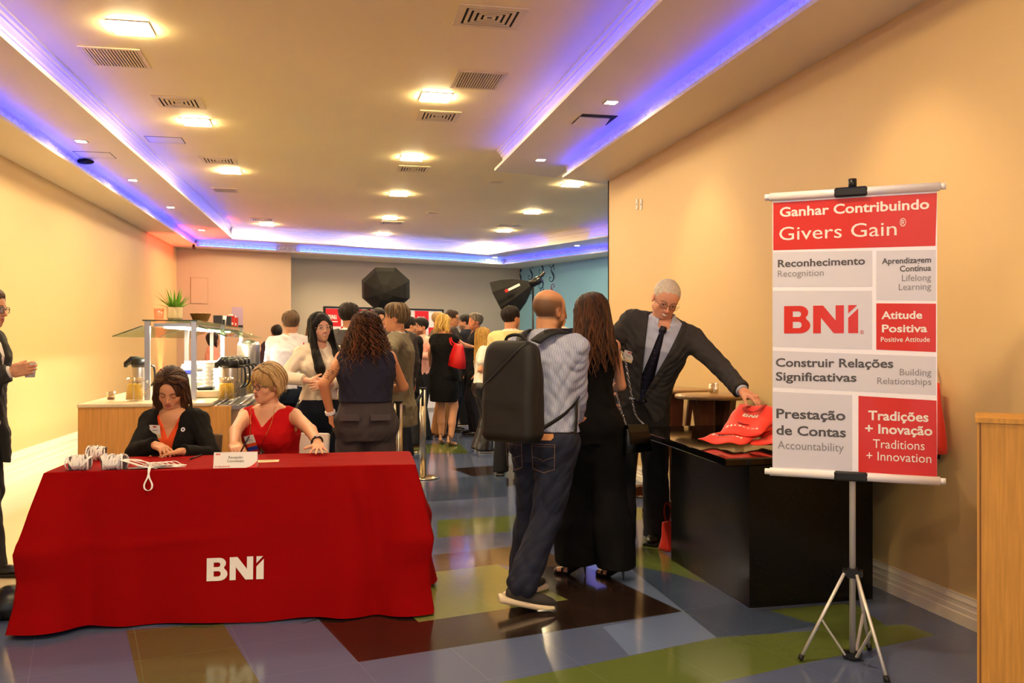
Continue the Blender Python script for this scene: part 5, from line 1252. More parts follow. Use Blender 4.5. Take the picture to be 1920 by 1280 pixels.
# ---------------------------------------------------------------- reception table and its red cloth
mat('red_cloth', (142,4,6), 0.85, spec=.08, bump=.12, bscale=380, var=.03, vscale=8)
mat('print_white', (232,226,222), 0.55); mat('print_red', (204,30,30), 0.45)
TH = 0.77
FL, FR, BR = WZ(84,888,TH), WZ(778,872,TH), WZ(753,848,TH); tx = (FR-FL).normalized(); ty = Vector((-tx.y, tx.x, 0)); TL = (FR-FL).length; TD = 0.56
TM = Matrix.Translation((FL.x, FL.y, 0))@Matrix(((tx.x, ty.x, 0, 0), (tx.y, ty.y, 0, 0), (0,0,1,0), (0,0,0,1)))
def cloth_pt(s, v):
    "s runs round the table edge from the front left corner to the right; v = 0 at the edge, 1 at the hem"
    per = 2*(TL+TD); s = s % per; cs = [0, TL, TL+TD, 2*TL+TD]
    if s < TL: p = Vector((s, 0)); n = Vector((0,-1))
    elif s < TL+TD: p = Vector((TL, s-TL)); n = Vector((1,0))
    elif s < 2*TL+TD: p = Vector((TL-(s-TL-TD), TD)); n = Vector((0,1))
    else: p = Vector((0, TD-(s-2*TL-TD))); n = Vector((-1,0))
    N_ = Vector((0,0)); W_ = 0                                     # round the outward direction near the corners
    for c, d in zip(cs, (Vector((-1,-1)), Vector((1,-1)), Vector((1,1)), Vector((-1,1)))):
        dd = min(abs(s-c), per-abs(s-c)); g = math.exp(-(dd/.07)**2); N_ += d.normalized()*g; W_ += g
    nn = (n*max(0, 1-W_)+N_); nn = nn.normalized() if nn.length > 0 else n
    off = .006+.035*v+.004*math.sin(s*9+1)*v
    for c, a, sh in zip(cs, (.105, .10, .12, .12), (.50, .55, .5, .5)):
        dd = (s-c+per/2) % per-per/2; g = math.exp(-(dd/(.10+.05*v))**2); f = float(np.interp(v, [0,.25,.5,.68,.85,1], [0,.6,1.12,.80,.86,1.05])) ; off += a*g*f
        off -= .045*math.exp(-((abs(dd)-.20)/.06)**2)*v*.8
        off += .020*math.exp(-((abs(dd)-.33-.05*v)/.07)**2)*v
    off += .020*v*math.sin(s*5.3+.8*math.sin(s*3)+1.5*v)+.006*v*math.sin(s*17+2*v)+.012*v*v*math.sin(s*8.2+.7)+.006*math.exp(-((v-.45-.03*math.sin(s*4))/.03)**2)*max(0,math.sin(s*3.1))+.0035*math.sin(13*v+3*s)*v*(1-v)*2
    if abs(s-1.52) < .35: off += .030*math.exp(-((s-1.50-.16*v)/.035)**2)*min(1, v*6)*max(0,1-1.0*v)
    q = p+nn*off; lift = .010+.004*math.sin(s*11)+.018*max(0, math.sin(s*2.4+2))
    z = TH+.004-(TH+.004-lift)*v
    if s < TL: z += 0.004*math.sin(s*15)*v*(1-v)
    return Vector((q.x, q.y, z)), Vector((nn.x, nn.y, 0))
q = mb('red_cloth', True); per = 2*(TL+TD); ns, nv = 420, 36; vs = []
for j in range(nv+1):
    v = (j/nv)
    for i in range(ns): vs.append(tuple(cloth_pt(per*i/ns, v)[0]))
fs = [(j*ns+i, (j+1)*ns+i, (j+1)*ns+(i+1)%ns, j*ns+(i+1)%ns) for j in range(nv) for i in range(ns)]
q.add(vs, [f[::-1] for f in fs])
rings = []                                                        # the top, eased into the skirt
for k in (1.0, .985, .95, .5, .02):
    r_ = []
    for i in range(ns):
        p_ = cloth_pt(per*i/ns, 0)[0]; c = Vector((TL/2, TD/2)); r_.append((c.x+(p_.x-c.x)*(k if k > .9 else k), c.y+(p_.y-c.y)*k, TH+.004+(.003 if k < 1 else 0)+(.0012*math.sin(p_.x*9)*math.sin(p_.y*14+1) if k < 1 else 0)))
    rings.append(r_)
q.rings(rings, False, True)
cloth = q.build('tablecloth'); cloth.matrix_basis = TM
tag(cloth, 'long red tablecloth with white lettering, draped to the floor over the reception table', 'tablecloth')
def bni_shapes():
    "the three stout letters of the mark, one unit high; returns outlines with holes"
    def arc(cx, cy, rx, ry, a0, a1, n=8): return [(cx+rx*math.cos(R(a0+(a1-a0)*k/n)), cy+ry*math.sin(R(a0+(a1-a0)*k/n))) for k in range(n+1)]
    B = [(0,0)]+arc(.54,.285,.35,.285,-90,50)+arc(.53,.755,.29,.245,-45,90)+[(0,1)]
    h1 = [(.30,.19)]+arc(.50,.305,.10,.115,-90,90)+[(.30,.42)]; h2 = [(.30,.60)]+arc(.49,.70,.09,.10,-90,90)+[(.30,.80)]
    N = [(.98,0),(1.24,0),(1.24,.56),(1.66,0),(1.99,0),(1.99,1),(1.72,1),(1.72,.46),(1.31,1),(.98,1)]
    I1 = [(2.13,0),(2.45,0),(2.45,.88),(2.13,.55)]; I2 = [(2.13,.70),(2.42,1.0),(2.13,1.0)]
    return [(B,[h1,h2]),(N,[]),(I1,[]),(I2,[])]
def shape_mesh(name, shapes, m, fn, parent, cutlen=.06, thick=.0012):
    "fill outlines (with holes), cut them fine and map each point through fn(x, y, lift)"
    cu = bpy.data.curves.new(name, 'CURVE'); cu.dimensions = '2D'; cu.fill_mode = 'BOTH'
    for o_, hs in shapes:
        for pl in [o_]+hs:
            sp = cu.splines.new('POLY'); sp.points.add(len(pl)-1); sp.use_cyclic_u = True
            for k, (x, y) in enumerate(pl): sp.points[k].co = (x, y, 0, 1)
    to = bpy.data.objects.new(name, cu); COL.objects.link(to); dg = bpy.context.evaluated_depsgraph_get(); dg.update()
    me = bpy.data.meshes.new_from_object(to.evaluated_get(dg)); bpy.data.objects.remove(to)
    bm = bmesh.new(); bm.from_mesh(me); bmesh.ops.remove_doubles(bm, verts=bm.verts, dist=1e-5)
    if cutlen:
        for _ in range(5):
            es = [e for e in bm.edges if e.calc_length() > cutlen]
            if not es: break
            bmesh.ops.subdivide_edges(bm, edges=es, cuts=1); bmesh.ops.triangulate(bm, faces=bm.faces)
    for f in bm.faces: f.smooth = False
    for v in bm.verts: v.co = fn(v.co.x, v.co.y, thick)
    bmesh.ops.recalc_face_normals(bm, faces=bm.faces)
    bm.to_mesh(me); bm.free(); me.name = name; me.materials.clear(); me.materials.append(M[m]); o = bpy.data.objects.new(name, me); COL.objects.link(o); o.parent = parent; return o
def on_cloth(s0, z0, k):
    def fn(x, y, t):
        s = s0+x*k; z = z0+y*k; v = (TH-z)/(TH-.02); p, n = cloth_pt(s, v); p.z = z; return p+n*.004
    return fn
ws = (WZ(390,1085,0)); lz = .118
pl_ = TM.inverted()@W(390,1085,4.53); pr_ = TM.inverted()@W(497,1083,4.60)
LK = (pr_.x-pl_.x)/2.45
shape_mesh('lettering', bni_shapes(), 'print_white', on_cloth(pl_.x, pl_.z, LK), cloth)
t = empty('folding_table', TM.translation, 0, 'reception table hidden under the long red cloth, its feet on the tiles', 'table'); t.matrix_basis = TM
mat('table_plastic', (180,176,170), .5)
mb('table_plastic').rbox((.008,.008,TH-.04),(TL-.008,TD-.008,TH-.002),.02).build('tabletop', parent=t)
for x in (.12, TL-.06):
    for y in (.05, TD-.05): mb('silver', True).tube([(x,y,.008),(x,y,TH-.04)], .014, 10).build('leg', parent=t)
# ---- things on the table
def onT(px, py, z=TH+.0075): p = WZ(px, py, z); return p
TA = math.atan2(tx.y, tx.x)
mat('card_white', (226,220,218), .45); mat('ink_grey', (90,84,84), .6)
o = onT(441,877); t = empty('name_tent', o, TA, 'white folded sign with grey lettering and red corner on the red table', 'sign')
tw, th_, td = .215, .078, .05
q = mb('card_white'); q.add([(-tw/2,0,0),(tw/2,0,0),(tw/2,td/2,th_),(-tw/2,td/2,th_),(tw/2,td,0),(-tw/2,td,0),(-tw/2,.002,0),(tw/2,.002,0),(tw/2,td/2,th_-.002),(-tw/2,td/2,th_-.002),(tw/2,td-.002,0),(-tw/2,td-.002,0)],
    [(0,1,2,3),(3,2,4,5),(7,6,9,8),(8,9,11,10),(0,3,9,6),(1,7,8,2),(3,5,11,9),(2,8,10,4)]); q.build('card', parent=t)
sl = math.atan2(td/2, th_); MT = Matrix.Translation((0,-.0008,0))@Matrix.Rotation(R(90)-sl,4,'X')
def tt(body, size, x, y, m, al='CENTER', wd=None, b=0): text('lettering', body, size, m, MT@Matrix.Translation((x,y,0)), t, al, b, wd)
tt('Recepção', .018, 0, .049, 'ink_grey', wd=.070); tt('Convidados', .018, 0, .030, 'ink_grey', wd=.082)
tt('BNI MILLENNIUM', .009, -tw/2+.008, .006, 'print_red', 'LEFT', .072, .01)
shape_mesh('logo', bni_shapes(), 'print_red', lambda x, y, z: MT@Vector((-tw/2+.010+x*.009, .068+y*.008, z)), t, None)
shape_mesh('corner_swoosh', [([(tw/2-.055,0),(tw/2-.03,.008),(tw/2-.012,.022),(tw/2,.034),(tw/2,0)],[])], 'print_red', lambda x, y, z: MT@Vector((x, y, z)), t, None)
p = onT(503,864); q = mb('badge_cream').box((-.056,-.045,-.001),(.056,.045,.0006)); o = q.build('paper_slip'); o.matrix_basis = Matrix.Translation(p)@Matrix.Rotation(TA+R(2),4,'Z'); tag(o, 'small cream printed slip lying on the red table behind the folded sign', 'paper')
q = mb('ink_grey')
for k in range(5): q.box((-.044,.016-.009*k,.0007),(.04-.006*(k%3),.0168-.009*k,.0010))
q.build('print', parent=o)
a, b = onT(356,862), onT(378,854); q = mb('black_plastic', True); q.tube([a+Vector((0,0,.004)), b+Vector((0,0,.004))], .0042, 8); o = q.build('pen'); tag(o, 'black pen lying on the red table between the two women', 'pen')
q = mb('silver', True); d_ = (a-b).normalized(); q.tube([a+Vector((0,0,.004)), a+d_*.012+Vector((0,0,.004))], [.0035,.0008], 8); q.build('pen_tip', parent=o)
# lanyards
mat('lanyard_white', (236,230,226), .6); mat('card_grey', (92,86,92), .5)
def ribbonloop(q, c, r, ax, tilt, w_=.010, n=18, squash=1.0, twist=0):
    ax = Vector(ax).normalized(); u = ax.cross(Vector((0,0,1))).normalized(); v = Vector((0,0,1)).lerp(ax, tilt).normalized(); pts = []; ws_ = []
    for k in range(n+1):
        a = 2*math.pi*k/n; pts.append(c+u*r*math.cos(a)*squash+v*r*math.sin(a)); ws_.append((ax*math.cos(twist*math.sin(a))+v*math.sin(twist*math.sin(a)))*w_)
    q.ribbon(pts, ws_, .0016)
def bundle(px, py, size, label, n=20, seed=1, spill=False):
    rnd = random.Random(seed); p = onT(px, py); t = empty('lanyard_bundle', p, TA, label, 'lanyards', 'bundles of badges with white lanyards')
    q = mb('card_grey')
    for k in range(16): x = -size*.55+size*1.1*k/15; q.T = Matrix.Translation((x,.02,0))@Matrix.Rotation(R(rnd.uniform(-10,10)),4,'Y')@Matrix.Rotation(R(rnd.uniform(-8,8)),4,'Z'); q.box((-.0016,-.030,.001),(.0016,.030,.066))
    q.build('badges', parent=t); q = mb('lanyard_white')
    for k in range(n):
        x = -size*.5+size*k/(n-1)+rnd.uniform(-.006,.006); ribbonloop(q, Vector((x,.012,.036)), rnd.uniform(.028,.042), (1, rnd.uniform(-.6,.6), rnd.uniform(-.5,.5)), 0, .009, 16, rnd.uniform(.95,1.3), rnd.uniform(-1,1))
    for k in range(n//2):                                          # loops fanned over the front
        a = rnd.uniform(-.9,.9); x0 = rnd.uniform(-size*.3,size*.3); q.ribbon(spline([(x0*.4,-.02,.010),(x0*.7+a*.02,-.034,.028),(x0+a*.04,-.022,.056),(x0*1.2+a*.05,.01,.070)],5), Vector((.0085,0,.002)), .0016)
    if spill:
        for k in range(9):
            y = rnd.uniform(-.03,.04); L_ = rnd.uniform(.10,.19); z = rnd.uniform(.003,.03)
            q.ribbon(spline([(size*.3,y,.05),(size*.6,y+rnd.uniform(-.03,.03),.048),(size*.55+L_*.5,y+rnd.uniform(-.03,.03),z+.012),(size*.5+L_,y+rnd.uniform(-.02,.02),.004)],6), Vector((.002,.0085,0)), .0016)
    q.build('lanyard', parent=t); return t
bundle(147,881,.080,'bundle of badges in white lanyards at the left corner of the red table',22,1)
bundle(212,880,.095,'larger bundle of badges in white lanyards spilling to the right',26,2,True)
bundle(180,862,.075,'white lanyards heaped behind the two front bundles',16,3)
t = empty('loose_lanyard', onT(285,878), TA, 'loose white lanyards and badges under the hands, one loop hanging over the table edge', 'lanyard')
yl = (TM.inverted()@Vector(t.location)).y
q = mb('card_grey'); rnd = random.Random(5)
for k in range(5): q.T = Matrix.Translation((-.09+.035*k,.01+.01*rnd.random(),.002+.002*k))@Matrix.Rotation(R(rnd.uniform(-30,30)),4,'Z'); q.box((-.045,-.022,0),(.045,.022,.0014))
q.build('badges', parent=t); q = mb('lanyard_white')
q.ribbon(spline([(-.012,.035,.016),(-.008,.0,.014),(-.004,-yl+.004,.010),(-.002,-yl-.016,-.004),(.004,-yl-.026,-.035),(.018,-yl-.032,-.066),(.016,-yl-.034,-.088),(.0,-yl-.035,-.098),(-.016,-yl-.034,-.088),(-.018,-yl-.032,-.066),(-.005,-yl-.026,-.035),(.002,-yl-.016,-.004),(.006,-yl+.004,.012),(.03,.015,.014),(.05,.03,.016)],5), Vector((.008,.002,0)), .0018)
for k in range(4): q.ribbon(spline([(-.06+.02*k,.02,.012),(.0+.03*k,.04+.01*k,.026),(.07+.02*k,.02+.012*k,.012),(.12+.012*k,.025+.01*k,.006),(.09,.05,.012),(.03,.045-.01*k,.010)],6), Vector((0,.008,.001)), .0016)
q.ribbon(spline([(.0,-.01,.008),(.04,-.006,.006),(.09,-.002,.006),(.16,.006,.005)],5), Vector((0,.009,0)), .0018)
q.ribbon(spline([(-.11,-.014,.006),(-.06,-.022,.006),(-.01,-.018,.008),(.03,-.006,.010),(.05,.02,.014)],5), Vector((0,.008,0)), .0018)
q.build('lanyard', parent=t)
# ---- chairs behind the table
def chair(px, d, phi, col, label, covered):
    pos, yaw, T = spot(px, d, phi); m = 'chair_'+('white' if covered else 'brown')
    if m not in M: mat(m, col, .7)
    t = empty('chair', (pos[0],pos[1],0), R(yaw), label, 'chair')
    mb(m).rbox((-.21,-.20,.42),(.21,.22,.47),.03).build('seat', parent=t)
    q = mb(m); q.T = Matrix.Translation((0,-.21,0))@Matrix.Rotation(R(8),4,'X'); q.rbox((-.22,-.02,.50),(.22,.02,.80),.015); q.build('backrest', parent=t)
    for x in (-.19,.19):
        for y in (-.19,.19): mb(m).box((x-.018,y-.018,0),(x+.018,y+.018,.44)).build('leg', parent=t)
        mb(m).box((x-.015,-.235,.44),(x+.015,-.205,.54)).build('back_post', parent=t)
    return t
chair(318,5.78,176,(96,78,62),'brown chair mostly hidden behind the woman in the black blazer',False)
chair(522,5.86,168,(222,214,206),'white chair behind the blonde woman in the red top',True)
# black bag on the floor at the left end of the table
pos = WZ(26,1165,0); t = empty('bag', pos, .3, 'black bag with a strap on the floor beside the left end of the red cloth', 'bag')
q = mb('leather', True); q.rings([[(.10*a*math.cos(k*math.pi/8)*1.5,.09*a*math.sin(k*math.pi/8)+.10,z) for k in range(16)] for z, a in ((.002,.8),(.02,1),(.09,.9),(.14,.6),(.16,.3))]); q.build('body', parent=t)
q = mb('black_plastic', True); q.ribbon(spline([(-.10,.06,.05),(-.14,.0,.06),(-.13,-.06,.03),(-.08,-.05,.012),(-.06,.0,.03)],6), Vector((0,.006,.02)), .004); q.build('strap', parent=t)
# ---------------------------------------------------------------- banner on its tripod stand
mat('vinyl_white', (238,236,248), .42, coat=.15); mat('vinyl_grey', (208,206,220), .42, coat=.15); mat('vinyl_red', (206,36,26), .38, coat=.2); mat('text_dark', (78,76,82), .5); mat('text_light', (132,130,138), .5)
mat('tube_white', (232,228,232), .3); mat('alu', (214,211,205), .35, metal=.45)
Bl = W(1449,640,4.103); Br = W(1757,640,3.827); bx = (Br-Bl); bx.z = 0; BW = bx.length; bx.normalize(); BZ0, BZ1 = .840, 2.055; BH = BZ1-BZ0
mid = (Bl+Br)/2; by = Vector((-bx.y, bx.x, 0))
bt = empty('banner_stand', (mid.x+by.x*.03, mid.y+by.y*.03, 0), math.atan2(bx.y, bx.x), 'tall red, grey and white banner with slogans on a silver tripod stand', 'banner stand')
PO = -.036                                                        # poster plane in front of the pole
dl, dr_, Xl, Xr = 4.103, 3.827, (1449-960)/1677*4.103, (1757-960)/1677*3.827
def uvp(cx, cy):
    "read-off point of the banner close-up -> position on the poster (x from its centre, height)"
    px = 1380+cx/2.0645; t = (px-960)/1677; u = (t*dl-Xl)/((Xr-Xl)-t*(dr_-dl))
    f = (cx-145)/(778-145); yt = 128+(82-128)*f; yb = 1160+(1175-1160)*f; v = (cy-yt)/(yb-yt)
    return (-BW/2+u*BW, BZ1-v*BH)
# slightly wavy sheet
def sheet(x, z, t=0.0): return (x, PO-.0035*math.sin((x+.35)*11)*math.sin((z-BZ0)*3.1)-t, z)
q = mb('vinyl_white', True); nx, nz = 30, 30
for s_, t_ in ((0,0),(1,-.0008)):
    vs = [sheet(-BW/2+BW*i/nx, BZ0-.015+(BH+.035)*j/nz, t_) for j in range(nz+1) for i in range(nx+1)]; fs = [(j*(nx+1)+i, j*(nx+1)+i+1, (j+1)*(nx+1)+i+1, (j+1)*(nx+1)+i) for j in range(nz) for i in range(nx)]
    q.add(vs, fs if s_ == 0 else [f[::-1] for f in fs])
poster = q.build('poster', parent=bt)
def bpanel(pts, m):
    P = [uvp(*p) for p in pts]; q = mb(m, True); n = 12; vs = []
    for j in range(n+1):
        for i in range(n+1):
            a, b = i/n, j/n; x = (P[0][0]*(1-a)+P[1][0]*a)*(1-b)+(P[3][0]*(1-a)+P[2][0]*a)*b; z = (P[0][1]*(1-a)+P[1][1]*a)*(1-b)+(P[3][1]*(1-a)+P[2][1]*a)*b; vs.append(sheet(x, z, .0006))
    q.add(vs, [(j*(n+1)+i, (j+1)*(n+1)+i, (j+1)*(n+1)+i+1, j*(n+1)+i+1) for j in range(n) for i in range(n)]); return q.build('colour_field', parent=poster)
E_ = 144.5
def rowp(l, r, a, b, m):
    zt = uvp(*a)[1]; 
bpanel([(145,128),(778,82),(772,286),(145,313)],'vinyl_red'); bpanel([(142,320),(528,308),(528,447),(142,456)],'vinyl_grey'); bpanel([(543,309),(774,301),(774,497),(543,499)],'vinyl_grey')
bpanel([(142,470),(527,463),(527,690),(142,688)],'vinyl_grey'); bpanel([(543,511),(774,508),(774,694),(543,690)],'vinyl_red'); bpanel([(142,703),(774,712),(774,860),(142,845)],'vinyl_grey')
bpanel([(142,862),(450,868),(450,1160),(142,1155)],'vinyl_grey'); bpanel([(474,870),(776,880),(778,1173),(474,1164)],'vinyl_red')
MP = Matrix.Translation((0,PO-.0075,0))@Matrix.Rotation(R(90),4,'X')
def bt_(body, x0, x1, yb, cap, m, bold=0.0):
    a = uvp(x0, yb); b = uvp(x1, yb); w_ = b[0]-a[0]; sz = cap/ (1160-128)*BH/.70*1.0
    text('lettering', body, sz, m, MP@Matrix.Translation((a[0], a[1], 0)), poster, 'LEFT', bold, w_, .0002, lambda c: Vector((c.x, sheet(c.x, c.z, .0014)[1]+(c.y-(PO-.0075)), c.z)))
WH = 'print_white'
bt_('Ganhar Contribuindo',170,748,182,36,WH,.022); bt_('Givers Gain',168,622,274,52,WH,.0); bt_('®',634,658,214,30,WH)
bt_('Reconhecimento',163,500,378,28,'text_dark',.022); bt_('Recognition',163,340,416,25,'text_light')
bt_('Aprendizagem',565,755,359,21,'text_dark',.02); bt_('Contínua',634,755,387,21,'text_dark',.02); bt_('Lifelong',642,755,424,24,'text_light'); bt_('Learning',630,755,459,24,'text_light')
bt_('Atitude',563,721,571,28,WH,.022); bt_('Positiva',565,740,622,28,WH,.022); bt_('Positive Attitude',561,750,659,18,WH,.005)
bt_('Construir Relações',155,609,764,32,'text_dark',.022); bt_('Significativas',155,467,818,32,'text_dark',.022); bt_('Building',634,756,786,24,'text_light'); bt_('Relationships',547,756,822,24,'text_light')
bt_('Prestação',157,424,964,36,'text_dark',.022); bt_('de Contas',157,426,1028,36,'text_dark',.022); bt_('Accountability',162,418,1083,31,'text_light')
bt_('Tradições',512,745,961,34,WH,.022); bt_('+ Inovação',500,760,1012,34,WH,.022); bt_('Traditions',530,730,1069,33,WH); bt_('+ Innovation',505,756,1116,33,WH)
a = uvp(187,635); b = uvp(473,519); kx = (b[0]-a[0])/2.45; kz = b[1]-a[1]
shape_mesh('logo', bni_shapes(), 'vinyl_red', lambda x, y, z: Vector(sheet(a[0]+x*kx, a[1]+y*kz, .0016)), poster, .15)
bt_('®',481,495,632,15,'vinyl_red')
for z, nm in ((BZ1+.026,'top_rail'),(BZ0-.016,'bottom_rail')):
    mb('tube_white', True).tube([(-BW/2-.012,PO,z),(BW/2+.012,PO,z)], .019, 16).build(nm, parent=bt)
    q = mb('black_plastic'); q.T = Matrix.Translation((-.005,PO,z)); q.rbox((-.070,-.024,-.021),(.070,.030,.021),.012); q.build('clamp', parent=bt)
    for x in (-BW/2-.022, BW/2+.022): mb('tube_white', True).tube([(x-.012,PO,z),(x+.012,PO,z)], .014, 12).build('end_cap', parent=bt)
mb('alu', True).tube([(0,0,.03),(0,0,BZ1+.06)], .0135, 16).build('pole', parent=bt)
mb('black_plastic', True).tube([(0,0,BZ1+.05),(0,0,BZ1+.09)], .018, 14).build('pole_cap', parent=bt)
q = mb('black_plastic'); q.box((-.042,-.022,.375),(.042,.022,.402)); q.box((-.02,-.03,.37),(.02,.03,.41)); q.build('leg_hub', parent=bt)
q = mb('black_plastic'); q.box((-.040,-.018,.012),(.040,.018,.034)); q.box((-.018,-.030,.010),(.018,.030,.034)); q.build('lower_hub', parent=bt)
inv = bt.matrix_basis.inverted()
for tip in (WZ(1500,1236,.01), WZ(1664,1278,.01), WZ(1630,1216,.01)):
    e = inv@tip; e.z = .012; dr3 = Vector((e.x, e.y, 0)).normalized(); h = dr3*.038+Vector((0,0,.388)); k = h.lerp(e, .53)
    mb('alu', True).tube([h, e], .0075, 10).build('leg', parent=bt)
    mb('alu').ribbon([k, dr3*.036+Vector((0,0,.024))], Vector((-dr3.y, dr3.x, 0))*.012, .008).build('brace', parent=bt)
    mb('black_plastic', True).tube([e.lerp(h,.05), e+Vector((0,0,-.003))], .0125, 10).build('rubber_foot', parent=bt)
# ---------------------------------------------------------------- black granite island and the tables behind it
mat('granite', (12,12,11), .06, spec=.6)
nt = M['granite'].node_tree; N = nt.nodes; L = nt.links; tc = N.new('ShaderNodeTexCoord'); v1 = N.new('ShaderNodeTexNoise'); v1.inputs['Scale'].default_value = 160; v1.inputs['Detail'].default_value = 6; L.new(tc.outputs['Object'], v1.inputs[0])
cr = N.new('ShaderNodeValToRGB'); cr.color_ramp.elements[0].position = .60; cr.color_ramp.elements[0].color = lin((8,8,8))+(1,); cr.color_ramp.elements[1].position = .80; cr.color_ramp.elements[1].color = lin((50,45,34))+(1,); L.new(v1.outputs[0], cr.inputs[0]); L.new(cr.outputs[0], N['Principled BSDF'].inputs['Base Color'])
SZ = .845
M['granite_satin'] = M['granite'].copy(); M['granite_satin'].name = 'granite_satin'; M['granite_satin'].node_tree.nodes['Principled BSDF'].inputs['Roughness'].default_value = .24; M['granite_satin'].node_tree.nodes['Principled BSDF'].inputs['Specular IOR Level'].default_value = .32
isl = empty('granite_counter', (2.4,5.6,0), 0, 'polished black granite counter with an overhanging slab, standing before the cream wall', 'counter')
o2 = Vector((-2.4,-5.6,0))
f0, f1, f2, f3 = WZ(1361,860,SZ), WZ(1261,826,SZ), WZ(1213,811,SZ), WZ(1197,805,SZ); bk = WZ(1222,799.5,SZ); yb_ = bk.y
top = [(f0.x,f0.y),(3.12,f0.y+.02),(3.12,yb_+.02),(bk.x,bk.y),(f3.x,f3.y),(f2.x,f2.y),(f1.x,f1.y)]
q = mb('granite'); c_ = Vector((2.3,5.6)); P = [Vector(p) for p in top]
P = P if sum(P[i].x*P[(i+1)%7].y-P[(i+1)%7].x*P[i].y for i in range(7)) > 0 else P[::-1]
sh = lambda k: [(c_.x+(p.x-c_.x)*k-2.4, c_.y+(p.y-c_.y)*k-5.6) for p in P]
q.rings([[(x,y,z) for x, y in sh(k)] for z, k in ((SZ-.040,.992),(SZ-.034,1),(SZ-.006,1),(SZ,.992))]); q.build('slab', parent=isl)
g0, g1, g2 = WZ(1261,1051,0), WZ(1405,1140,0), WZ(1656,1132,0)
body = [(g1.x,g1.y),(g2.x,g1.y+.02),(g2.x,g1.y+1.08),(g0.x,g1.y+1.08)]
mb('granite_satin').prism([(x-2.4,y-5.6) for x, y in body], 0, SZ-.040).build('base', parent=isl)
for x_ in (g1.x+.0,): pass
# red tote bags heaped on the slab
mat('tote_red', (226,44,22), .55, bump=.15, bscale=300, sheen=.2); mat('tote_deep', (150,14,20), .6)
def tote(loc, rz, tilt, w_, l_, label, seed, th=.028, bend=.03, rise=0.0, grp='red tote bags heaped on the granite slab', htxt=True):
    rnd = random.Random(seed); t = empty('tote_bag', loc, rz, label, 'bag', grp); nx, ny = 14, 16
    def pt(u, v, s_):
        x = (u-.5)*w_*(1-.08*v+.05*math.sin(6*v+seed)); y = (v-.5)*l_; z = th*.5+s_*th*.5*min(1, 6*min(u,1-u,v,1-v)+.15)+bend*math.sin(v*3.0+seed)*.4+.006*math.sin(9*u+4*v+seed)+.004*math.sin(17*v+6*u+2*seed)+rise*v**1.3
        return (x, y, max(z, .0015))
    q = mb('tote_red', True); vs = [pt(i/nx, j/ny, s_) for s_ in (1,-1) for j in range(ny+1) for i in range(nx+1)]; K = (nx+1)*(ny+1); ix = lambda i, j, s_: s_*K+j*(nx+1)+i; fs = []
    for j in range(ny):
        for i in range(nx): fs.append((ix(i,j,0), ix(i+1,j,0), ix(i+1,j+1,0), ix(i,j+1,0))); fs.append((ix(i,j,1), ix(i,j+1,1), ix(i+1,j+1,1), ix(i+1,j,1)))
    for i in range(nx): fs += [(ix(i,0,1), ix(i+1,0,1), ix(i+1,0,0), ix(i,0,0)), (ix(i+1,ny,1), ix(i,ny,1), ix(i,ny,0), ix(i+1,ny,0))]
    for j in range(ny): fs += [(ix(0,j+1,1), ix(0,j,1), ix(0,j,0), ix(0,j+1,0)), (ix(nx,j,1), ix(nx,j+1,1), ix(nx,j+1,0), ix(nx,j,0))]
    q.add(vs, fs); q.build('body', parent=t)
    q = mb('tote_deep', True); top_ = lambda u, v, dz: Vector(pt(u, v, 1))+Vector((0,0,dz))
    q.ribbon(spline([top_(.3,.95,.004), top_(.28,.8,.02), top_(.36,.62,.035), top_(.55,.58,.03), top_(.66,.72,.022), top_(.68,.95,.004)],6), Vector((.022,.006,.004)), .003); q.build('handle', parent=t)
    if htxt:
        def fn(x, y, z): p = Vector(pt(min(max(.5+x/w_,0),1), min(max(.5+y/l_,0),1), 1)); return p+Vector((0,0,.003))
        shape_mesh('logo', [([(x*.035-.045, y*.035+.02) for x, y in o_], [[(x*.035-.045, y*.035+.02) for x, y in h] for h in hs]) for o_, hs in bni_shapes()], 'print_white', fn, t, .02)
        shape_mesh('print', [([(-.10+.026*k, -.10), (-.10+.026*k+.017, -.10), (-.10+.026*k+.017-.008*(k%3), -.084+.004*(k%2)), (-.10+.026*k+.004*(k%2), -.082)], []) for k in range(8)], 'print_white', fn, t, .02)
    return t
bz = SZ+.001
b0 = WZ(1392,838,SZ); 
tote((b0.x+.02,b0.y+.10,bz), R(-62), 0, .27, .34, 'red tote bag at the left front of the heap, white print showing', 1, rise=.09)
tote((b0.x+.22,b0.y-.02,bz), R(-50), 0, .27, .34, 'red tote bag lying second in the heap, beside the banner edge', 2, rise=.07)
tote((b0.x+.34,b0.y-.20,bz), R(-58), 0, .26, .32, 'red tote bag nearest the front edge of the granite slab', 3, rise=.03)
tote((b0.x+.10,b0.y+.13,bz+.055), R(-48), 0, .26, .32, 'upper red tote bag that the suited man is touching', 4, rise=.12, th=.04)
tote((b0.x+.30,b0.y+.16,bz+.040), R(-35), 0, .26, .32, 'red tote bag at the back of the heap against the banner', 5, rise=.13)
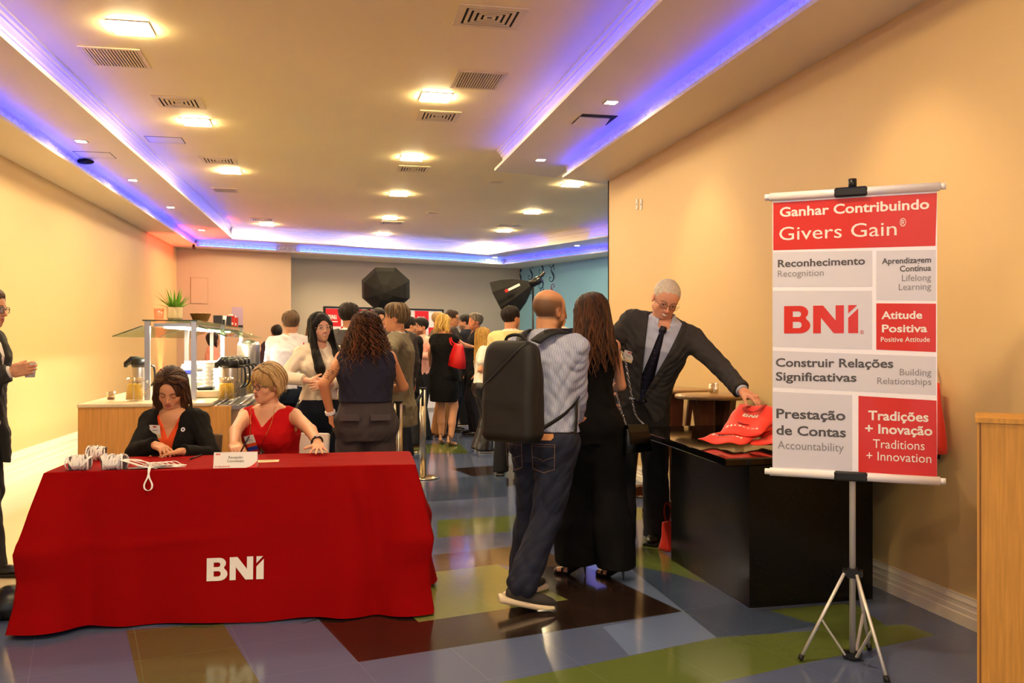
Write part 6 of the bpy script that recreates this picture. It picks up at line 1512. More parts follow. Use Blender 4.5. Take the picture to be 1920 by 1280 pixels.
# bag behind the banner, bag on the floor
def upbag(loc, rz, w_, h_, d_, label, grp=None, lean=0):
    t = empty('tote_bag', loc, rz, label, 'bag', grp); q = mb('tote_red', True); rings = []
    for j in range(9):
        v = j/8; k = 1-.12*v; rings.append([(w_/2*k*math.copysign(abs(math.cos(a))**.5, math.cos(a)), d_/2*(1-.75*v)*math.copysign(abs(math.sin(a))**.7, math.sin(a))+.006*math.sin(5*v+a)+lean*v, h_*v+.002) for a in [2*math.pi*i/24 for i in range(24)]])
    q.rings(rings); q.build('body', parent=t)
    for s_ in (1,-1):
        q = mb('tote_deep', True); q.ribbon(spline([(-w_*.22,s_*d_*.1+lean,h_*.97),(-w_*.20,s_*.03+lean,h_+.07),(0,s_*.045+lean,h_+.12),(w_*.20,s_*.03+lean,h_+.07),(w_*.22,s_*d_*.1+lean,h_*.97)],6), Vector((0,.003,.0))+Vector((.018,0,.0)), .003); q.build('handle', parent=t)
    return t
pb_ = W(1738,700,4.85); upbag((3.055,4.16,SZ+.001), R(90), .33, .36, .12, 'red tote bag standing on the slab behind the right edge of the banner')
pf = WZ(1256,1030,0); upbag((pf.x+.02,pf.y+.02,0), R(30), .20, .19, .12, 'small red bag on the floor against the left side of the granite counter')
# round wooden bar tables along the wall
mat('wood_top', (150,112,66), .3, var=.12, vscale=4, stretch=(1,12,1), coat=.3); mat('wood_dark', (92,50,26), .4, var=.2, vscale=5, stretch=(6,6,1))
def bar_table(x, y, rz, r, label, z=1.03, copyof=None):
    if copyof: return dup(copyof, (x,y,0), R(rz), label)
    t = empty('bar_table', (x,y,0), R(rz), label, 'table', 'round wooden bar tables')
    q = mb('wood_top', True); q.lathe([(0,z-.030),(r-.012,z-.030),(r,z-.022),(r,z-.008),(r-.010,z),(0,z)], n=40, cap=False); q.build('tabletop', parent=t)
    for k in range(4):
        a = math.pi/2*k+.4; c, s_ = math.cos(a), math.sin(a); u = Vector((c,s_,0)); n = Vector((-s_,c,0)); q = mb('wood_dark'); rings = []
        for zz, rr, hw in ((.06,.13,.030),(.5,.075,.040),(z-.03,.135,.060)): 
            p = u*rr; rings.append([tuple(p+n*hw-u*.018+Vector((0,0,zz))), tuple(p+n*hw+u*.018+Vector((0,0,zz))), tuple(p-n*hw+u*.018+Vector((0,0,zz))), tuple(p-n*hw-u*.018+Vector((0,0,zz)))])
        q.rings(rings); q.build('leg', parent=t)
        q = mb('wood_dark'); q.rings([[tuple(u*rr+n*h_+Vector((0,0,z0))), tuple(u*rr+n*h_+Vector((0,0,z1))), tuple(u*rr-n*h_+Vector((0,0,z1))), tuple(u*rr-n*h_+Vector((0,0,z0)))] for rr, h_, z0, z1 in ((.02,.03,.012,.10),(.18,.03,.012,.085),(.27,.026,.008,.04))]); q.build('foot', parent=t)
    return t
T1 = bar_table(2.80, 6.17, 20, .285, 'nearest round wooden bar table by the cream wall, glasses on it')
bar_table(2.82, 6.97, 50, .285, 'second round wooden bar table along the cream wall', copyof=T1)
bar_table(2.82, 7.80, 5, .285, 'third round wooden bar table along the cream wall, mostly hidden by the suit', copyof=T1)
pt_ = W(872,700,16.4); bar_table(pt_.x, pt_.y, 35, .285, 'far wooden bar table whose legs show behind the blonde girl', copyof=T1)
clear('glass', (245,240,230), .10, .02)
def tumbler(loc, r, h, label, liquid=None, grp='drinking glasses'):
    t = empty('drinking_glass', loc, 0, label, 'glass', grp); q = mb('glass', True)
    q.lathe([(0,.001),(r*.82,.001),(r*.86,.006),(r,h),(r-.003,h),(r*.84-.003,.012),(0,.012)], n=24, cap=False); q.build('vessel', parent=t)
    if liquid: mb(liquid, True).lathe([(0,.013),(r*.80,.013),(r*.86,h*.42),(0,h*.42)], n=24, cap=False).build('drink', parent=t)
    return t
mat('coffee', (110,60,24), .2); mat('juice', (255,222,50), .25); clear('water', (235,235,225), .05, .01)
tumbler((2.77,6.10,1.03), .037, .085, 'water glass on the nearest wooden bar table below the suited arm', 'water')
tumbler((3.00,6.16,1.03), .037, .085, 'second glass at the right of the nearest bar table, beside the banner', 'water')
# ---------------------------------------------------------------- oak cabinet at the right edge
mat('oak', (196,140,60), .5, var=.16, vscale=6, stretch=(14,14,.7)); mat('oak_dark', (120,76,36), .5)
a = W(1832,640,3.40); b = W(1980,640,3.28); u = (b-a).normalized(); n = Vector((-u.y,u.x,0)); t = empty('oak_cabinet', (a.x,a.y,0), math.atan2(u.y,u.x), 'light oak cabinet cut off by the right edge of the frame', 'cabinet')
hz = 1.42-143*3.40/1677
mb('oak').box((0,0,0),(.36,.018,hz-.018)).build('front_panel', parent=t); mb('oak_dark').box((.008,-.0015,0),(.014,.001,hz-.018)).build('edge_strip', parent=t); mb('oak').box((-.0,.019,0),(.018,.30,hz-.018)).build('side_panel', parent=t); mb('oak').box((.342,.019,0),(.36,.30,hz-.018)).build('side_panel', parent=t)
mb('oak').box((-.006,-.006,hz-.018),(.366,.30,hz)).build('top_board', parent=t)
# wall plates, smoke panel, camera
def plate(p, rz, w_, h_, label, holes=1):
    t = empty('wall_plate', p, rz, label, 'wall plate', 'switch plates on the right wall'); mb('card_white').rbox((-w_/2,-.006,-h_/2),(w_/2,0,h_/2),.004).build('plate', parent=t)
    q = mb('black_plastic')
    for k in range(holes): q.box((-.006,-.008,-.01-.02*k),(.006,-.0062,.008-.02*k))
    q.build('switch', parent=t)
for px, lb in ((1195,'left switch plate of the two high on the cream wall'),(1203,'right switch plate of the two high on the cream wall')):
    t_ = (px-960)/1677; d = 3.13/(t_*CS+SN); p = W(px, 383, d); plate((3.128,p.y,p.z), R(-90), .05, .11, lb)
p = W(363,470,16.6); t = empty('security_camera', (p.x,p.y,Z1), R(-20), 'small dark security camera under the far left soffit', 'camera'); mb('white_trim', True).lathe([(0,0),(.05,0),(.05,-.02),(0,-.02)], n=16).build('mount', parent=t)
q = mb('black_plastic', True); q.tube([(0,0,-.02),(.0,0,-.07),(.05,-.07,-.09)], [.02,.025,.03], 10); q.build('housing', parent=t)
dW = BD; pw0 = Vector((p0.x,p0.y)); pc = W(378,544,17.4)
s0 = (Vector((pc.x,pc.y))-p0).dot(BD); q = mb('wall_beige'); t = empty('access_panel', (p0.x+BD.x*s0, p0.y+BD.y*s0, pc.z), math.atan2(BD.y,BD.x), 'flat square access panel on the beige wall behind the plant', 'panel')
q.box((-.16,-.012,-.25),(.16,-.001,.25)); q.build('cover', parent=t); q = mb('oak_dark')
for x0, z0, x1, z1 in ((-.165,-.255,-.16,.255),(.16,-.255,.165,.255),(-.16,-.255,.16,-.25),(-.16,.25,.16,.255)): q.box((x0,-.010,z0),(x1,-.001,z1))
q.build('frame', parent=t)
# ---------------------------------------------------------------- buffet on the left
mat('steel', (176,172,170), .28, metal=.9); mat('oak_buffet', (204,146,74), .5, var=.14, vscale=5, stretch=(14,14,.7)); mat('china', (240,236,228), .25); clear('glass_edge', (205,225,200), .16, .05); mat('glass_rim', (40,60,30), .2)
emis('heat_lamp', (255,238,208), 46.0)
mat('counter_top', (214,196,164), .2)
X0, X1, Y0, Y1 = -1.96, -.78, 7.75, 12.9; CZ = .915
bf = empty('buffet_counter', (0,0,0), 0, 'long buffet counter with oak end panel and glass sneeze guards, left of the guests', 'buffet')
mb('oak_buffet').box((X0,Y0,.0),(X1,Y0+.03,CZ-.03)).build('end_panel', parent=bf)
mb('oak_buffet').box((X0,Y0+.031,.0),(X0+.03,Y1,CZ-.03)).build('side_panel', parent=bf); mb('oak_buffet').box((X1-.22,Y0+.031,.0),(X1-.19,Y1,CZ-.03)).build('side_panel', parent=bf)
mb('counter_top').rbox((X0-.005,Y0-.008,CZ-.029),(X1-.15,Y1,CZ),.008).build('worktop', parent=bf)
mb('steel').box((X1-.15,Y0+.05,CZ-.06),(X1+.12,Y1,CZ-.03)).build('tray_rail', parent=bf)
for k in range(3): mb('steel', True).tube([(X1-.11+.09*k,Y0+.05,CZ-.022),(X1-.11+.09*k,Y1,CZ-.022)], .008, 8).build('rail_bar', parent=bf)
SX0, SX1, SZ_ = -1.535, -1.115, 1.60
for x in (SX0+.02, SX1-.02):
    for y in (8.20, 10.4, 12.6): mb('steel').box((x-.022,y-.02,CZ),(x+.022,y+.02,SZ_-.004)).build('post', parent=bf)
mb('glass_edge').box((SX0-.01,8.16,SZ_-.003),(SX1+.01,12.7,SZ_+.006)).build('glass_shelf', parent=bf)
q = mb('glass_rim'); q.box((SX0-.014,8.155,SZ_-.004),(SX1+.014,8.160,SZ_+.007)); q.build('shelf_rim', parent=bf)
for sd, xa, xb in ((-1,SX0-.02,SX0-.26),(1,SX1+.02,SX1+.26)):
    for y0, y1 in ((8.18,10.3),(10.33,12.6)):
        q = mb('glass_edge'); q.add([(xa,y0,SZ_-.05),(xb,y0,SZ_-.14),(xb,y1,SZ_-.14),(xa,y1,SZ_-.05),(xa,y0,SZ_-.044),(xb,y0,SZ_-.134),(xb,y1,SZ_-.134),(xa,y1,SZ_-.044)],[(0,1,2,3),(7,6,5,4),(0,4,5,1),(1,5,6,2),(2,6,7,3),(3,7,4,0)]); g_ = q.build('sneeze_guard', parent=bf)
        q = mb('glass_rim'); q.tube([(xa,y0-.003,SZ_-.047),(xb,y0-.003,SZ_-.137)], .0045, 6); q.build('guard_rim', parent=g_)
q = mb('steel'); q.box((SX0+.06,8.25,SZ_-.05),(SX1-.06,12.6,SZ_-.02)); q.build('lamp_housing', parent=bf)
for k in range(6):
    mb('heat_lamp').box((SX0+.12,8.40+.68*k,SZ_-.062),(SX1-.12,8.85+.68*k,SZ_-.051)).build('lamp_tube', parent=bf)
# things on the counter
rnd = random.Random(11)
def plates(x, y, r, n, label, z=CZ):
    t = empty('plate_stack', (x,y,z), 0, label, 'plates', 'stacks of white crockery under the buffet lamps'); q = mb('china', True)
    q.lathe([p for k in range(n) for p in ((r*.6,.012*k+.001),(r,.012*k+.008),(r,.012*k+.011),(r*.62,.012*k+.012))]+[(0,.012*n)], n=28, cap=False); q.build('plates', parent=t)
    return t
def cups(x, y, r, n, label):
    t = empty('cup_stack', (x,y,CZ), 0, label, 'cups', 'stacks of white crockery under the buffet lamps'); q = mb('china', True)
    q.lathe([p for k in range(n) for p in ((r*.78,.035*k+.001),(r,.035*k+.030),(r,.035*k+.034))]+[(0,.035*n)], n=20, cap=False); q.build('cups', parent=t); return t
cups(-1.06,8.55,.05,9,'tallest stack of white cups beside the right steel post of the buffet'); cups(-.98,8.80,.05,8,'white cup stack just behind the tallest one'); cups(-1.07,9.05,.05,7,'third white cup stack back along the buffet')
cups(-.97,9.35,.05,7,'fourth white cup stack back along the buffet'); plates(-1.30,9.0,.13,10,'stack of white plates in the middle of the buffet'); plates(-1.28,9.32,.13,12,'further stack of white plates along the buffet')
def jug(x, y, label, sc_=1.0):
    t = empty('juice_jug', (x,y,CZ), 0, label, 'jug', 'jugs of yellow juice on the buffet'); h = .20*sc_; r = .068*sc_
    mb('glass', True).lathe([(0,.001),(r*1.08,.001),(r*1.08,.01),(r*.86,h*.8),(r*.98,h),(r*.94,h),(r*.82,h*.8),(r*1.02,.012),(0,.012)], n=24, cap=False).build('vessel', parent=t)
    mb('juice', True).lathe([(0,.013),(r*1.0,.013),(r*.84,h*.72),(0,h*.72)], n=24, cap=False).build('drink', parent=t)
    q = mb('glass', True); q.tube(spline([(r*.95,0,h*.85),(r*1.6,0,h*.8),(r*1.7,0,h*.5),(r*1.08,0,h*.25)],5), .007, 6); q.build('handle', parent=t)
def bxy(px, d): p = W(px, 640, d); return p.x, p.y
x_, y_ = bxy(252,7.62); jug(x_, y_, 'jug of yellow juice at the left of the buffet, beside the dark-haired woman'); x_, y_ = bxy(425,7.72); jug(x_, y_, 'jug of yellow juice in front of the row of vacuum flasks'); x_, y_ = bxy(462,8.5); jug(x_, y_, 'jug of yellow juice behind the row of vacuum flasks', .95)
def flask(x, y, rz, label):
    t = empty('vacuum_flask', (x,y,CZ), R(rz), label, 'flask', 'steel vacuum flasks with black lids'); h = .30
    mb('steel', True).lathe([(0,0),(.066,0),(.068,.01),(.068,h-.02),(.060,h)], n=28).build('body', parent=t)
    q = mb('black_plastic', True); q.lathe([(.070,h-.03),(.074,h),(.072,h+.035),(.05,h+.055),(0,h+.06)], n=28); q.tube([(0,0,h+.03),(-.07,0,h+.035),(-.115,0,h+.0),(-.12,0,h-.03)], [.04,.036,.026,.016], 10); q.build('lid', parent=t)
    q = mb('black_plastic', True); q.tube(spline([(.068,0,h-.02),(.12,0,h-.03),(.125,0,.14),(.07,0,.08)],5), .010, 8); q.build('handle', parent=t)
for k, (px, d, lb) in enumerate(((432,7.95,'nearest steel vacuum flask with black lid on the buffet'),(441,8.2,'second steel vacuum flask back in the row'),(449,8.45,'third steel vacuum flask back in the row'),(456,8.7,'fourth steel vacuum flask back in the row'),(262,8.2,'steel vacuum flask with black lid at the left of the buffet'))):
    x_, y_ = bxy(px, d); flask(x_, y_, 10, lb)
x_, y_ = bxy(208,7.58); tumbler((x_,y_,CZ), .036, .080, 'short glass with brown drink left on the end of the buffet', 'coffee')
# sugar bowl, snack packets, tray with bread under the guard
x_, y_ = bxy(320,8.35); t = empty('serving_bowl', (x_,y_,CZ+.12), 0, 'white lidded serving bowl behind the head of the dark-haired woman', 'bowl'); mb('china', True).lathe([(0,-.119),(.05,-.119),(.07,-.09),(.14,-.03),(.15,0),(.14,.02),(.08,.055),(.02,.07),(.012,.085),(.022,.10),(.018,.115),(0,.12)], n=28, cap=False).build('body', parent=t)
x_, y_ = bxy(346,8.3); t = empty('snack_packet', (x_,y_,CZ+.001), R(20), 'blue and white crumpled packet on the buffet beside the white bowl', 'packet'); q = mb('china', True); q.rings([[(.06*a*math.cos(k*math.pi/6),.03*a*math.sin(k*math.pi/6),z) for k in range(12)] for z, a in ((0,.9),(.05,1.1),(.16,1.2),(.24,1.3),(.27,.5))]); q.build('wrapper', parent=t)
q = mb('badge_blue', True); q.rings([[(.0635*a*math.cos(k*math.pi/6),.0325*a*math.sin(k*math.pi/6),z) for k in range(12)] for z, a in ((.20,1.28),(.225,1.3),(.24,1.32))]); q.build('print', parent=t)
x_, y_ = bxy(352,8.5); t = empty('napkin_box', (x_,y_,CZ), 0, 'tall white box on the buffet beside the right steel post', 'box'); mb('china').rbox((-.05,-.05,0),(.05,.05,.29),.01).build('body', parent=t); mb('card_white').box((-.03,-.004,.29),(.03,.004,.32)).build('napkin', parent=t)
for k, (px, d, lb) in enumerate(((395,8.1,'closed bread tray inside the lower buffet compartment'),(385,9.3,'covered chafing dish beyond the cup stacks'),(440,10.6,'steel chafing dish with lid halfway along the buffet'),(466,11.4,'golden steel drinks dispenser near the far end of the buffet'))):
    x_, y_ = bxy(px, d)
    if k == 0:
        t = empty('bread_tray', (x_,y_,CZ), 0, lb, 'tray', 'serving dishes on the buffet'); mb('counter_top').rbox((-.14,-.12,0),(.14,.12,.07),.015).build('tray', parent=t); mb('black_plastic').rbox((-.11,-.10,.071),(.03,.10,.10),.015).build('mould', parent=t)
    elif k == 3:
        t = empty('drinks_dispenser', (x_,y_,CZ), 0, lb, 'dispenser', 'serving dishes on the buffet'); mb('steel', True).lathe([(0,0),(.13,0),(.13,.10),(.10,.14),(.14,.20),(.14,.46),(.12,.50),(.03,.53),(0,.54)], n=28, cap=False).build('body', parent=t); mb('black_plastic').box((-.02,-.17,.16),(.02,-.13,.20)).build('tap', parent=t)
    else:
        t = empty('chafing_dish', (x_,y_,CZ), 0, lb, 'dish', 'serving dishes on the buffet'); mb('steel').rbox((-.17,-.24,.10),(.17,.24,.20),.03).build('pan', parent=t); mb('steel').rbox((-.165,-.235,.201),(.165,.235,.30),.06).build('lid', parent=t)
        for a_, b_ in ((-.14,-.2),(.14,-.2),(-.14,.2),(.14,.2)): mb('steel').box((a_-.01,b_-.01,0),(a_+.01,b_+.01,.10)).build('leg', parent=t)
# things on the glass shelf
zs = SZ_+.0065
p = (-1.30, 8.26); t = empty('potted_plant', (-1.31,8.32,zs), 0, 'green spiky aloe-like plant in a cream pot on top of the buffet shelf', 'plant')
mat('pot_cream', (236,214,160), .4); mat('leaf', (104,160,36), .45, var=.2, vscale=12, stretch=(1,1,.3))
mb('pot_cream').lathe([(0,0),(.052,0),(.066,.02),(.068,.10),(.064,.115),(.056,.115),(.055,.10),(0,.10)], n=8, cap=False).build('pot', parent=t)
rnd = random.Random(3)
for k in range(26):
    a = k*2.399; tl = .15+.75*(k/26)**.8*1.15; L_ = rnd.uniform(.17,.25); d_ = Vector((math.cos(a)*math.sin(tl), math.sin(a)*math.sin(tl), math.cos(tl))); base = Vector((math.cos(a)*.02, math.sin(a)*.02, .09)); q = mb('leaf', True); pts = [base+d_*L_*f+Vector((0,0,-.05*tl*f*f)) for f in (0,.25,.5,.75,1)]; sd = Vector((-math.sin(a), math.cos(a), 0)); rings = []
    for f, pp in zip((.7,1,.8,.45,.04), pts): wv = sd*.012*f; nn = d_.cross(sd).normalized()*.004*f; rings.append([tuple(pp-wv), tuple(pp-nn), tuple(pp+wv), tuple(pp+nn)])
    q.rings(rings); q.build('leaf', parent=t)
mat('wicker', (140,92,36), .7, bump=.5, bscale=90); x_, y_ = bxy(373,8.35)
tumbler((-1.43,8.24,zs), .045, .10, 'empty tumbler on the glass shelf left of the plant', None)
t = empty('wicker_bowl', (x_+.02,y_-.04,zs), 0, 'brown wicker bowl with bread rolls on the buffet shelf right of the plant', 'bowl'); mb('wicker', True).lathe([(0,0),(.065,0),(.095,.07),(.098,.072),(.088,.068),(.06,.012),(0,.012)], n=24, cap=False).build('body', parent=t)
for a in (0,2,4): o_ = mb('oak_dark', True).sphere((.035*math.cos(a),.035*math.sin(a),.055),(.035,.03,.025)).build('bread_roll'); o_.location = (x_+.02,y_-.04,zs); tag(o_, ('round bread roll at the left in the wicker bowl','round bread roll at the back in the wicker bowl','round bread roll at the front in the wicker bowl')[int(a/2)], 'bread', 'bread rolls in the wicker bowl')
mat('box_red', (196,36,26), .5); mat('box_dark', (34,30,40), .5)
for px, py, d, wd, h, m, nm, lb in ((435,600,9.9,.09,.10,'box_dark','tea_box','black box first in the row on the buffet shelf'),(443,604,10.1,.10,.06,'box_dark','tea_box','low dark box beside the first black box'),(453,600,10.4,.06,.11,'china','paper_cup','white and red cup in the row on the shelf'),
    (466,606,11.0,.06,.12,'box_dark','tea_box','narrow dark box left of the red box'),(471,606,11.2,.10,.13,'box_red','tea_box','largest red box on the buffet shelf'),(481,607,11.6,.10,.12,'box_red','tea_box','smaller red box with white top on the shelf'),(490,607,12.0,.08,.13,'box_dark','tea_box','dark box with white top near the end of the shelf'),(496,609,12.3,.06,.08,'box_dark','tea_box','last small dark box on the buffet shelf')):
    x_, y_ = bxy(px, d); x_ = min(max(x_, SX0+.06), SX1-.06); t = empty(nm, (x_,y_,zs), 0, lb, 'cup' if nm == 'paper_cup' else 'box', 'boxes and cups on the buffet shelf')
    mb(m).box((-wd/2,-wd/2,0),(wd/2,wd/2,h)).build('body', parent=t) if nm != 'paper_cup' else mb(m, True).lathe([(0,0),(.028,0),(.038,h),(0,h)], n=16).build('body', parent=t)
    if m == 'box_red' or 'white top' in lb: mb('china').box((-wd/2+.012,-wd/2-.002,.02),(wd/2-.012,-wd/2,.05)).build('print', parent=t); mb('china', True).lathe([(0,h),(.03,h),(.03,h+.02),(0,h+.02)], n=14).build('cap', parent=t)
x_, y_ = bxy(483,12.2); mat('acrylic_print', (176,150,180), .4); t = empty('menu_holder', (-1.16,12.35,zs), R(8), 'upright pale printed card in a stand at the far end of the shelf', 'sign'); mb('acrylic_print').box((-.07,-.003,.03),(.07,.003,.27)).build('card', parent=t); mb('black_plastic').box((-.07,-.03,0),(.07,.03,.03)).build('base', parent=t)
# ---------------------------------------------------------------- stanchions
mat('brass_steel', (190,176,150), .25, metal=.95); mat('belt_black', (16,15,15), .7)
def stanchion(px, d, label, cp=None):
    p = W(px, 640, d)
    if cp: return dup(cp, (p.x,p.y,0), None, label)
    t = empty('queue_post', (p.x,p.y,0), R(-11.7), label, 'queue post', 'steel queue posts')
    mb('brass_steel', True).lathe([(0,0),(.165,0),(.170,.006),(.165,.016),(.05,.026),(0,.026)], n=36, cap=False).build('base', parent=t)
    q = mb('brass_steel', True); pr = []
    n = 48
    for k in range(n):
        a = 2*math.pi*k/n; g = 1.0
        for c in (math.pi*1.5, math.pi*.5, 0, math.pi):
            dd = abs((a-c+math.pi) % (2*math.pi)-math.pi)
            if dd < .42: g = .80
        pr.append((.037*g*math.cos(a), .037*g*math.sin(a)))
    q.rings([[(x,y,z) for x, y in pr] for z in (.026,.93)]); q.build('post', parent=t)
    q = mb('black_plastic'); q.box((-.012,-.036,.76),(.012,.036,.925)); q.lathe([(0,.93),(.040,.93),(.040,.942),(0,.942)], n=24); q.build('belt_cassette', parent=t); return t
s1 = stanchion(747,7.2,'steel queue post just behind the right end of the red table'); s2 = stanchion(793,9.3,'steel queue post with its round base visible on the tiles', s1); s3 = stanchion(766,11.5,'furthest steel queue post, partly hidden behind the olive blazer', s1)
A_ = Vector(s1.location)+Vector((0,0,.885)); B_ = Vector(s2.location)+Vector((0,0,.885)); q = mb('belt_black'); n = 14
q.ribbon([A_.lerp(B_, .03+.94*k/n)+Vector((0,0,-.10*math.sin(math.pi*k/n)*.6)) for k in range(n+1)], Vector((0,0,.05)), .003); tag(q.build('barrier_belt'), 'black belt stretched between the two nearest queue posts', 'belt')
# ---------------------------------------------------------------- backdrop wall with the repeated mark
Pl = W(607,573,17.0); Pr = W(831,581,18.7); u = Pr-Pl; u.z = 0; BL = u.length; u.normalize(); t = empty('photo_backdrop', (Pl.x,Pl.y,0), math.atan2(u.y,u.x), 'chequered red and white photo backdrop in a black frame, white lettering repeated on it', 'backdrop')
ZT = 2.09; NCOL = 8; fr = mb('black_plastic'); fr.box((0,-.02,ZT-.03),(BL,.03,ZT)); fr.box((0,-.02,0),(.03,.03,ZT-.03)); fr.box((BL-.03,-.02,0),(BL,.03,ZT-.03)); fr.build('frame', parent=t)
mat('bd_red', (205,22,38), .5); mat('bd_white', (226,222,230), .5); cw = (BL-.06)/NCOL; rh = .335
q = mb('bd_white'); q.box((.03,0,.05),(BL-.03,.01,ZT-.03)); sheet_ = q.build('printed_sheet', parent=t)
for r_ in range(4):
    for c in range(NCOL):
        x0 = .03+cw*c; z1 = ZT-.045-rh*r_
        if (r_+c) % 2 == 0:
            q = mb('bd_red'); q.box((x0,-.004,z1-rh),(x0+cw,.0,z1)); q.build('red_square', parent=sheet_)
            if r_ < 3:
                shape_mesh('logo', bni_shapes(), 'print_white', lambda x, y, z, x0=x0, z1=z1: Vector((x0+cw*.18+x*.072, -.006, z1-.20+y*.085)), sheet_, None); q = mb('print_white'); q.box((x0+cw*.18,-.006,z1-.255),(x0+cw*.78,-.0045,z1-.235)); q.build('print', parent=sheet_)
        elif r_ < 3:
            q = mb('print_red' if False else 'text_light'); cx, cz = x0+cw/2, z1-.16
            q.add([(cx+.06*math.cos(a)*k, -.003, cz+.075*math.sin(a)*k) for k in (1,.8) for a in [2*math.pi*i/20 for i in range(20)]], [(i, (i+1)%20, 20+(i+1)%20, 20+i) for i in range(20)]); q.box((cx-.03,-.004,cz-.03),(cx+.03,-.001,cz+.03)); q.build('print', parent=sheet_)
# ---------------------------------------------------------------- studio umbrella box and softbox
mat('nylon', (13,12,11), .8, bump=.1, bscale=60)
c = W(723,543,14.6); t = empty('studio_softbox', (c.x,c.y,0), 0, 'black octagonal studio softbox seen from its back, high above the crowd', 'softbox', 'studio lights on stands')
q = mb('nylon'); zc = c.z; rr = .42; ax = Matrix.Translation((0,0,zc))@Matrix.Rotation(R(-11.7+4),4,'Z')@Matrix.Rotation(R(14),4,'X'); q.T = ax; rings = []
for f, dy in ((.04,-.26),(.35,-.235),(.65,-.17),(.88,-.07),(1.0,.05),(1.0,.07)): rings.append([(rr*f*math.cos(R(22.5+45*k))*1.0, dy, rr*f*math.sin(R(22.5+45*k))*.92) for k in range(8)])
q.rings(rings); q.build('octagon_hood', parent=t); q = mb('print_white'); q.T = ax; q.rings([[(rr*.96*math.cos(R(22.5+45*k)), y, rr*.96*.92*math.sin(R(22.5+45*k))) for k in range(8)] for y in (.071,.075)]); q.build('diffuser', parent=t)
mb('black_plastic', True).tube([(0,0,.02),(0,0,zc-.25)], .016, 10).build('stand_pole', parent=t)
for k in range(3): mb('black_plastic', True).tube([(0,0,.5),(.42*math.cos(k*2.094),.42*math.sin(k*2.094),.012)], .011, 8).build('leg', parent=t)
c = W(968,548,13.4); t = empty('studio_softbox', (c.x,c.y,0), 0, 'black studio softbox seen from the side beside the blue wall, red mark on it', 'softbox', 'studio lights on stands'); zc = c.z
q = mb('nylon'); q.T = Matrix.Translation((0,0,zc))@Matrix.Rotation(R(-11.7-12),4,'Z')@Matrix.Rotation(R(-28),4,'Y'); ax = q.T.copy(); rings = []
for x, f in ((-.27,1.0),(-.25,1.0),(-.10,.86),(.06,.62),(.20,.30),(.26,.14)): rings.append([(x, .33*f*math.cos(R(22.5+45*k)), .33*f*math.sin(R(22.5+45*k))) for k in range(8)])
q.rings(rings); q.build('hood', parent=t); q = mb('black_plastic', True); q.T = ax; q.tube([(.24,0,0),(.42,0,.0)], .06, 12); q.tube([(.36,0,0),(.52,0,.06)], .02, 8); q.build('lamp_head', parent=t)
q = mb('stitch'); q.T = ax; q.tube([(-.27,.33*math.cos(R(a)),.33*math.sin(R(a))) for a in (202.5,247.5,292.5,337.5)], .006, 5); q.build('piping', parent=t)
text('lettering','godox',.08,'print_white', ax@Matrix.Translation((-.16,-.295,.04))@Matrix.Rotation(R(90-0),4,'X')@Matrix.Rotation(R(14),4,'Y')@Matrix.Rotation(R(0),4,'Z'), t, 'LEFT', .02, .17) if False else None
q = mb('print_white'); q.T = ax@Matrix.Rotation(R(20),4,'Z'); q.box((-.15,-.318,.02),(.04,-.300,.055)); q.build('mark', parent=t); q = mb('print_red'); q.T = ax@Matrix.Rotation(R(20),4,'Z'); q.box((-.20,-.318,.015),(-.16,-.300,.06)); q.build('red_mark', parent=t)
mb('black_plastic', True).tube([(.28,.10,.02),(.28,.10,zc+.12)], .016, 10).build('stand_pole', parent=t)
for k in range(3): mb('black_plastic', True).tube([(.28,.10,.5),(.28+.42*math.cos(k*2.094),.10+.42*math.sin(k*2.094),.012)], .011, 8).build('leg', parent=t)
# ---------------------------------------------------------------- swirling letters painted on the blue wall
mat('mural_navy', (18,52,92), .6); mat('mural_magenta', (120,22,80), .6)
wa = Vector((pg1.x, pg1.y)); wb = pb1; wd_ = (wb-wa).normalized(); wn = Vector((-wd_.y, wd_.x))*-1
def on_wall(px, py):
    t_ = (px-960)/1677; dx, dy = t_*CS+SN, -t_*SN+CS; det = dx*(-wd_.y)+wd_.x*dy; d = (wa.x*(-wd_.y)+wd_.x*wa.y)/det; return W(px, py, d)
Sp = spline([(.36,.34,0),(.44,.46,0),(.30,.58,0),(.08,.54,0),(-.02,.36,0),(.10,.14,0),(.30,-.06,0),(.36,-.30,0),(.20,-.52,0),(-.06,-.56,0),(-.26,-.44,0),(-.24,-.26,0),(-.10,-.24,0)], 6)
def big_s(px, py, h, m, label, flip=False):
    c = on_wall(px, py); q = mb(m); n = len(Sp); L_, R_ = [], []
    for i, p in enumerate(Sp):
        d = (Sp[min(i+1,n-1)]-Sp[max(i-1,0)]).normalized(); nn = Vector((-d.y, d.x, 0)); f = i/(n-1); w_ = .022+.075*math.exp(-((f-.5)/.16)**2)+(.05*math.exp(-(f/.05)**2))+(.05*math.exp(-((f-1)/.05)**2)); L_.append(p+nn*w_); R_.append(p-nn*w_)
    K = lambda v, t: (c.x+wd_.x*v.x*h*.85*1-wn.x*-t, c.y+wd_.y*v.x*h*.85-wn.y*-t, c.z+v.y*h*.85)
    nn_ = wn*.004
    vs = []
    for t in (.003,.006): vs += [(c.x+wd_.x*v.x*h*.85+wn.x*t, c.y+wd_.y*v.x*h*.85+wn.y*t, c.z+v.y*h*.85) for v in L_+R_]
    fs = [(i, i+1, n+i+1, n+i) for i in range(n-1)]+[(2*n+i, 3*n+i, 3*n+i+1, 2*n+i+1) for i in range(n-1)]
    q.add(vs, fs); o = q.build('mural_letter'); tag(o, label, 'mural', 'swirling letters painted on the blue wall'); return o
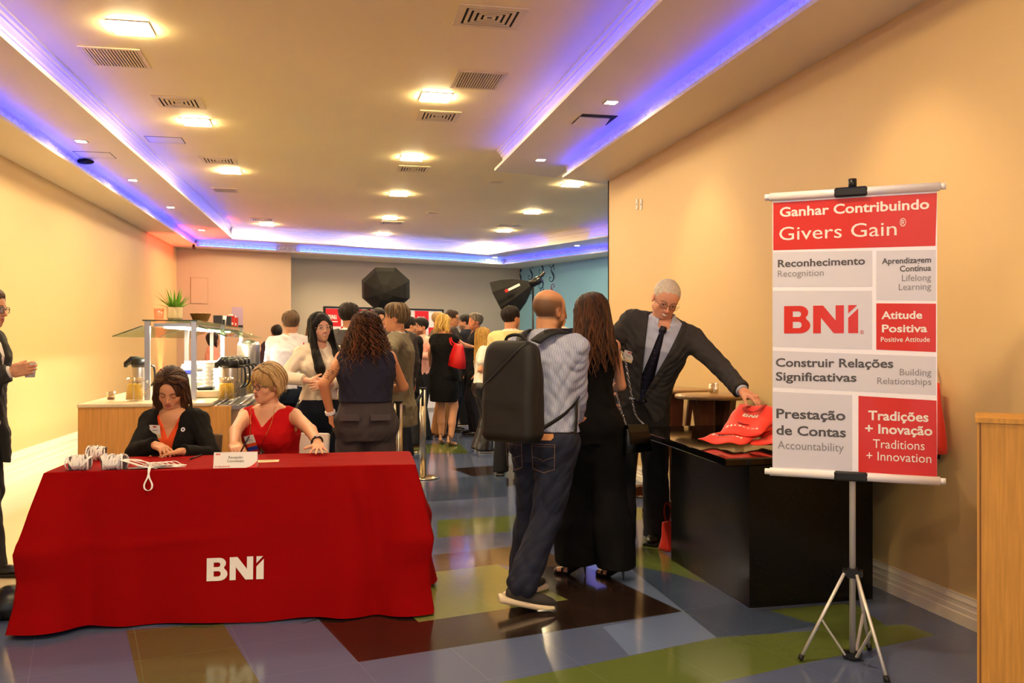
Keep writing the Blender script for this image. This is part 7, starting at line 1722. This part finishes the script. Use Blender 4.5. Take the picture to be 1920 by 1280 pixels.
for px, py, m, lb in ((973,498,'mural_navy','navy swirl high at the left edge of the blue wall'),(973,517,'mural_navy','navy swirl second down at the left edge of the blue wall'),(994,511,'mural_navy','navy letter swirl at the top of the second column'),(994,538,'mural_navy','navy letter swirl beside the softbox lamp head'),
    (1014,500,'mural_navy','navy letter swirl at the top of the third column'),(1014,527,'mural_navy','navy letter swirl in the middle of the third column'),(1014,553,'mural_navy','navy letter swirl low in the third column, behind the bald head'),
    (1034,487,'mural_navy','navy swirl cut by the ceiling in the right column'),(1034,514,'mural_navy','large navy letter swirl above the magenta one'),(1034,547,'mural_magenta','magenta letter swirl in the right column'),(1034,576,'mural_navy','navy letter swirl below the magenta one')):
    big_s(px, py, .36, m, lb)
# ---------------------------------------------------------------- things people carry
def world_of(p, pt): return p.root.matrix_basis@Vector([float(c) for c in pt])
# black backpack
p = manC; t = empty('backpack', p.root.location, p.root.rotation_euler.z, 'black backpack with a diagonal zip worn by the bald man in the striped shirt', 'backpack')
Cb = A3(p.F(-.045,-.262,-.285)); Rb = np.array([p.rt, p.fw, p.up])@np.eye(3)
a_ = R(4); g = Grid(Cb-.36, Cb+.36, .007)
def bp(x, y, z):
    dx, dy, dz = x-Cb[0], y-Cb[1], z-Cb[2]; u = dx*Rb[0][0]+dy*Rb[0][1]+dz*Rb[0][2]; v = dx*Rb[1][0]+dy*Rb[1][1]+dz*Rb[1][2]; h = dx*Rb[2][0]+dy*Rb[2][1]+dz*Rb[2][2]
    hw = .158-.020*np.clip((h-.08)/.18, 0, 1)**2; vc = v+.02*np.clip((h+.1)/.3, 0, 1); hd = .088-.030*np.clip((h+.05)/.32, 0, 1); r = .05
    qx, qy, qz = abs(u)-hw+r, abs(vc)-hd+r, abs(h)-.262+r
    d = np.sqrt(np.maximum(qx,0)**2+np.maximum(qy,0)**2+np.maximum(qz,0)**2)+np.minimum(np.maximum(qx,np.maximum(qy,qz)),0)-r
    li = h-(u+.158)*.93                           # the diagonal flap
    d = d+.0055*np.exp(-(li/.005)**2)*(v < -.02)-.004*np.clip(li*30, 0, 1)*(v < -.02)+.004*np.exp(-((v+.005)/.005)**2)
    return d+.002*np.sin(30*u+9*h)*np.sin(22*h)
mat('bag_fabric', (19,17,16), .62, bump=.2, bscale=600)
g.op(Prim(bp, Cb-.36, Cb+.36)); V, Q = g.mesh(); npmesh('body', V, Q, 'bag_fabric', t)
mat('zip', (48,46,44), .35)
L3 = lambda u, v, h: Vector((Cb+Rb[0]*u+Rb[1]*v+Rb[2]*h).tolist())
q = mb('zip', True); q.tube([L3(-.150+.026*k, -.093+.010*max(0,k-5)/5*1.0-(.003 if 0<k<10 else -.012), .007+.026*k*.93) for k in range(11)], .0035, 6); q.build('zip', parent=t)
q = mb('bag_fabric', True); q.tube(spline([L3(-.07,.01,.245),L3(-.05,.0,.285),L3(.0,-.0,.298),L3(.05,.0,.285),L3(.07,.01,.245)],5), .009, 8); q.build('handle', parent=t)
for sd in (1,-1):
    q = mb('bag_fabric', True); u0 = .10*sd
    pts = [p.F(.045*sd-.02,-.175,-.02), p.F(.075*sd-.005,-.135,.025), p.F(.100*sd,-.07,.042), p.F(.115*sd,.01,.035), p.F(.125*sd,.09,-.03), p.F(.13*sd,.145,-.14), p.F(.15*sd,.12,-.27)]
    q.ribbon(spline(pts,5), [Vector((p.rt*.055+p.up*(-.018*sd)).tolist())]*(5*6+1), .012); q.build('strap', parent=t)
q = mb('belt_black', True); q.ribbon(spline([p.F(.10,-.20,-.47),p.F(.165,-.10,-.40),p.F(.188,.0,-.33),p.F(.175,.09,-.28)],6), Vector((p.up*.028+p.rt*.01).tolist()), .003); q.ribbon(spline([p.F(.188,.0,-.33),p.F(.20,-.02,-.42),p.F(.198,-.03,-.53)],5), Vector((p.fw*.026+p.up*.0).tolist()), .003); q.build('webbing', parent=t)
# chain purse
p = womanD; t = empty('chain_purse', p.root.location, p.root.rotation_euler.z, 'small black purse on a chain hanging at the hip of the woman in black', 'purse')
c = Vector(((p.N+p.rt*.27-p.fw*.03-A3((0,0,.60)))).tolist()); q = mb('leather', True)
q.T = Matrix.Translation(c)@Matrix.Rotation(R(25),4,'Z'); q.rings([[(sx*.095*k,sy*d_,z) for sx, sy in ((-1,-1),(1,-1),(1,1),(-1,1))] for z, k, d_ in ((-.085,1.0,.035),(-.08,1.03,.042),(.03,.9,.030),(.075,.78,.018),(.08,.76,.012))]); q.build('body', parent=t)
q = mb('leather'); q.T = Matrix.Translation(c)@Matrix.Rotation(R(25),4,'Z'); q.rings([[(sx*.078,sy_,z) for sx, sy_ in ((-1,y0),(1,y0),(1,y1),(-1,y1))] for z, y0, y1 in ((-.03,-.046,-.041),(.04,-.036,-.030),(.084,-.02,.016))]); q.build('flap', parent=t)
q = mb('silver', True); tp = Vector((p.N+p.rt*.135-p.up*.02).tolist())
def chain(q, pts):
    S_ = spline(pts, 10)
    for i in range(len(S_)-1):
        a, b = S_[i], S_[i+1]; m_ = (a+b)/2; d = (b-a); ln = d.length*.62; d.normalize(); s_ = d.orthogonal().normalized()
        if i % 2: s_ = d.cross(s_)
        q.tube([m_+d*ln*math.cos(k*math.pi/4)+s_*.006*math.sin(k*math.pi/4) for k in range(9)], .0017, 4, False)
chain(q, [tp, p.F(.19,-.05,-.10), p.F(.225,-.06,-.28), p.F(.262,-.05,-.45), c+Vector((.05,0,.085))]); chain(q, [tp, p.F(.17,.06,-.10), p.F(.17,.08,-.28), p.F(.20,.03,-.45), c+Vector((-.06,0,.085))]); q.build('chain', parent=t)
# red shoulder bag
p = pL; t = empty('handbag', p.root.location, p.root.rotation_euler.z, 'red leather shoulder bag hanging on the back of the blonde woman in black', 'handbag')
bc = p.T(858,668,11.9); c = Vector(bc); q = mb('red_leather', True); q.T = Matrix.Translation(c)@Matrix.Rotation(R(-20),4,'Z')@Matrix.Rotation(R(8),4,'Y')
q.rings([[(sx*w_,sy*d_,z) for sx, sy in ((-1,-1),(0,-1.25),(1,-1),(1,1),(0,1.2),(-1,1))] for z, w_, d_ in ((-.15,.13,.045),(-.14,.145,.05),(0,.12,.045),(.13,.09,.022),(.16,.085,.012))]); q.build('body', parent=t)
sh_ = Vector((p.S[1]-p.rt*.045+p.up*.07).tolist())
for k in (-1,1): q = mb('red_leather', True); q.tube(spline([c+Vector((.085*k,0,.15)), c.lerp(sh_,.55)+Vector((.02*k,-.05,.02)), sh_+Vector((.012*k,0,.004)), sh_+Vector((.01*k,.09,-.06)), c+Vector((.07*k,.04,.12))],5), .009, 6); q.build('handle', parent=t)
# paper cups
def cup(loc, label, m='china'):
    t = empty('paper_cup', loc, 0, label, 'cup', 'cups held by guests'); mb(m, True).lathe([(0,0),(.026,0),(.036,.085),(.038,.088),(.034,.088),(.024,.006),(0,.006)], n=20, cap=False).build('body', parent=t); return t
cp = manV.root.matrix_basis@Vector((manV.Wr[1]+A3((-.052,.085,-.035))).tolist()); cup((cp.x,cp.y,cp.z), 'white cup held by the man at the left edge'); cp = pT.root.matrix_basis@Vector((pT.Wr[1]+A3((-.03,.085,-.02))).tolist()); cup((cp.x,cp.y,cp.z), 'white cup held by the bearded man in pink')
# ---------------------------------------------------------------- coloured spotlight in the far left corner
def spotlight(name, loc, to, energy, col, size, blend=.6, r=.05):
    l = bpy.data.lights.new(name, 'SPOT'); l.energy = energy; l.color = col; l.spot_size = R(size); l.spot_blend = blend; l.shadow_soft_size = r; o = bpy.data.objects.new(name, l); COL.objects.link(o); o.location = loc; o.rotation_euler = (Vector(to)-Vector(loc)).to_track_quat('-Z','Y').to_euler(); return o
spotlight('red_uplight', (LW(16.8)+.28,16.8,.2), (LW(16.8)+.10,16.9,3.2), 900, (1,.05,.02), 44)
for y in (2.5,5.2,7.9,10.6,13.3): spotlight('downlight', (LW(y)+.75,y,Z1-.02) if False else (LW(y)+.98,y,Z2-.02), (LW(y)+.10,y,1.2), 9, (1,.72,.42), 75, .8)
for y in (1.6,4.3,7.0): spotlight('downlight', (2.18,y,Z2-.02), (3.10,y,1.4), 28, (1,.72,.42), 75, .8)
